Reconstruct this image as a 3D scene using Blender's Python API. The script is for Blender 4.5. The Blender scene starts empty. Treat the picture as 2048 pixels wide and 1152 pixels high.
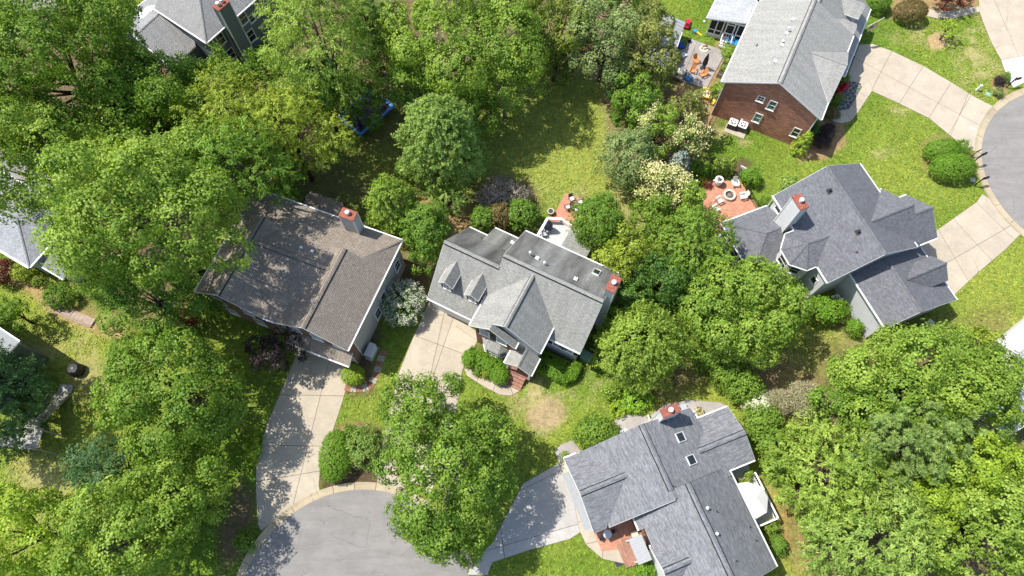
import bpy, math, random
import numpy as np
from mathutils import Vector
R = math.radians
S = bpy.context.scene
C = S.collection
# ------------------------------------------------------------------ camera, sky, sun, exposure
CAM_H, TILT, FPX = 70.0, R(22.0), 1365.0
cam = bpy.data.objects.new('camera', bpy.data.cameras.new('camera'))
C.objects.link(cam)
cam.location = (0, 0, CAM_H); cam.rotation_euler = (TILT, 0, 0)
cam.data.sensor_width = 36.0; cam.data.lens = FPX/2048*36.0
cam.data.clip_start = 0.5; cam.data.clip_end = 3000
S.camera = cam
SUN_EL, SUN_X, SUN_Y = R(59), -0.955, 0.297
w = bpy.data.worlds.new('World'); S.world = w; w.use_nodes = True
nt = w.node_tree; nt.nodes.clear()
sky = nt.nodes.new('ShaderNodeTexSky'); sky.sky_type = 'NISHITA'; sky.sun_disc = False
sky.sun_elevation = SUN_EL; sky.sun_rotation = math.atan2(SUN_X, SUN_Y)
sky.air_density = 1.0; sky.dust_density = 1.2
bg = nt.nodes.new('ShaderNodeBackground'); bg.inputs[1].default_value = 0.15
out = nt.nodes.new('ShaderNodeOutputWorld')
nt.links.new(sky.outputs[0], bg.inputs[0]); nt.links.new(bg.outputs[0], out.inputs[0])
sl = bpy.data.lights.new('sun', 'SUN'); sl.energy = 4.6; sl.angle = R(0.53); sl.color = (1.0, 0.955, 0.88)
so = bpy.data.objects.new('sun', sl); C.objects.link(so); so.location = (-60, 20, 120)
sd = Vector((SUN_X*math.cos(SUN_EL), SUN_Y*math.cos(SUN_EL), math.sin(SUN_EL)))
so.rotation_euler = (-sd).to_track_quat('-Z', 'Y').to_euler()
S.view_settings.view_transform = 'Standard'; S.view_settings.look = 'None'
S.view_settings.exposure = 0.54; S.view_settings.gamma = 1.0
S.view_settings.use_curve_mapping = False
S.render.engine = 'CYCLES'
S.cycles.max_bounces = 6; S.cycles.diffuse_bounces = 3; S.cycles.glossy_bounces = 2
S.cycles.transmission_bounces = 3; S.cycles.transparent_max_bounces = 4
S.cycles.use_denoising = True

# ------------------------------------------------------------------ geometry helpers
CT, ST = math.cos(TILT), math.sin(TILT)
def at(px, py, z=0.0):
    """world point at height z that the surveyed photo coordinate (2048 x 1152) lies over"""
    x, y = px-1024.0, 576.0-py
    d = np.array([x, CT*y+ST*FPX, ST*y-CT*FPX]); t = (z-CAM_H)/d[2]
    return np.array([d[0]*t, d[1]*t, z])
def mpp(px, py, z=0.0):
    p = at(px, py, z)-np.array([0, 0, CAM_H])
    return float(ST*p[1]-CT*p[2])/FPX          # metres per photo pixel there
def gxy(pts, z=0.0): return [tuple(at(a, b, z)[:2]) for a, b in pts]
def nrm(v): v = np.asarray(v, float); return v/(np.linalg.norm(v)+1e-12)

class MB:
    def __init__(s): s.v = []; s.f = []; s.m = []
    def face(s, pts, m=0):
        i = len(s.v); s.v += [tuple(float(c) for c in p) for p in pts]; s.f.append(tuple(range(i, i+len(pts)))); s.m.append(m)
    def solid(s, bot, top, m=0, mt=None, cap=True, base=False):
        n = len(bot); i = len(s.v)
        s.v += [tuple(float(c) for c in p) for p in bot]+[tuple(float(c) for c in p) for p in top]
        for k in range(n):
            s.f.append((i+k, i+(k+1) % n, i+n+(k+1) % n, i+n+k)); s.m.append(m)
        if cap: s.f.append(tuple(i+n+k for k in range(n))); s.m.append(m if mt is None else mt)
        if base: s.f.append(tuple(i+k for k in reversed(range(n)))); s.m.append(m)
    def prism(s, xy, z0, z1, m=0, mt=None, cap=True, base=False):
        a = 0.5*sum(xy[k][0]*xy[(k+1) % len(xy)][1]-xy[(k+1) % len(xy)][0]*xy[k][1] for k in range(len(xy)))
        if a < 0: xy = list(reversed(xy))
        s.solid([(p[0], p[1], z0) for p in xy], [(p[0], p[1], z1) for p in xy], m, mt, cap, base)
    def box(s, x0, x1, y0, y1, z0, z1, m=0):
        s.prism([(x0, y0), (x1, y0), (x1, y1), (x0, y1)], z0, z1, m, base=True)
    def obox(s, c, ax, ay, az, m=0):
        """box from centre and three half-axis vectors"""
        c, ax, ay, az = (np.asarray(q, float) for q in (c, ax, ay, az))
        b = [c-ax-ay-az, c+ax-ay-az, c+ax+ay-az, c-ax+ay-az]
        if np.dot(np.cross(ax, ay), az) < 0: b = b[::-1]
        s.solid(b, [q+2*az for q in b], m, base=True)
    def bar(s, a, b, w, h=None, m=0, up=(0, 0, 1)):
        a, b = np.asarray(a, float), np.asarray(b, float); h = w if h is None else h
        d = b-a; L = np.linalg.norm(d); d = d/L
        side = np.cross(d, up)
        if np.linalg.norm(side) < 1e-3: side = np.cross(d, (1, 0, 0))
        side = nrm(side); u = np.cross(side, d)
        s.obox((a+b)/2, d*L/2, side*w/2, u*h/2, m)
    def tube(s, pts, rad, n=8, m=0, cap=True):
        pts = [np.asarray(p, float) for p in pts]; rings = []
        for k, p in enumerate(pts):
            d = nrm(pts[min(k+1, len(pts)-1)]-pts[max(k-1, 0)])
            a = np.cross(d, (0, 0, 1)) if abs(d[2]) < .95 else np.cross(d, (1, 0, 0))
            a = nrm(a); b = np.cross(d, a); r = rad[k] if hasattr(rad, '__len__') else rad
            i = len(s.v)
            for q in range(n):
                t = 2*math.pi*q/n; s.v.append(tuple(p+r*(math.cos(t)*a+math.sin(t)*b)))
            rings.append(i)
        for i, j in zip(rings, rings[1:]):
            for q in range(n): s.f.append((i+q, j+q, j+(q+1) % n, i+(q+1) % n)); s.m.append(m)
        if cap:
            s.f.append(tuple(rings[0]+q for q in range(n))); s.m.append(m)
            s.f.append(tuple(rings[-1]+q for q in reversed(range(n)))); s.m.append(m)
    def lathe(s, prof, c=(0, 0, 0), n=14, m=0):
        rings = []
        for r, z in prof:
            i = len(s.v)
            for q in range(n):
                t = 2*math.pi*q/n; s.v.append((c[0]+r*math.cos(t), c[1]+r*math.sin(t), c[2]+z))
            rings.append(i)
        for i, j in zip(rings, rings[1:]):
            for q in range(n): s.f.append((i+q, i+(q+1) % n, j+(q+1) % n, j+q)); s.m.append(m)
        s.f.append(tuple(rings[-1]+q for q in range(n))); s.m.append(m)
        s.f.append(tuple(rings[0]+q for q in reversed(range(n)))); s.m.append(m)
    def mesh(s, name, mats, smooth=False):
        me = bpy.data.meshes.new(name); me.from_pydata(s.v, [], s.f)
        for mt in mats: me.materials.append(mt)
        me.polygons.foreach_set('material_index', s.m)
        if smooth: me.polygons.foreach_set('use_smooth', [True]*len(s.f))
        uv = me.uv_layers.new(name='UVMap'); V = np.array(s.v); co = []
        for f in s.f:
            P = V[list(f)]; n = np.zeros(3)
            for k in range(len(P)):
                a, b = P[k]-P[0], P[(k+1) % len(P)]-P[0]; n = n+np.cross(a, b)
            n = nrm(n)
            if abs(n[2]) > .995: h, g = np.array([1., 0, 0]), np.array([0, 1., 0])
            else: h = nrm(np.cross((0, 0, 1), n)); g = np.cross(n, h)
            co.append(np.c_[P@h, P@g])
        uv.data.foreach_set('uv', np.concatenate(co).ravel().astype(np.float32))
        me.update(); return me
    def build(s, name, mats, parent=None, smooth=False):
        if not isinstance(mats, (list, tuple)): mats = [mats]
        return link(name, s.mesh(name, mats, smooth), parent)
def link(name, data, parent=None):
    o = bpy.data.objects.new(name, data); C.objects.link(o)
    if parent is not None: o.parent = parent
    return o
def tag(o, label=None, cat=None, group=None, kind=None):
    if label: o['label'] = label
    if cat: o['category'] = cat
    if group: o['group'] = group
    if kind: o['kind'] = kind
    return o
def thing(name, label, cat, loc=(0, 0, 0), rz=0.0, group=None):
    o = bpy.data.objects.new(name, None); C.objects.link(o); o.empty_display_size = .3
    o.location = tuple(float(c) for c in loc); o.rotation_euler = (0, 0, rz)
    return tag(o, label, cat, group)
def dup(root, loc, rz, label=None):
    r = root.copy(); C.objects.link(r); r.location = tuple(float(c) for c in loc); r.rotation_euler = (0, 0, rz)
    if label: r['label'] = label
    for ch in list(root.children):
        c = ch.copy(); C.objects.link(c); c.parent = r
        for g in list(ch.children):
            d = g.copy(); C.objects.link(d); d.parent = c
    return r
def inset(xy, d):
    n = len(xy); a = sum(xy[k][0]*xy[(k+1) % n][1]-xy[(k+1) % n][0]*xy[k][1] for k in range(n))
    P = [np.array(p, float) for p in (xy if a > 0 else xy[::-1])]
    P = [p for k, p in enumerate(P) if np.linalg.norm(p-P[k-1]) > .02]; n = len(P)
    if n < 3: return []
    res = []
    for k in range(n):
        e0, e1 = nrm(P[k]-P[k-1]), nrm(P[(k+1) % n]-P[k])
        n0, n1 = np.array([-e0[1], e0[0]]), np.array([-e1[1], e1[0]])
        b = n0+n1; L = np.dot(b, b)
        res.append(tuple(P[k]+b*(2*d/max(L, .6))))
    return res
def cut(poly, p, q):
    """split polygon by the line p-q into (left, right)"""
    p, q = np.array(p), np.array(q); d = q-p; L, Rr = [], []
    sd = [d[0]*(v[1]-p[1])-d[1]*(v[0]-p[0]) for v in poly]; n = len(poly)
    for k in range(n):
        a, b = np.array(poly[k]), np.array(poly[(k+1) % n]); sa, sb = sd[k], sd[(k+1) % n]
        if sa >= 0: L.append(tuple(a))
        if sa <= 0: Rr.append(tuple(a))
        if sa*sb < 0:
            x = tuple(a+(b-a)*sa/(sa-sb)); L.append(x); Rr.append(x)
    return L, Rr
def cutmany(polys, lines):
    for p, q in lines:
        nx = []
        for po in polys:
            for h in cut(po, p, q):
                if len(h) >= 3 and abs(area(h)) > .05: nx.append(h)
        polys = nx
    return polys
def area(h): return .5*sum(h[k][0]*h[(k+1) % len(h)][1]-h[(k+1) % len(h)][0]*h[k][1] for k in range(len(h)))

# ------------------------------------------------------------------ materials
class NT:
    def __init__(s, name):
        s.m = bpy.data.materials.new(name); s.m.use_nodes = True; s.t = s.m.node_tree; s.t.nodes.clear()
        s.o = s.n('ShaderNodeOutputMaterial'); s.b = s.n('ShaderNodeBsdfPrincipled'); s.l(s.b.outputs[0], s.o.inputs[0])
    def n(s, k, **kw):
        x = s.t.nodes.new(k)
        for a, b in kw.items(): setattr(x, a, b)
        return x
    def l(s, a, b): s.t.links.new(a, b)
    def noise(s, vec, scale, detail=4, rough=.6):
        x = s.n('ShaderNodeTexNoise'); x.inputs['Scale'].default_value = scale; x.inputs['Detail'].default_value = detail
        x.inputs['Roughness'].default_value = rough
        if vec is not None: s.l(vec, x.inputs['Vector'])
        return x.outputs[0]
    def ramp(s, fac, stops):
        x = s.n('ShaderNodeValToRGB'); e = x.color_ramp.elements
        while len(e) < len(stops): e.new(.5)
        for q, (p, c) in zip(e, stops):
            q.position = p; q.color = tuple(c)+(1,) if hasattr(c, '__len__') else (c, c, c, 1)
        s.l(fac, x.inputs[0]); return x.outputs[0]
    def mix(s, fac, a, b, mode='MIX'):
        x = s.n('ShaderNodeMix', data_type='RGBA', blend_type=mode)
        for v, i in ((fac, 0), (a, 6), (b, 7)):
            if hasattr(v, 'links'): s.l(v, x.inputs[i])
            elif hasattr(v, '__len__'): x.inputs[i].default_value = tuple(v)+(1,)
            else: x.inputs[i].default_value = v if i == 0 else (v, v, v, 1)
        return x.outputs[2]
    def math(s, op, a, b=0.0):
        x = s.n('ShaderNodeMath', operation=op)
        for v, i in ((a, 0), (b, 1)):
            if hasattr(v, 'links'): s.l(v, x.inputs[i])
            else: x.inputs[i].default_value = v
        return x.outputs[0]
    def obj(s): return s.n('ShaderNodeTexCoord').outputs['Object']
    def uv(s): return s.n('ShaderNodeTexCoord').outputs['UV']
    def wpos(s): return s.n('ShaderNodeNewGeometry').outputs['Position']
    def rnd(s): return s.n('ShaderNodeObjectInfo').outputs['Random']
    def scale(s, vec, x, y, z=1):
        m = s.n('ShaderNodeMapping'); m.inputs['Scale'].default_value = (x, y, z); s.l(vec, m.inputs[0]); return m.outputs[0]
    def bump(s, h, st=.4, d=.02):
        x = s.n('ShaderNodeBump'); x.inputs['Strength'].default_value = st; x.inputs['Distance'].default_value = d
        s.l(h, x.inputs['Height']); s.l(x.outputs[0], s.b.inputs['Normal'])
    def fin(s, col, rough=.8, spec=.3, metal=0):
        if hasattr(col, 'links'): s.l(col, s.b.inputs['Base Color'])
        else: s.b.inputs['Base Color'].default_value = tuple(col)+(1,)
        s.b.inputs['Roughness'].default_value = rough; s.b.inputs['Specular IOR Level'].default_value = spec
        s.b.inputs['Metallic'].default_value = metal
        return s.m
def m_plain(name, col, rough=.6, spec=.35, var=.12, metal=0, sc=3.0):
    t = NT(name); n = t.noise(t.obj(), sc, 5)
    f = t.ramp(n, [(.3, 1-var), (.7, 1+var*.6)])
    return t.fin(t.mix(1.0, col, f, 'MULTIPLY'), rough, spec, metal)
def m_shingle(name, c1, c2, dark, wid=.31, row=.145, stain=None, blot=.14, mort=.011, streaks=None, run=.1):
    t = NT(name); uv = t.uv(); b = t.n('ShaderNodeTexBrick'); t.l(uv, b.inputs['Vector'])
    b.inputs['Color1'].default_value = c1+(1,); b.inputs['Color2'].default_value = c2+(1,); b.inputs['Mortar'].default_value = dark+(1,)
    b.inputs['Scale'].default_value = 1; b.inputs['Mortar Size'].default_value = mort; b.inputs['Mortar Smooth'].default_value = .3
    b.inputs['Brick Width'].default_value = wid; b.inputs['Row Height'].default_value = row; b.inputs['Bias'].default_value = 0
    b.offset = .37; b.offset_frequency = 2
    col = b.outputs[0]
    tab = t.noise(t.scale(uv, 3.2, 6.9), 1.0, 2, .7)
    col = t.mix(1.0, col, t.ramp(tab, [(.3, .78), (.7, 1.22)]), 'MULTIPLY')
    col = t.mix(1.0, col, t.ramp(t.noise(t.obj(), .55, 6, .65), [(.32, 1-blot), (.7, 1+blot*.7)]), 'MULTIPLY')
    col = t.mix(1.0, col, t.ramp(t.noise(t.scale(uv, 1.4, .16), 1.0, 5, .6), [(.36, 1-run), (.62, 1+run*.4)]), 'MULTIPLY')
    if stain:
        sc, amt = stain
        sn = t.noise(t.scale(uv, .55, .12), 1.0, 5, .62)
        msk = t.ramp(sn, [(.30, 0.0), (.62, 1.0)])
        if streaks:                    # clean run-off streaks below the metal vents
            sx = t.n('ShaderNodeSeparateXYZ'); t.l(uv, sx.inputs[0])
            for (u, wd) in streaks:
                dd = t.math('ABSOLUTE', t.math('SUBTRACT', sx.outputs[0], u))
                k = t.ramp(t.math('ADD', t.math('DIVIDE', dd, wd), t.math('MULTIPLY', tab, .5)), [(.25, .1), (1.0, 1.0)])
                msk = t.mix(1.0, msk, k, 'MULTIPLY')
        col = t.mix(t.math('MULTIPLY', msk, amt), col, sc)
    gr = t.noise(t.obj(), 26.0, 3, .8)
    col = t.mix(1.0, col, t.ramp(gr, [(.25, .84), (.75, 1.16)]), 'MULTIPLY')
    t.bump(t.math('ADD', t.math('MULTIPLY', b.outputs['Fac'], -1.0), t.math('MULTIPLY', gr, .5)), .5, .02)
    return t.fin(col, .92, .2)
def m_brick(name, c1, c2, mortar, wid=.215, row=.072, blot=.2):
    t = NT(name); uv = t.uv(); b = t.n('ShaderNodeTexBrick'); t.l(uv, b.inputs['Vector'])
    b.inputs['Color1'].default_value = c1+(1,); b.inputs['Color2'].default_value = c2+(1,); b.inputs['Mortar'].default_value = mortar+(1,)
    b.inputs['Scale'].default_value = 1; b.inputs['Mortar Size'].default_value = .008; b.inputs['Mortar Smooth'].default_value = .2
    b.inputs['Brick Width'].default_value = wid; b.inputs['Row Height'].default_value = row; b.inputs['Bias'].default_value = -.1
    col = t.mix(1.0, b.outputs[0], t.ramp(t.noise(t.scale(uv, 1.1, 4.2), 1.0, 5, .7), [(.32, 1-blot), (.68, 1+blot*1.1)]), 'MULTIPLY')
    col = t.mix(1.0, col, t.ramp(t.noise(t.obj(), .4, 3), [(.3, .85), (.7, 1.12)]), 'MULTIPLY')
    t.bump(t.math('MULTIPLY', b.outputs['Fac'], -1.0), .5, .01)
    return t.fin(col, .85, .25)
def m_siding(name, col, row=.16):
    t = NT(name); sx = t.n('ShaderNodeSeparateXYZ'); t.l(t.uv(), sx.inputs[0])
    f = t.math('FRACT', t.math('DIVIDE', sx.outputs[1], row))
    c = t.mix(1.0, col, t.ramp(f, [(0, .72), (.1, 1.0)]), 'MULTIPLY')
    c = t.mix(1.0, c, t.ramp(t.noise(t.obj(), .8, 5), [(.3, .9), (.7, 1.05)]), 'MULTIPLY')
    t.bump(f, .5, .02); return t.fin(c, .55, .35)
def m_concrete(name, col, blot=.16, stain=(.32, .25, .19)):
    t = NT(name); p = t.wpos()
    c = t.mix(1.0, col, t.ramp(t.noise(p, .5, 7, .65), [(.3, 1-blot), (.7, 1+blot*.5)]), 'MULTIPLY')
    c = t.mix(1.0, c, t.ramp(t.noise(p, 3.5, 6, .7), [(.3, .9), (.7, 1.07)]), 'MULTIPLY')
    c = t.mix(1.0, c, t.ramp(t.rnd(), [(0, .93), (1, 1.05)]), 'MULTIPLY')
    c = t.mix(t.ramp(t.noise(p, 1.7, 8, .75), [(.55, 0.0), (.75, .5)]), c, stain)
    v = t.n('ShaderNodeTexVoronoi', feature='DISTANCE_TO_EDGE'); v.inputs['Scale'].default_value = .17
    dis = t.mix(.08, p, t.n('ShaderNodeTexNoise').outputs[1]); t.l(dis, v.inputs['Vector'])
    cr = t.math('MULTIPLY', t.math('LESS_THAN', v.outputs[0], .0022), t.math('GREATER_THAN', t.noise(p, .25, 2), .53))
    c = t.mix(t.math('MULTIPLY', cr, .55), c, (.12, .1, .08))
    t.bump(t.noise(p, 14, 4), .2, .01); return t.fin(c, .88, .25)
def m_asphalt(name, col):
    t = NT(name); p = t.wpos()
    c = t.mix(1.0, col, t.ramp(t.noise(p, .35, 7, .7), [(.3, .86), (.7, 1.1)]), 'MULTIPLY')
    sw = t.noise(t.scale(p, .25, 1.3), .8, 6, .7)
    c = t.mix(1.0, c, t.ramp(sw, [(.35, .87), (.6, 1.05)]), 'MULTIPLY')
    c = t.mix(1.0, c, t.ramp(t.noise(p, 9, 6, .8), [(.3, .84), (.7, 1.14)]), 'MULTIPLY')
    c = t.mix(t.ramp(t.noise(p, .9, 8, .75), [(.58, 0.0), (.72, .55)]), c, (.1, .095, .09))
    c = t.mix(t.ramp(t.noise(t.scale(p, .5, 2.2), 1.3, 7, .7), [(.66, 0.0), (.74, .35)]), c, (.42, .38, .34))
    v = t.n('ShaderNodeTexVoronoi', feature='DISTANCE_TO_EDGE'); v.inputs['Scale'].default_value = .22
    wob = t.n('ShaderNodeTexNoise'); wob.inputs['Scale'].default_value = 1.2; t.l(p, wob.inputs['Vector']); t.l(t.mix(.25, p, wob.outputs[1], 'ADD'), v.inputs['Vector'])
    cr = t.math('MULTIPLY', t.math('LESS_THAN', v.outputs[0], .004), t.math('GREATER_THAN', t.noise(p, .3, 3), .52))
    c = t.mix(t.math('MULTIPLY', cr, .5), c, (.08, .075, .07))
    t.bump(t.noise(p, 20, 4), .3, .01); return t.fin(c, .9, .25)
def m_leaf(name, dark, light, trans=.35, spec=.16):
    t = NT(name); a = t.n('ShaderNodeAttribute', attribute_name='tint')
    col = t.mix(t.ramp(a.outputs['Fac'], [(.08, 0.0), (.95, 1.0)]), dark, light)
    t.l(col, t.b.inputs['Base Color']); t.b.inputs['Roughness'].default_value = .45
    t.b.inputs['Specular IOR Level'].default_value = spec
    tr = t.n('ShaderNodeBsdfTranslucent'); t.l(t.mix(1.0, col, (1.45, 1.4, .65), 'MULTIPLY'), tr.inputs[0])
    ms = t.n('ShaderNodeMixShader'); ms.inputs[0].default_value = trans
    t.l(t.b.outputs[0], ms.inputs[1]); t.l(tr.outputs[0], ms.inputs[2]); t.l(ms.outputs[0], t.o.inputs[0])
    return t.m
def m_glass(name, col=(.02, .028, .03)):
    t = NT(name); return t.fin(t.mix(1.0, col, t.ramp(t.noise(t.obj(), 1.2, 3), [(.3, .5), (.7, 1.8)]), 'MULTIPLY'), .08, .6)

M = {}
M['white'] = m_plain('white_paint', (.78, .78, .76), .45, .4, .08)
M['offwhite'] = m_plain('offwhite_paint', (.66, .66, .64), .5, .35, .1)
M['soffit'] = m_plain('soffit', (.6, .6, .58), .6, .3, .06)
M['glass'] = m_glass('window_glass')
M['glass_green'] = m_glass('window_glass_green', (.1, .16, .13))
M['black'] = m_plain('black_metal', (.012, .012, .014), .45, .4, .3)
M['dark'] = m_plain('dark_grey', (.04, .04, .043), .6, .3, .2)
M['shutter'] = m_plain('shutter_black', (.016, .017, .02), .5, .35, .2)
M['steel'] = m_plain('galvanised', (.55, .56, .57), .35, .5, .1, .4)
M['vent'] = m_plain('vent_white', (.72, .73, .73), .4, .4, .1)
M['rust'] = m_plain('rusty_chimney_cap', (.29, .095, .065), .75, .25, .4, 0, 5)
M['wood'] = m_plain('weathered_wood', (.3, .25, .2), .8, .2, .3, 0, 6)
M['bark'] = m_plain('bark', (.11, .085, .065), .9, .15, .4, 0, 8)
M['bark_pale'] = m_plain('pale_bark', (.3, .27, .23), .9, .15, .3, 0, 8)
M['deckgrey'] = m_siding('grey_deck_boards', (.44, .44, .43), .14)
M['brickred'] = m_brick('red_brick', (.2, .075, .045), (.28, .115, .07), (.3, .25, .21))
M['brickdark'] = m_brick('dark_brick', (.33, .112, .066), (.48, .2, .13), (.4, .31, .25), .24, .085, .42)
M['brickhome'] = m_brick('clay_brick', (.25, .095, .055), (.34, .14, .085), (.36, .3, .25))
M['patio'] = m_brick('patio_brick', (.42, .17, .1), (.52, .25, .16), (.4, .26, .19), .2, .1, .12)
M['concrete'] = m_concrete('concrete', (.435, .375, .29))
M['concrete_new'] = m_concrete('new_concrete', (.62, .6, .58), .06)
M['concrete_grey'] = m_concrete('grey_concrete', (.42, .4, .37))
M['kerb'] = m_concrete('kerb_concrete', (.43, .355, .24), .2)
M['joint'] = m_plain('joint_dirt', (.13, .1, .065), .95, .1, .3)
M['asphalt'] = m_asphalt('asphalt', (.235, .222, .208))
M['gravel'] = m_concrete('grey_gravel', (.34, .31, .29), .25)
M['slate'] = m_plain('blue_slate', (.075, .08, .095), .7, .3, .35, 0, 2)
M['mortar'] = m_plain('pale_mortar', (.42, .41, .38), .9, .2, .2)
M['stone'] = m_plain('pale_stone', (.52, .48, .42), .85, .2, .2)
M['ash'] = m_plain('ash', (.08, .065, .055), .95, .1, .5, 0, 12)
M['metal_roof'] = m_plain('grey_metal_roof', (.29, .3, .31), .45, .4, .1)
M['siding_grey'] = m_siding('grey_siding', (.42, .42, .41))
M['siding_white'] = m_siding('white_siding', (.74, .74, .73))
M['siding_pale'] = m_siding('pale_blue_siding', (.5, .52, .54))
M['siding_lilac'] = m_siding('lilac_white_siding', (.66, .67, .7))
M['siding_slate'] = m_siding('slate_siding', (.15, .18, .2))
# ------------------------------------------------------------------ ground
def vnoise(x, y, scale, seed, octv=4):
    g = np.random.default_rng(seed); tot = np.zeros_like(x); amp, nrmz = 1.0, 0.0
    for o in range(octv):
        T = g.random((64, 64)); X, Y = x*scale+50, y*scale+50
        i, j = np.floor(X).astype(int), np.floor(Y).astype(int); fx, fy = X-i, Y-j
        fx, fy = fx*fx*(3-2*fx), fy*fy*(3-2*fy)
        a = T[i % 64, j % 64]; b = T[(i+1) % 64, j % 64]; c = T[i % 64, (j+1) % 64]; d = T[(i+1) % 64, (j+1) % 64]
        tot += amp*(a*(1-fx)*(1-fy)+b*fx*(1-fy)+c*(1-fx)*fy+d*fx*fy); nrmz += amp; amp *= .55; scale *= 2.03
    return tot/nrmz
def poly_sd(x, y, poly):
    """signed distance, negative inside"""
    d = np.full_like(x, 1e9); ins = np.zeros(x.shape, bool); n = len(poly)
    for k in range(n):
        ax, ay = poly[k]; bx, by = poly[(k+1) % n]
        t = np.clip(((x-ax)*(bx-ax)+(y-ay)*(by-ay))/((bx-ax)**2+(by-ay)**2+1e-9), 0, 1)
        d = np.minimum(d, np.hypot(x-ax-t*(bx-ax), y-ay-t*(by-ay)))
        ins ^= ((ay > y) != (by > y)) & (x < (bx-ax)*(y-ay)/(by-ay+1e-12)+ax)
    return np.where(ins, -d, d)
GX0, GX1, GY0, GY1, GS = -84.0, 92.0, -14.0, 88.0, .4
gx, gy = np.meshgrid(np.arange(GX0, GX1+.01, GS), np.arange(GY0, GY1+.01, GS), indexing='ij')
VIV, YEL, OLI = np.array([.12, .195, .02]), np.array([.25, .285, .045]), np.array([.24, .275, .05])
TAN, MUL, PINE, DIRT = np.array([.42, .33, .17]), np.array([.15, .095, .06]), np.array([.36, .23, .115]), np.array([.2, .125, .085])
col = np.ones(gx.shape+(3,))*VIV
n1, n2, n3 = vnoise(gx, gy, .11, 1), vnoise(gx, gy, .45, 2), vnoise(gx, gy, 1.1, 3, 3)
def blend(c, wgt): col[:] = col*(1-wgt[..., None])+np.asarray(c)*wgt[..., None]
def patch(px, c, soft=.5, rough=1.2, amt=1.0, nz=None):
    """natural ground colour c inside the surveyed outline, with a ragged edge"""
    sd = poly_sd(gx, gy, gxy(px))+(n2-.5)*rough*2+(n3-.5)*rough
    wgt = np.clip(.5-sd/soft*.5, 0, 1)*amt
    if nz is not None: wgt = wgt*np.clip((n3-nz)*4+.5, 0, 1)
    blend(c, wgt)
def ell(cx, cy, rx, ry, n=20): return [(cx+rx*math.cos(2*math.pi*k/n), cy+ry*math.sin(2*math.pi*k/n)) for k in range(n)]
blend(YEL, np.clip((n1-.5)*2.2+.2, 0, .45))
# yards
patch([(930, 170), (1200, 130), (1260, 300), (1270, 490), (1130, 400), (1040, 420), (940, 420)], OLI, 3, .8)
patch([(0, 560), (60, 545), (240, 640), (240, 960), (100, 1080), (0, 1080)], YEL, 3, 1, .8)
patch([(1540, 580), (1720, 640), (1660, 790), (1500, 800), (1480, 690)], YEL, 3, 1, .8)
patch([(1280, 700), (1480, 800), (1600, 960), (1640, 1160), (1560, 1160), (1500, 900), (1300, 830)], YEL, 2, 1, .9)
patch([(1900, 520), (2060, 470), (2060, 700), (1900, 660)], YEL, 3, 1, .75)
patch([(1540, 300), (1660, 320), (1840, 330), (1960, 380), (1880, 460), (1700, 420), (1520, 420)], YEL, 3, 1, .45)
patch([(660, 790), (770, 740), (1000, 800), (1140, 790), (1250, 830), (1100, 900), (900, 960), (680, 880)], YEL, 2, 1, .5)
# worn and dry places
patch(ell(1092, 832, 36, 34), np.array([.4, .29, .17]), .6, .7, .9); patch(ell(1085, 790, 60, 38), TAN, 1.2, 1.6, .85, .52)
patch(ell(1050, 760, 40, 22), TAN, 1.2, 1.4, .6, .5); patch(ell(1150, 770, 60, 30), TAN, 2, 1.4, .5, .54)
patch(ell(1765, 308, 22, 12), TAN, .6, .8, .9, .45); patch(ell(1798, 222, 20, 8), TAN, .6, .8, .6, .5)
patch(ell(1945, 90, 30, 50), TAN, 2, 1.4, .75, .5); patch(ell(1830, 70, 50, 22), TAN, 2, 1.4, .5, .52); patch(ell(1960, 150, 40, 30), TAN, 2, 1.4, .5, .52)
patch(ell(1490, 286, 12, 5), TAN, .5, .5, .8); patch(ell(1435, 265, 22, 14), TAN, 1, .8, .7, .45)
patch(ell(60, 700, 60, 20), TAN, 1.5, 1, .6); patch(ell(180, 700, 40, 60), TAN, 2, 1.5, .45, .5); patch(ell(80, 970, 50, 50), TAN, 2, 1.5, .6)
patch(ell(170, 760, 30, 20), TAN, 1.2, 1, .6); patch(ell(1200, 150, 12, 16), TAN, 1, .8, .6)
patch([(1225, 130), (1240, 300), (1290, 480), (1250, 490), (1215, 330), (1205, 160)], TAN*.8, 1.0, .6, .55)
patch(ell(1120, 390, 60, 14), TAN, 1.2, 1, .5, .48); patch(ell(1700, 690, 60, 20), TAN*.9, 1.5, 1, .5, .5)
patch([(1510, 910), (1560, 960), (1620, 1060), (1660, 1160), (1600, 1160), (1540, 1050)], TAN*np.array([1, .8, .55]), 1.0, .8, .75, .42)
# planting beds, mulch and pine straw
patch([(800, 350), (880, 350), (950, 430), (930, 480), (880, 560), (800, 500), (780, 460)], PINE, 1, .8, .95)
patch([(690, 130), (760, 180), (830, 240), (840, 370), (740, 420), (600, 420), (560, 380), (700, 300)], DIRT*.8, 2, 1, .6)
patch([(720, 290), (790, 280), (810, 350), (760, 380), (710, 350)], YEL*.9, 1.5, 1, .7)
patch([(950, 370), (1060, 360), (1080, 420), (1060, 470), (940, 470)], MUL, 1, .8, .9)
patch([(800, 500), (870, 520), (850, 620), (800, 640), (780, 560)], MUL, .7, .6, .9)
patch([(730, 640), (760, 660), (745, 790), (690, 790), (690, 730)], MUL*.8, .5, .4, .95)
patch([(630, 870), (690, 845), (740, 850), (790, 880), (770, 975), (700, 972), (640, 990)], MUL*.75, .4, .3, 1)
patch([(640, 880), (680, 850), (720, 850), (720, 870), (660, 890)], PINE*.9, .4, .4, .9)
patch([(480, 960), (512, 1000), (512, 1060), (480, 1120), (440, 1160), (430, 1060)], MUL, .6, .5, .9)
patch([(940, 690), (1030, 720), (1050, 770), (1010, 780), (930, 735)], MUL, .4, .3, .9)
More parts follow.
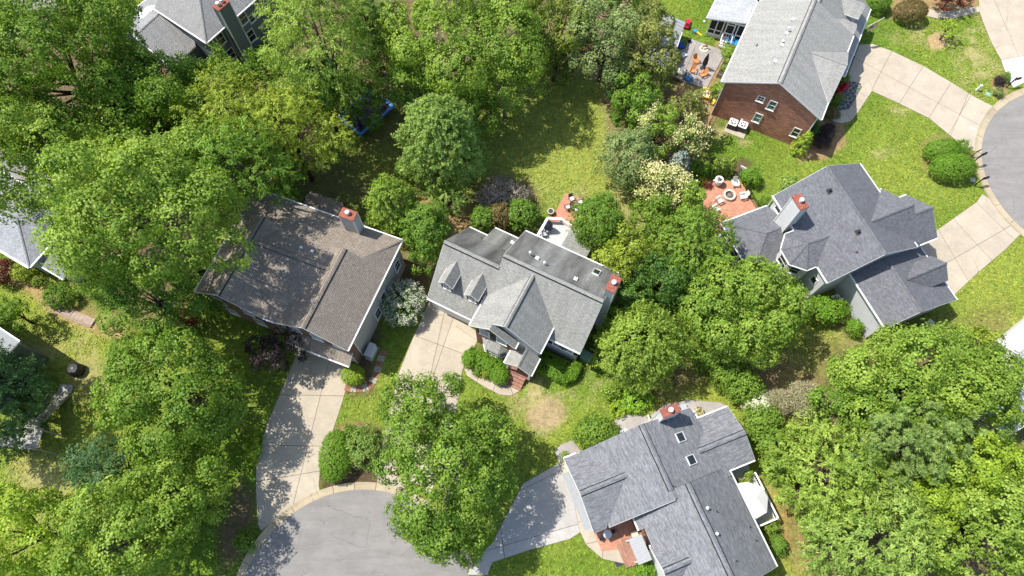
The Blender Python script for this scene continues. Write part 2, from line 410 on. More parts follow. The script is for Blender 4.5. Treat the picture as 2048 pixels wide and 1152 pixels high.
patch([(1080, 690), (1160, 720), (1150, 760), (1070, 740)], MUL*.9, .5, .4, .9)
patch([(1190, 560), (1240, 560), (1220, 700), (1180, 720)], MUL*.8, .5, .5, .9)
patch([(1290, 740), (1370, 720), (1400, 760), (1350, 800), (1290, 800)], MUL*1.1, 1.2, .8, .8)
patch([(1270, 160), (1400, 180), (1440, 230), (1400, 320), (1290, 420), (1230, 330), (1215, 200)], MUL, 1, .8, .9)
patch([(1340, 160), (1440, 190), (1430, 240), (1400, 280), (1380, 230)], PINE, .6, .6, .9)
patch([(1440, 60), (1460, 95), (1420, 225), (1400, 215)], PINE*.9, .4, .4, .9)
patch([(1560, 560), (1590, 550), (1640, 600), (1700, 640), (1690, 668), (1640, 645), (1600, 610)], MUL*1.1, .5, .5, .9)
patch([(1395, 320), (1500, 320), (1510, 345), (1400, 360)], MUL*.8, .4, .3, 1)
patch(ell(1520, 740, 60, 40), DIRT, 2, 1.2, .85); patch(ell(1590, 790, 60, 50), PINE*.8, 1.5, 1, .8)
patch([(1480, 800), (1530, 790), (1640, 960), (1600, 1000)], MUL, 1, .8, .7)
patch(ell(1874, 83, 18.5, 17), np.array([.42, .29, .15]), .15, .12, 1)
patch([(1575, 290), (1620, 290), (1640, 240), (1690, 235), (1690, 290), (1650, 320), (1600, 325)], PINE*.85, .35, .25, 1)
patch([(1790, -5), (1860, -5), (1960, -5), (1955, 18), (1850, 25), (1780, 40)], PINE*.9, .5, .4, .95)
patch([(1984, 160), (2000, 148), (2018, 150), (2015, 185), (1995, 200), (1985, 180)], PINE, .25, .2, 1)
patch([(1845, 290), (1870, 270), (1940, 280), (1955, 350), (1900, 370), (1850, 340)], PINE*.8, .6, .4, .7)
patch([(20, 540), (80, 570), (140, 610), (250, 660), (240, 680), (120, 640), (40, 575), (0, 560), (0, 530)], PINE*1.05, .4, .3, .95)
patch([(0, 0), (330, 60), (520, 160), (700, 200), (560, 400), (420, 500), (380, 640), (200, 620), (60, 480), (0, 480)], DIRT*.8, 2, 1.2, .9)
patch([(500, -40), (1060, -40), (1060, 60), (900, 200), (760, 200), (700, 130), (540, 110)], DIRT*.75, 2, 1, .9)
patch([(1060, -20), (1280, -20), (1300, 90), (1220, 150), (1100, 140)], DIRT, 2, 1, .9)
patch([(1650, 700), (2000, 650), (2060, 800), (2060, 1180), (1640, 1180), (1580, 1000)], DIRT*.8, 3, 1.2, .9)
col *= (.9+.22*n2+.12*(n3-.5))[..., None]
V = np.c_[gx.ravel(), gy.ravel(), np.zeros(gx.size)]
ni, nj = gx.shape; idx = np.arange(ni*nj).reshape(ni, nj)
F = np.stack([idx[:-1, :-1], idx[1:, :-1], idx[1:, 1:], idx[:-1, 1:]], -1).reshape(-1, 4)
me = bpy.data.meshes.new('ground'); me.vertices.add(len(V)); me.vertices.foreach_set('co', V.ravel().astype(np.float32))
me.loops.add(F.size); me.loops.foreach_set('vertex_index', F.ravel().astype(np.int32))
me.polygons.add(len(F)); me.polygons.foreach_set('loop_start', np.arange(0, F.size, 4, dtype=np.int32)); me.update()
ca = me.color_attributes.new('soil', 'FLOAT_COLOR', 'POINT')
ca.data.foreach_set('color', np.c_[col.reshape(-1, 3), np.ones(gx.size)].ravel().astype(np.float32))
t = NT('turf_and_soil'); p = t.wpos()
a = t.n('ShaderNodeAttribute', attribute_name='soil')
c = t.mix(1.0, a.outputs['Color'], t.ramp(t.noise(p, 1.6, 8, .75), [(.3, .7), (.7, 1.28)]), 'MULTIPLY')
c = t.mix(1.0, c, t.ramp(t.noise(p, 5.5, 7, .85), [(.3, .52), (.7, 1.45)]), 'MULTIPLY')
c = t.mix(t.ramp(t.noise(t.scale(p, 1.0, 1.7), 2.2, 6, .75), [(.55, 0.0), (.72, .5)]), c, (.36, .33, .13), 'SCREEN')
sx = t.n('ShaderNodeSeparateXYZ'); t.l(p, sx.inputs[0])
mow = t.math('SINE', t.math('MULTIPLY', t.math('ADD', t.math('MULTIPLY', sx.outputs[0], .34), sx.outputs[1]), 10.5))
c = t.mix(t.ramp(t.noise(p, .12, 3), [(.42, 0.0), (.6, 1.0)]), c, t.mix(1.0, c, t.ramp(t.math('ADD', t.math('MULTIPLY', mow, .5), .5), [(0, .95), (1, 1.05)]), 'MULTIPLY'))
c = t.mix(t.ramp(t.noise(p, .8, 6, .7), [(.35, .3), (.5, 0.0)]), c, (.035, .09, .008))
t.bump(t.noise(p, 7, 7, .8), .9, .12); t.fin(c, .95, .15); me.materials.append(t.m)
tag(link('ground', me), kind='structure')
b = MB()
for x0, x1, y0, y1 in ((-900, 900, -900, GY0), (-900, 900, GY1, 1200), (-900, GX0, GY0, GY1), (GX1, 900, GY0, GY1)):
    b.face([(x0, y0, 0), (x1, y0, 0), (x1, y1, 0), (x0, y1, 0)])
t = NT('far_land'); p = t.wpos()
t.fin(t.mix(t.ramp(t.noise(p, .05, 6, .7), [(.4, 0.0), (.6, 1.0)]), (.06, .1, .02), (.14, .17, .04)), .95, .1)
tag(b.build('far_ground', t.m), kind='structure')

# ------------------------------------------------------------------ roads, kerbs, drives and walks
PV = [0]
PAVED = []
def slabs(name, px, lines, mat, z=.03, gap=.022, label=None, part='slab', base=True):
    """a paved area split along its joints into separate slabs"""
    root = bpy.data.objects.new(name, None); C.objects.link(root); tag(root, kind='structure')
    if label: root['label'] = label
    xy = gxy(px); PAVED.append(xy)
    if base:
        PV[0] += 1; dz = .004*PV[0]; z = z+dz; b = MB(); b.prism(xy, -.05, .006+dz); b.build('joint_bed', M['joint'], root)
    for po in cutmany([xy], [tuple(gxy(l)) for l in lines]):
        q = inset(po, gap)
        if len(q) < 3 or area(q) < .08 or area(q) > abs(area(po)) or any(poly_sd(np.array([p[0]]), np.array([p[1]]), po)[0] > .001 for p in q): continue
        b = MB(); b.prism(q, -.04, z); b.build(part, mat, root)
    return root
def arc(cx, cy, r, a0, a1, n): return [(cx+r*math.cos(R(a0+(a1-a0)*k/n)), cy+r*math.sin(R(a0+(a1-a0)*k/n))) for k in range(n+1)]
def road(name, cx, cy, r):
    b = MB(); b.prism(arc(cx, cy, r, 0, 360, 72)[:-1], -.05, .012); o = b.build(name, M['asphalt']); return tag(o, kind='structure')
def kerb(cx, cy, r, a0, a1, wd=.72, n=12):
    root = bpy.data.objects.new('kerb', None); C.objects.link(root); tag(root, kind='structure')
    for k in range(n):
        s0, s1 = a0+(a1-a0)*k/n, a0+(a1-a0)*(k+1)/n; e = .12
        A, B = arc(cx, cy, r, s0+e, s1-e, 5), arc(cx, cy, r+wd*.62, s0+e, s1-e, 5); D = arc(cx, cy, r+wd, s0+e, s1-e, 5)
        b = MB()
        for i in range(5):
            b.face([A[i]+(.02,), B[i]+(.045,), B[i+1]+(.045,), A[i+1]+(.02,)][::-1])
            b.face([B[i]+(.045,), D[i]+(.12,), D[i+1]+(.12,), B[i+1]+(.045,)][::-1])
            b.face([D[i]+(.12,), D[i]+(-.05,), D[i+1]+(-.05,), D[i+1]+(.12,)][::-1])
        for Q in (0, 5): b.face([A[Q]+(.02,), A[Q]+(-.05,), D[Q]+(-.05,), D[Q]+(.12,), B[Q]+(.045,)])
        b.build('kerb_section', M['kerb'], root)
    return root
RA, RB = (-14.7, -4.25), (68.3, 42.9)
road('road', RA[0], RA[1], 11.05); road('road', RB[0], RB[1], 12.2)
b = MB(); b.prism([(RA[0]-4.5, -10), (RA[0]+4.5, -10), (RA[0]+4.5, -80), (RA[0]-4.5, -80)], -.05, .016); tag(b.build('road', M['asphalt']), kind='structure')
b = MB(); b.prism([(RB[0]+8, 39), (RB[0]+8, 47), (150, 47), (150, 39)], -.05, .016); tag(b.build('road', M['asphalt']), kind='structure')
kerb(RA[0], RA[1], 11.05, 20, 190, .72, 16); kerb(RB[0], RB[1], 12.2, 100, 255, .85, 14)
# drives
slabs('driveway', [(600, 690), (572, 760), (533, 850), (512.5, 930), (512, 985), (516, 1050), (522, 1062), (560, 1032), (598, 1010), (641, 990), (638, 970), (640, 945), (655, 895), (683, 810), (692, 780), (712, 735)],
      [((660, 715), (579, 1040)), ((560, 790), (700, 792)), ((520, 890), (670, 893)), ((505, 965), (650, 940))], M['concrete'], label='long pale drive dappled with tree shade')
slabs('driveway', [(858, 602), (820, 690), (796, 750), (770, 860), (752, 972), (800, 975), (860, 990), (905, 880), (925, 740), (962, 668)],
      [((905, 640), (850, 800)), ((850, 800), (810, 980)), ((820, 668), (960, 720)), ((790, 770), (930, 800)), ((770, 870), (910, 890))], M['concrete'], label='broad pale drive in front of the grey gabled house')
slabs('driveway', [(1046, 967), (1120, 925), (1145, 990), (1168, 1060), (1140, 1078), (1060, 1100), (985, 1125), (975, 1150), (935, 1150), (940, 1130), (985, 1085), (1000, 1055)],
      [((1030, 985), (1150, 928)), ((1002, 1062), (1010, 1120)), ((985, 1098), (1150, 1050))], M['concrete_grey'], label='grey drive in the shade of the big maple')
slabs('driveway', [(1718, 90), (1745, 88), (1785, 103), (1850, 134), (1902, 165), (1945, 192), (1988, 214), (1968, 245), (1952, 275), (1948, 303), (1915, 284), (1858, 237), (1797, 207), (1742, 182), (1716, 170), (1690, 165)],
      [((1726, 125), (1960, 252)), ((1785, 100), (1742, 182)), ((1848, 130), (1798, 208)), ((1902, 165), (1856, 238)), ((1942, 190), (1918, 232)), ((1925, 215), (1895, 285))], M['concrete'], label='curving pale drive of the brick house')
slabs('driveway', [(1840, 492), (1874, 460), (1952, 405), (1964, 388), (1985, 402), (2005, 430), (2043, 466), (2010, 500), (1960, 542), (1908, 590), (1880, 600)],
      [((1950, 403), (2000, 452)), ((1908, 440), (1945, 480)), ((1870, 540), (2040, 440)), ((1900, 500), (1935, 560))], M['concrete'], label='pale drive of the charcoal roofed house')
slabs('driveway', [(1955, -30), (1959, 26), (1970, 56), (1983, 87), (2002, 121), (2070, 108), (2090, -30)], [((1975, -30), (2040, 120))], M['concrete'])
slabs('driveway', [(2002, 121), (2012, 150), (2026, 176), (2050, 165), (2080, 160), (2075, 107)], [], M['concrete_new'])
slabs('footpath', [(1853, 33), (1876, 38), (1907.5, 37), (1959, 24), (1961, 12), (1937, 16.5), (1900, 22.5), (1876, 22), (1852, 17)], [((1876, 20), (1876, 42)), ((1910, 15), (1912, 42))], M['concrete'])
slabs('footpath', [(928, 738), (934, 752), (970, 775), (1000, 790), (1022, 792), (1040, 782), (1048, 766), (1020, 748), (1005, 752), (975, 757), (945, 735)], [((960, 740), (952, 770)), ((995, 748), (985, 790)), ((1010, 745), (1030, 800))], M['concrete'])
slabs('footpath', [(1145, 990), (1158, 1060), (1172, 1090), (1205, 1118), (1250, 1128), (1275, 1115), (1240, 1098), (1200, 1092), (1190, 1050), (1170, 1000), (1135, 915), (1115, 920)], [((1140, 1050), (1200, 1030)), ((1165, 1090), (1205, 1080)), ((1205, 1085), (1205, 1125))], M['concrete'])
slabs('footpath', [(1664, 243), (1683, 248), (1702, 243), (1716, 225), (1745, 181), (1728, 166), (1715, 190), (1697, 219), (1671, 222)], [((1690, 222), (1705, 245)), ((1705, 212), (1722, 225))], M['concrete'])
slabs('footpath', [(1225, 845), (1240, 832), (1262, 828), (1290, 832), (1305, 848), (1240, 870)], [], M['gravel'], part='gravel_bed')
slabs('footpath', [(1108, 905), (1120, 890), (1145, 880), (1165, 905), (1120, 925)], [], M['gravel'], part='gravel_bed')
slabs('footpath', [(1300, 830), (1330, 808), (1380, 800), (1440, 805), (1460, 815), (1380, 850), (1310, 850)], [], M['gravel'], part='gravel_bed')
slabs('patio', [(1371, 97), (1378, 77), (1452, 104), (1439, 128), (1413, 178), (1362, 163), (1335, 150), (1340, 110)], [((1395, 82), (1362, 163)), ((1345, 120), (1440, 140))], M['gravel'], label='pale stone dust patio behind the brick house')
slabs('driveway', [(-60, 300), (60, 300), (150, 420), (140, 500), (60, 480), (-60, 470)], [((0, 300), (60, 480))], M['asphalt'])
slabs('driveway', [(-60, -30), (120, -30), (110, 60), (-60, 110)], [((40, -30), (20, 80))], M['asphalt'])
# brick patios
def patio(name, px, label):
    b = MB(); xy = gxy(px); PAVED.append(xy); b.prism(xy, -.05, .03); o = b.build(name, M['patio']); tag(o, label, kind='structure')
patio('patio', [(1098, 446), (1131, 386), (1170, 400), (1150, 460)], 'brick patio below the white deck rail')
patio('patio', [(1404, 432), (1412, 368), (1425, 360), (1482, 364), (1512, 410), (1530, 440), (1460, 470), (1425, 462)], 'brick patio with the round fire pit')
# irregular flagstones
def flagstones(px, n, seed):
    rg = random.Random(seed); xy = gxy(px)
    root = bpy.data.objects.new('flagstone_patio', None); C.objects.link(root); tag(root, 'grey crazy paving beside the red chairs', kind='structure')
    b = MB(); b.prism(xy, -.05, .036); b.build('mortar_bed', M['mortar'], root)
    xs, ys = [p[0] for p in xy], [p[1] for p in xy]; pts = []
    for _ in range(4000):
        p = (rg.uniform(min(xs), max(xs)), rg.uniform(min(ys), max(ys)))
        if poly_sd(np.array([p[0]]), np.array([p[1]]), xy)[0] < -.12 and all(math.hypot(p[0]-q[0], p[1]-q[1]) > .46 for q in pts): pts.append(p)
        if len(pts) >= n: break
    for k, p in enumerate(pts):
        cell = list(xy)
        for j, q in enumerate(pts):
            if j == k: continue
            m = ((p[0]+q[0])/2, (p[1]+q[1])/2); d = (q[0]-p[0], q[1]-p[1])
            cell = cut(cell, m, (m[0]-d[1], m[1]+d[0]))[0]
            if len(cell) < 3: break
        if len(cell) < 3: continue
        c2 = inset(cell, .045)
        if len(c2) < 3 or abs(area(c2)) < .02 or abs(area(c2)) > abs(area(cell)): continue
        b = MB(); b.prism(c2, .0, .05+rg.uniform(0, .012)); b.build('flagstone', M['slate'], root)
flagstones([(1697.3, 160.6), (1723.3, 167.7), (1714.8, 191.2), (1707, 208), (1697.3, 219.8), (1672.5, 223), (1683, 197.7), (1692, 173)], 60, 4)
# edging path of alternating red and grey pavers
def paver_path(px, wid, n):
    P = np.array([at(*p)[:2] for p in px]); seg = np.r_[0, np.cumsum(np.linalg.norm(np.diff(P, axis=0), axis=1))]
    s = np.linspace(0, seg[-1], n+1); X, Y = np.interp(s, seg, P[:, 0]), np.interp(s, seg, P[:, 1])
    root = bpy.data.objects.new('footpath', None); C.objects.link(root); tag(root, 'curving strip of red and grey pavers', kind='structure')
    mr, mg = m_plain('red_paver', (.3, .13, .09), .9, .2, .2), m_plain('grey_paver', (.36, .32, .26), .9, .2, .2)
    for k in range(n):
        a, b_ = np.array([X[k], Y[k]]), np.array([X[k+1], Y[k+1]]); d = nrm(b_-a); nn = np.array([-d[1], d[0]])
        for j in range(2):
            o0, o1 = (-wid/2+.01, -.01) if j == 0 else (.01, wid/2-.01)
            b = MB(); b.prism([tuple(a+d*.012+nn*o0), tuple(b_-d*.012+nn*o0), tuple(b_-d*.012+nn*o1), tuple(a+d*.012+nn*o1)], -.03, .05)
            b.build('paver', mr if (k//2+j*0) % 2 == 0 else mg, root)
paver_path([(768, 701), (760, 725), (750, 755), (742, 770), (728, 777), (708, 778), (690, 774)], .75, 22)
# iron drain grate, meter lids
def lid(px, py, sx, sy, rz, mat, label, name='utility_box_cover', cat='utility cover', h=.05):
    p = at(px, py); t = thing(name, label, cat, (p[0], p[1], 0), R(rz))
    b = MB(); b.box(-sx/2, sx/2, -sy/2, sy/2, 0, h); b.build('frame', mat, t)
    b = MB(); b.box(-sx*.4, sx*.4, -sy*.4, sy*.4, h, h+.015); b.build('lid', mat, t); return t
lid(1944.5, 257, .55, .4, -30, M['vent'], 'small white meter lid set in the pale drive')
lid(1977, 189, .7, .55, -25, m_plain('pale_green', (.25, .42, .33), .6, .3), 'pale green utility lid in the lawn near the kerb')
t = lid(1952, 332, .9, .55, 80, M['rust'], 'rusty storm drain grate set in the kerb', 'drain_grate', 'drain', .055)
for k in range(6): b = MB(); b.box(-.38+k*.14, -.32+k*.14, -.22, .22, .07, .085); b.build('bar', M['dark'], t)

# grass: tufts standing on the open lawns, tinted like the turf they grow from
def lawn_tufts(n, seed):
    rg = np.random.default_rng(seed); x, y = rg.uniform(-62, 76, n), rg.uniform(-4, 72, n)
    i, j = ((x-GX0)/GS).astype(int), ((y-GY0)/GS).astype(int); c = col[i, j]; ok = c[:, 1] > c[:, 0]*.98
    for poly in PAVED: ok[ok] = poly_sd(x[ok], y[ok], poly) > .08
    for (cx, cy), r in ((RA, 11.8), (RB, 13.1)): ok &= np.hypot(x-cx, y-cy) > r
    x, y, c = x[ok], y[ok], c[ok]; n = len(x)
    k = rg.uniform(.62, 1.5, (n, 1)); hue = rg.normal(size=(n, 1))*.13; c = np.clip(c*k*np.c_[1+hue, np.ones((n, 1)), 1-hue], 0, .6)
    nm = np.c_[rg.normal(size=(n, 2))*.45, np.ones(n)]; nm /= np.linalg.norm(nm, axis=1, keepdims=True)
    ax = rg.normal(size=(n, 3)); ax -= nm*np.sum(ax*nm, 1, keepdims=True); ax /= np.linalg.norm(ax, axis=1, keepdims=True); bx = np.cross(nm, ax)
    s = rg.uniform(.07, .17, (n, 1)); P0 = np.c_[x, y, rg.uniform(.02, .06, n)]
    P = np.stack([P0-ax*s, P0+bx*s*.6, P0+ax*s, P0-bx*s*.6], 1)
    me = bpy.data.meshes.new('grass'); me.vertices.add(4*n); me.vertices.foreach_set('co', P.ravel().astype(np.float32))
    me.loops.add(4*n); me.loops.foreach_set('vertex_index', np.arange(4*n, dtype=np.int32))
    me.polygons.add(n); me.polygons.foreach_set('loop_start', np.arange(0, 4*n, 4, dtype=np.int32)); me.update()
    me.attributes.new('soil', 'FLOAT_COLOR', 'FACE').data.foreach_set('color', np.c_[c, np.ones(n)].ravel().astype(np.float32))
    t = NT('grass_blades'); a = t.n('ShaderNodeAttribute', attribute_name='soil'); t.fin(a.outputs['Color'], .8, .15); me.materials.append(t.m)
    tag(link('grass', me), 'short mown grass on the lawns between the houses', 'grass', kind='stuff')
lawn_tufts(260000, 12)
# ------------------------------------------------------------------ trees and shrubs
def unit(a): return a/(np.linalg.norm(a, axis=-1, keepdims=True)+1e-9)
def sph(rg, n): return unit(rg.normal(size=(n, 3)))
def fib(rg, n):
    k = np.arange(n)+.5; z = 1-2*k/n; ph = k*2.399963+rg.random()*6; r = np.sqrt(1-z*z)
    return unit(np.c_[r*np.cos(ph), r*np.sin(ph), z]+rg.normal(size=(n, 3))*.12)
def leaf_mesh(name, c, nm, ax, ln, wd, tint, mat):
    """one folded diamond blade per row"""
    n = len(c); ax = unit(ax-nm*np.sum(ax*nm, 1, keepdims=True)); bx = np.cross(nm, ax)
    ln = np.broadcast_to(np.asarray(ln, float).reshape(-1, 1), (n, 1)); wd = np.broadcast_to(np.asarray(wd, float).reshape(-1, 1), (n, 1))
    P = np.stack([c-ax*ln*.5, c+bx*wd*.5+nm*wd*.14, c+ax*ln*.5, c-bx*wd*.5+nm*wd*.14], 1)
    me = bpy.data.meshes.new(name); me.vertices.add(4*n); me.vertices.foreach_set('co', P.ravel().astype(np.float32))
    me.loops.add(4*n); me.loops.foreach_set('vertex_index', np.arange(4*n, dtype=np.int32))
    me.polygons.add(n); me.polygons.foreach_set('loop_start', np.arange(0, 4*n, 4, dtype=np.int32)); me.update()
    me.attributes.new('tint', 'FLOAT', 'FACE').data.foreach_set('value', np.clip(tint, 0, 1).astype(np.float32))
    me.materials.append(mat); return me
LEAFQ = 2.75
def crown_broad(rg, rx, ry, rz, lobes=1.0, leaf=.245, gaps=.12, tr=.56, flat=0.0, frond=0.0, top=0.0):
    """crown of several limbs' worth of foliage; each lobe carries tufts, each tuft carries leaves"""
    E = np.array([rx, ry, rz]); nl = int(np.clip(9+rx*3.1*lobes, 9, 46))
    d = fib(rg, nl); d = d[d[:, 2] > -.45]
    sc = rg.uniform(.46, .86, len(d)) if lobes < 1.2 else rg.uniform(.62, .9, len(d)); L = d*E*sc[:, None]
    lr = (rx+ry)*.5*rg.uniform(.2, .38, len(d)) if lobes < 1.2 else (rx+ry)*.5*rg.uniform(.26, .38, len(d)); lr = np.maximum(lr, .35)
    L = np.r_[L, [[0, 0, rz*.25]]]; lr = np.r_[lr, rx*.42]; sc = np.r_[sc, .4]
    tc, td, ti = [], [], []
    for k in range(len(L)):
        n = int(max(6, 4*math.pi*lr[k]**2/(math.pi*tr*tr)*1.2))
        u = sph(rg, n); u[:, 2] = u[:, 2]*(1-flat)+flat*.3; od = unit((L[k]/E)[None])[0] if k < len(L)-1 else np.array([0, 0, 1.])
        u = u[(u@od) > -.35]; q = L[k]+u*lr[k]*np.array([1, 1, min(1.0, rz/rx*1.1)])*rg.uniform(.72, 1.06, (len(u), 1))
        tc.append(q); td.append(u); ti.append(np.full(len(u), rg.uniform(-.16, .16)))
    tc, td, ti = np.concatenate(tc), np.concatenate(td), np.concatenate(ti)
    ins = np.zeros(len(tc), bool)
    for k in range(len(L)): ins |= np.linalg.norm((tc-L[k])/np.array([1, 1, min(1.0, rz/rx*1.1)]), axis=1) < lr[k]*.62
    keep = ~ins & (rg.random(len(tc)) > gaps); tc, td, ti = tc[keep], td[keep], ti[keep]
    ti = ti+rg.normal(size=len(tc))*.1
    m = int(np.clip(2.3*tr*tr/(leaf*leaf)*LEAFQ, 6, 64))
    n = len(tc)*m; w = np.repeat(np.arange(len(tc)), m)
    g = rg.normal(size=(n, 3)); 
    if frond > 0:
        fd = unit(td*np.array([1, 1, .35])+rg.normal(size=td.shape)*.25+np.array([0, 0, -.12])); s = rg.uniform(-.4, 1.2, (n, 1))*tr*(1+frond)
        c = tc[w]+fd[w]*s+g*tr*.22+np.array([0, 0, -1.])*(s**2)*.18*frond
        ax = unit(fd[w]+rg.normal(size=(n, 3))*.4); nm = unit(np.array([0, 0, 1.])*.45+td[w]*.75+rg.normal(size=(n, 3))*.3)
        ln, wd = leaf*rg.uniform(.9, 1.7, n), leaf*rg.uniform(.35, .6, n)
    else:
        flatg = g-td[w]*np.sum(g*td[w], 1, keepdims=True)*.55
        c = tc[w]+flatg*tr*.55; ax = rg.normal(size=(n, 3)); nm = unit(td[w]*.8+np.array([0, 0, 1.])*.25+g*.18+rg.normal(size=(n, 3))*.3)
        ln, wd = leaf*rg.uniform(.75, 1.3, n), leaf*rg.uniform(.55, .95, n)
    tint = .5+ti[w]+rg.normal(size=n)*.16
    return c, nm, ax, ln, wd, tint, L, tc
def crown_conifer(rg, rx, ry, rz, leaf=.24, cone=.5, tr=.4, dens=1.0, up=.5):
    """sprays laid over a tapering body"""
    nt_ = int(4*math.pi*((rx*ry+rx*rz+ry*rz)/3)/(math.pi*tr*tr)*1.6*dens)
    t = rg.uniform(-1, 1, nt_); ph = rg.uniform(0, 2*math.pi, nt_)
    r = np.sqrt(np.clip(1-t*t, 0, 1))*(1-cone)+cone*np.clip((1-t)*.62, 0, 1)*np.sqrt(np.clip((t+1)*3, 0, 1))
    lump = 1+.13*np.sin(ph*3+t*4+rg.random()*6)+.1*np.sin(ph*7-t*6)+rg.normal(size=nt_)*.07
    r = r*lump; tc = np.c_[r*np.cos(ph)*rx, r*np.sin(ph)*ry, t*rz]
    td = unit(np.c_[np.cos(ph), np.sin(ph), up*.6+t*.5]); m = int(np.clip(2.4*tr*tr/(leaf*leaf)*LEAFQ, 6, 50)); n = nt_*m; w = np.repeat(np.arange(nt_), m)
    s = rg.uniform(-.8, 1.0, (n, 1)); c = tc[w]+td[w]*s*tr*1.0+rg.normal(size=(n, 3))*tr*.3*(1.1-s*.6)
    ax = unit(td[w]+rg.normal(size=(n, 3))*.45); nm = unit(rg.normal(size=(n, 3))*.33+np.array([0, 0, 1.])*.35+td[w]*.75)
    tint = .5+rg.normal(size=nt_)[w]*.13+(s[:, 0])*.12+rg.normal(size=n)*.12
    return c, nm, ax, leaf*rg.uniform(.8, 1.5, n), leaf*rg.uniform(.4, .7, n), tint, np.zeros((0, 3)), tc
def crown_pine(rg, rx, ry, rz, leaf=.5, tr=.55):
    n0 = int(12+rx*ry*3.0); d = fib(rg, n0); d = d[d[:, 2] > -.5]; sc = rg.uniform(.45, 1.0, len(d)); L = d*np.array([rx, ry, rz])*sc[:, None]
    k = 7; tc = np.repeat(L, k, 0)+rg.normal(size=(len(L)*k, 3))*np.array([.65, .65, .3]); m = 70; n = len(tc)*m; w = np.repeat(np.arange(len(tc)), m)
    u = sph(rg, n); u[:, 2] = np.abs(u[:, 2])*.9-.15; u = unit(u); c = tc[w]+u*leaf*.5*rg.uniform(.5, 1.1, (n, 1))
    nm = unit(np.cross(u, rg.normal(size=(n, 3)))); tint = .5+rg.normal(size=len(tc))[w]*.14+rg.normal(size=n)*.14
    return c, nm, u, leaf*rg.uniform(.6, 1.0, n), .075*np.ones(n), tint, L[::2], tc
def crown_shrub(rg, rx, ry, rz, leaf=.13, lump=.1, tr=.3, box=0.0):
    if lump <= .06: tr, leaf = .17, min(leaf, .12)
    a = (rx*ry+rx*rz+ry*rz)/3; nt_ = int(4*math.pi*a/(math.pi*tr*tr)*2.1); u = sph(rg, nt_); u[:, 2] = np.where(u[:, 2] < -.4, -u[:, 2], u[:, 2])
    if box > 0:
        v = u/np.max(np.abs(u), axis=1, keepdims=True); p = u*(1-box)+v*box
    else: p = u
    ph = np.arctan2(u[:, 1], u[:, 0]); k = 1+lump*(np.sin(ph*3+rg.random()*6)*.5+np.sin(ph*5+u[:, 2]*5)*.5+rg.normal(size=nt_)*.5)
    tc = p*np.array([rx, ry, rz])*k[:, None]; m = int(np.clip(2.2*tr*tr/(leaf*leaf)*LEAFQ, 6, 40)); n = nt_*m; w = np.repeat(np.arange(nt_), m)
    c = tc[w]+rg.normal(size=(n, 3))*tr*.42; nm = unit(u[w]*.8+np.array([0, 0, .3])+rg.normal(size=(n, 3))*.35)
    c = c*np.where(rg.random((n, 1)) < .15, .8, 1.0)
    tint = .5+rg.normal(size=nt_)[w]*.1+rg.normal(size=n)*.16
    return c, nm, rg.normal(size=(n, 3)), leaf*rg.uniform(.7, 1.4, n), leaf*rg.uniform(.5, .9, n), tint, np.zeros((0, 3)), tc
def crown_twig(rg, rx, ry, rz):
    n = int(rx*ry*900); u = sph(rg, n); u[:, 2] = np.abs(u[:, 2]); c = u*np.array([rx, ry, rz])*rg.uniform(.55, 1.05, (n, 1))
    ax = unit(u+rg.normal(size=(n, 3))*.5); nm = unit(rg.normal(size=(n, 3)))
    return c, nm, ax, rg.uniform(.25, .6, n), rg.uniform(.03, .07, n), .5+rg.normal(size=n)*.25, np.zeros((0, 3)), c
LF = {
 'oak': ((0.065, 0.144, 0.013), (0.288, 0.418, 0.056)), 'bright': ((0.085, 0.181, 0.017), (0.384, 0.508, 0.084)), 'maple': ((0.072, 0.163, 0.018), (0.3, 0.429, 0.062)),
 'yellow': ((0.13, 0.194, 0.014), (0.408, 0.486, 0.067)), 'feather': ((0.117, 0.213, 0.023), (0.42, 0.542, 0.101)), 'dark': ((0.034, 0.088, 0.017), (0.156, 0.282, 0.05)),
 'mid': ((0.065, 0.15, 0.019), (0.252, 0.395, 0.054)), 'greygreen': ((0.091, 0.15, 0.044), (0.372, 0.463, 0.168)), 'magnolia': ((0.044, 0.085, 0.016), (0.396, 0.407, 0.112)),
 'conifer': ((0.091, 0.181, 0.034), (0.36, 0.486, 0.112)), 'pine': ((0.13, 0.22, 0.05), (0.45, 0.58, 0.19)), 'olive': ((0.078, 0.125, 0.017), (0.288, 0.362, 0.062)),
 'pale': ((0.11, 0.2, 0.03), (0.42, 0.55, 0.13)), 'spruce': ((0.2, 0.28, 0.27), (0.55, 0.62, 0.6)), 'purple': ((0.018, 0.012, 0.014), (0.075, 0.05, 0.052)),
 'smoke': ((.2, .165, .13), (.42, .36, .28)), 'cream': ((0.4, 0.38, 0.14), (0.86, 0.8, 0.46)), 'blossom': ((0.65, 0.65, 0.57), (0.9, 0.89, 0.82)),
 'lime': ((0.143, 0.25, 0.016), (0.432, 0.565, 0.067)), 'hedge': ((0.078, 0.188, 0.014), (0.264, 0.441, 0.047)), 'red': ((0.07, 0.022, 0.016), (0.3, 0.1, 0.07)),
 'twig': ((0.27, 0.25, 0.13), (0.5, 0.48, 0.3)), 'rustgreen': ((0.085, 0.064, 0.025), (0.31, 0.25, 0.09)), 'white': ((0.5, 0.52, 0.34), (0.84, 0.84, 0.68)), 'ground': ((0.111, 0.25, 0.022), (0.372, 0.565, 0.062)),
 'blue': ((0.035, 0.085, 0.035), (0.15, 0.27, 0.1)),
}
LM = {k: m_leaf('leaf_'+k, a, b, .32 if k not in ('purple', 'twig', 'smoke') else .12) for k, (a, b) in LF.items()}
TOTAL = [0]
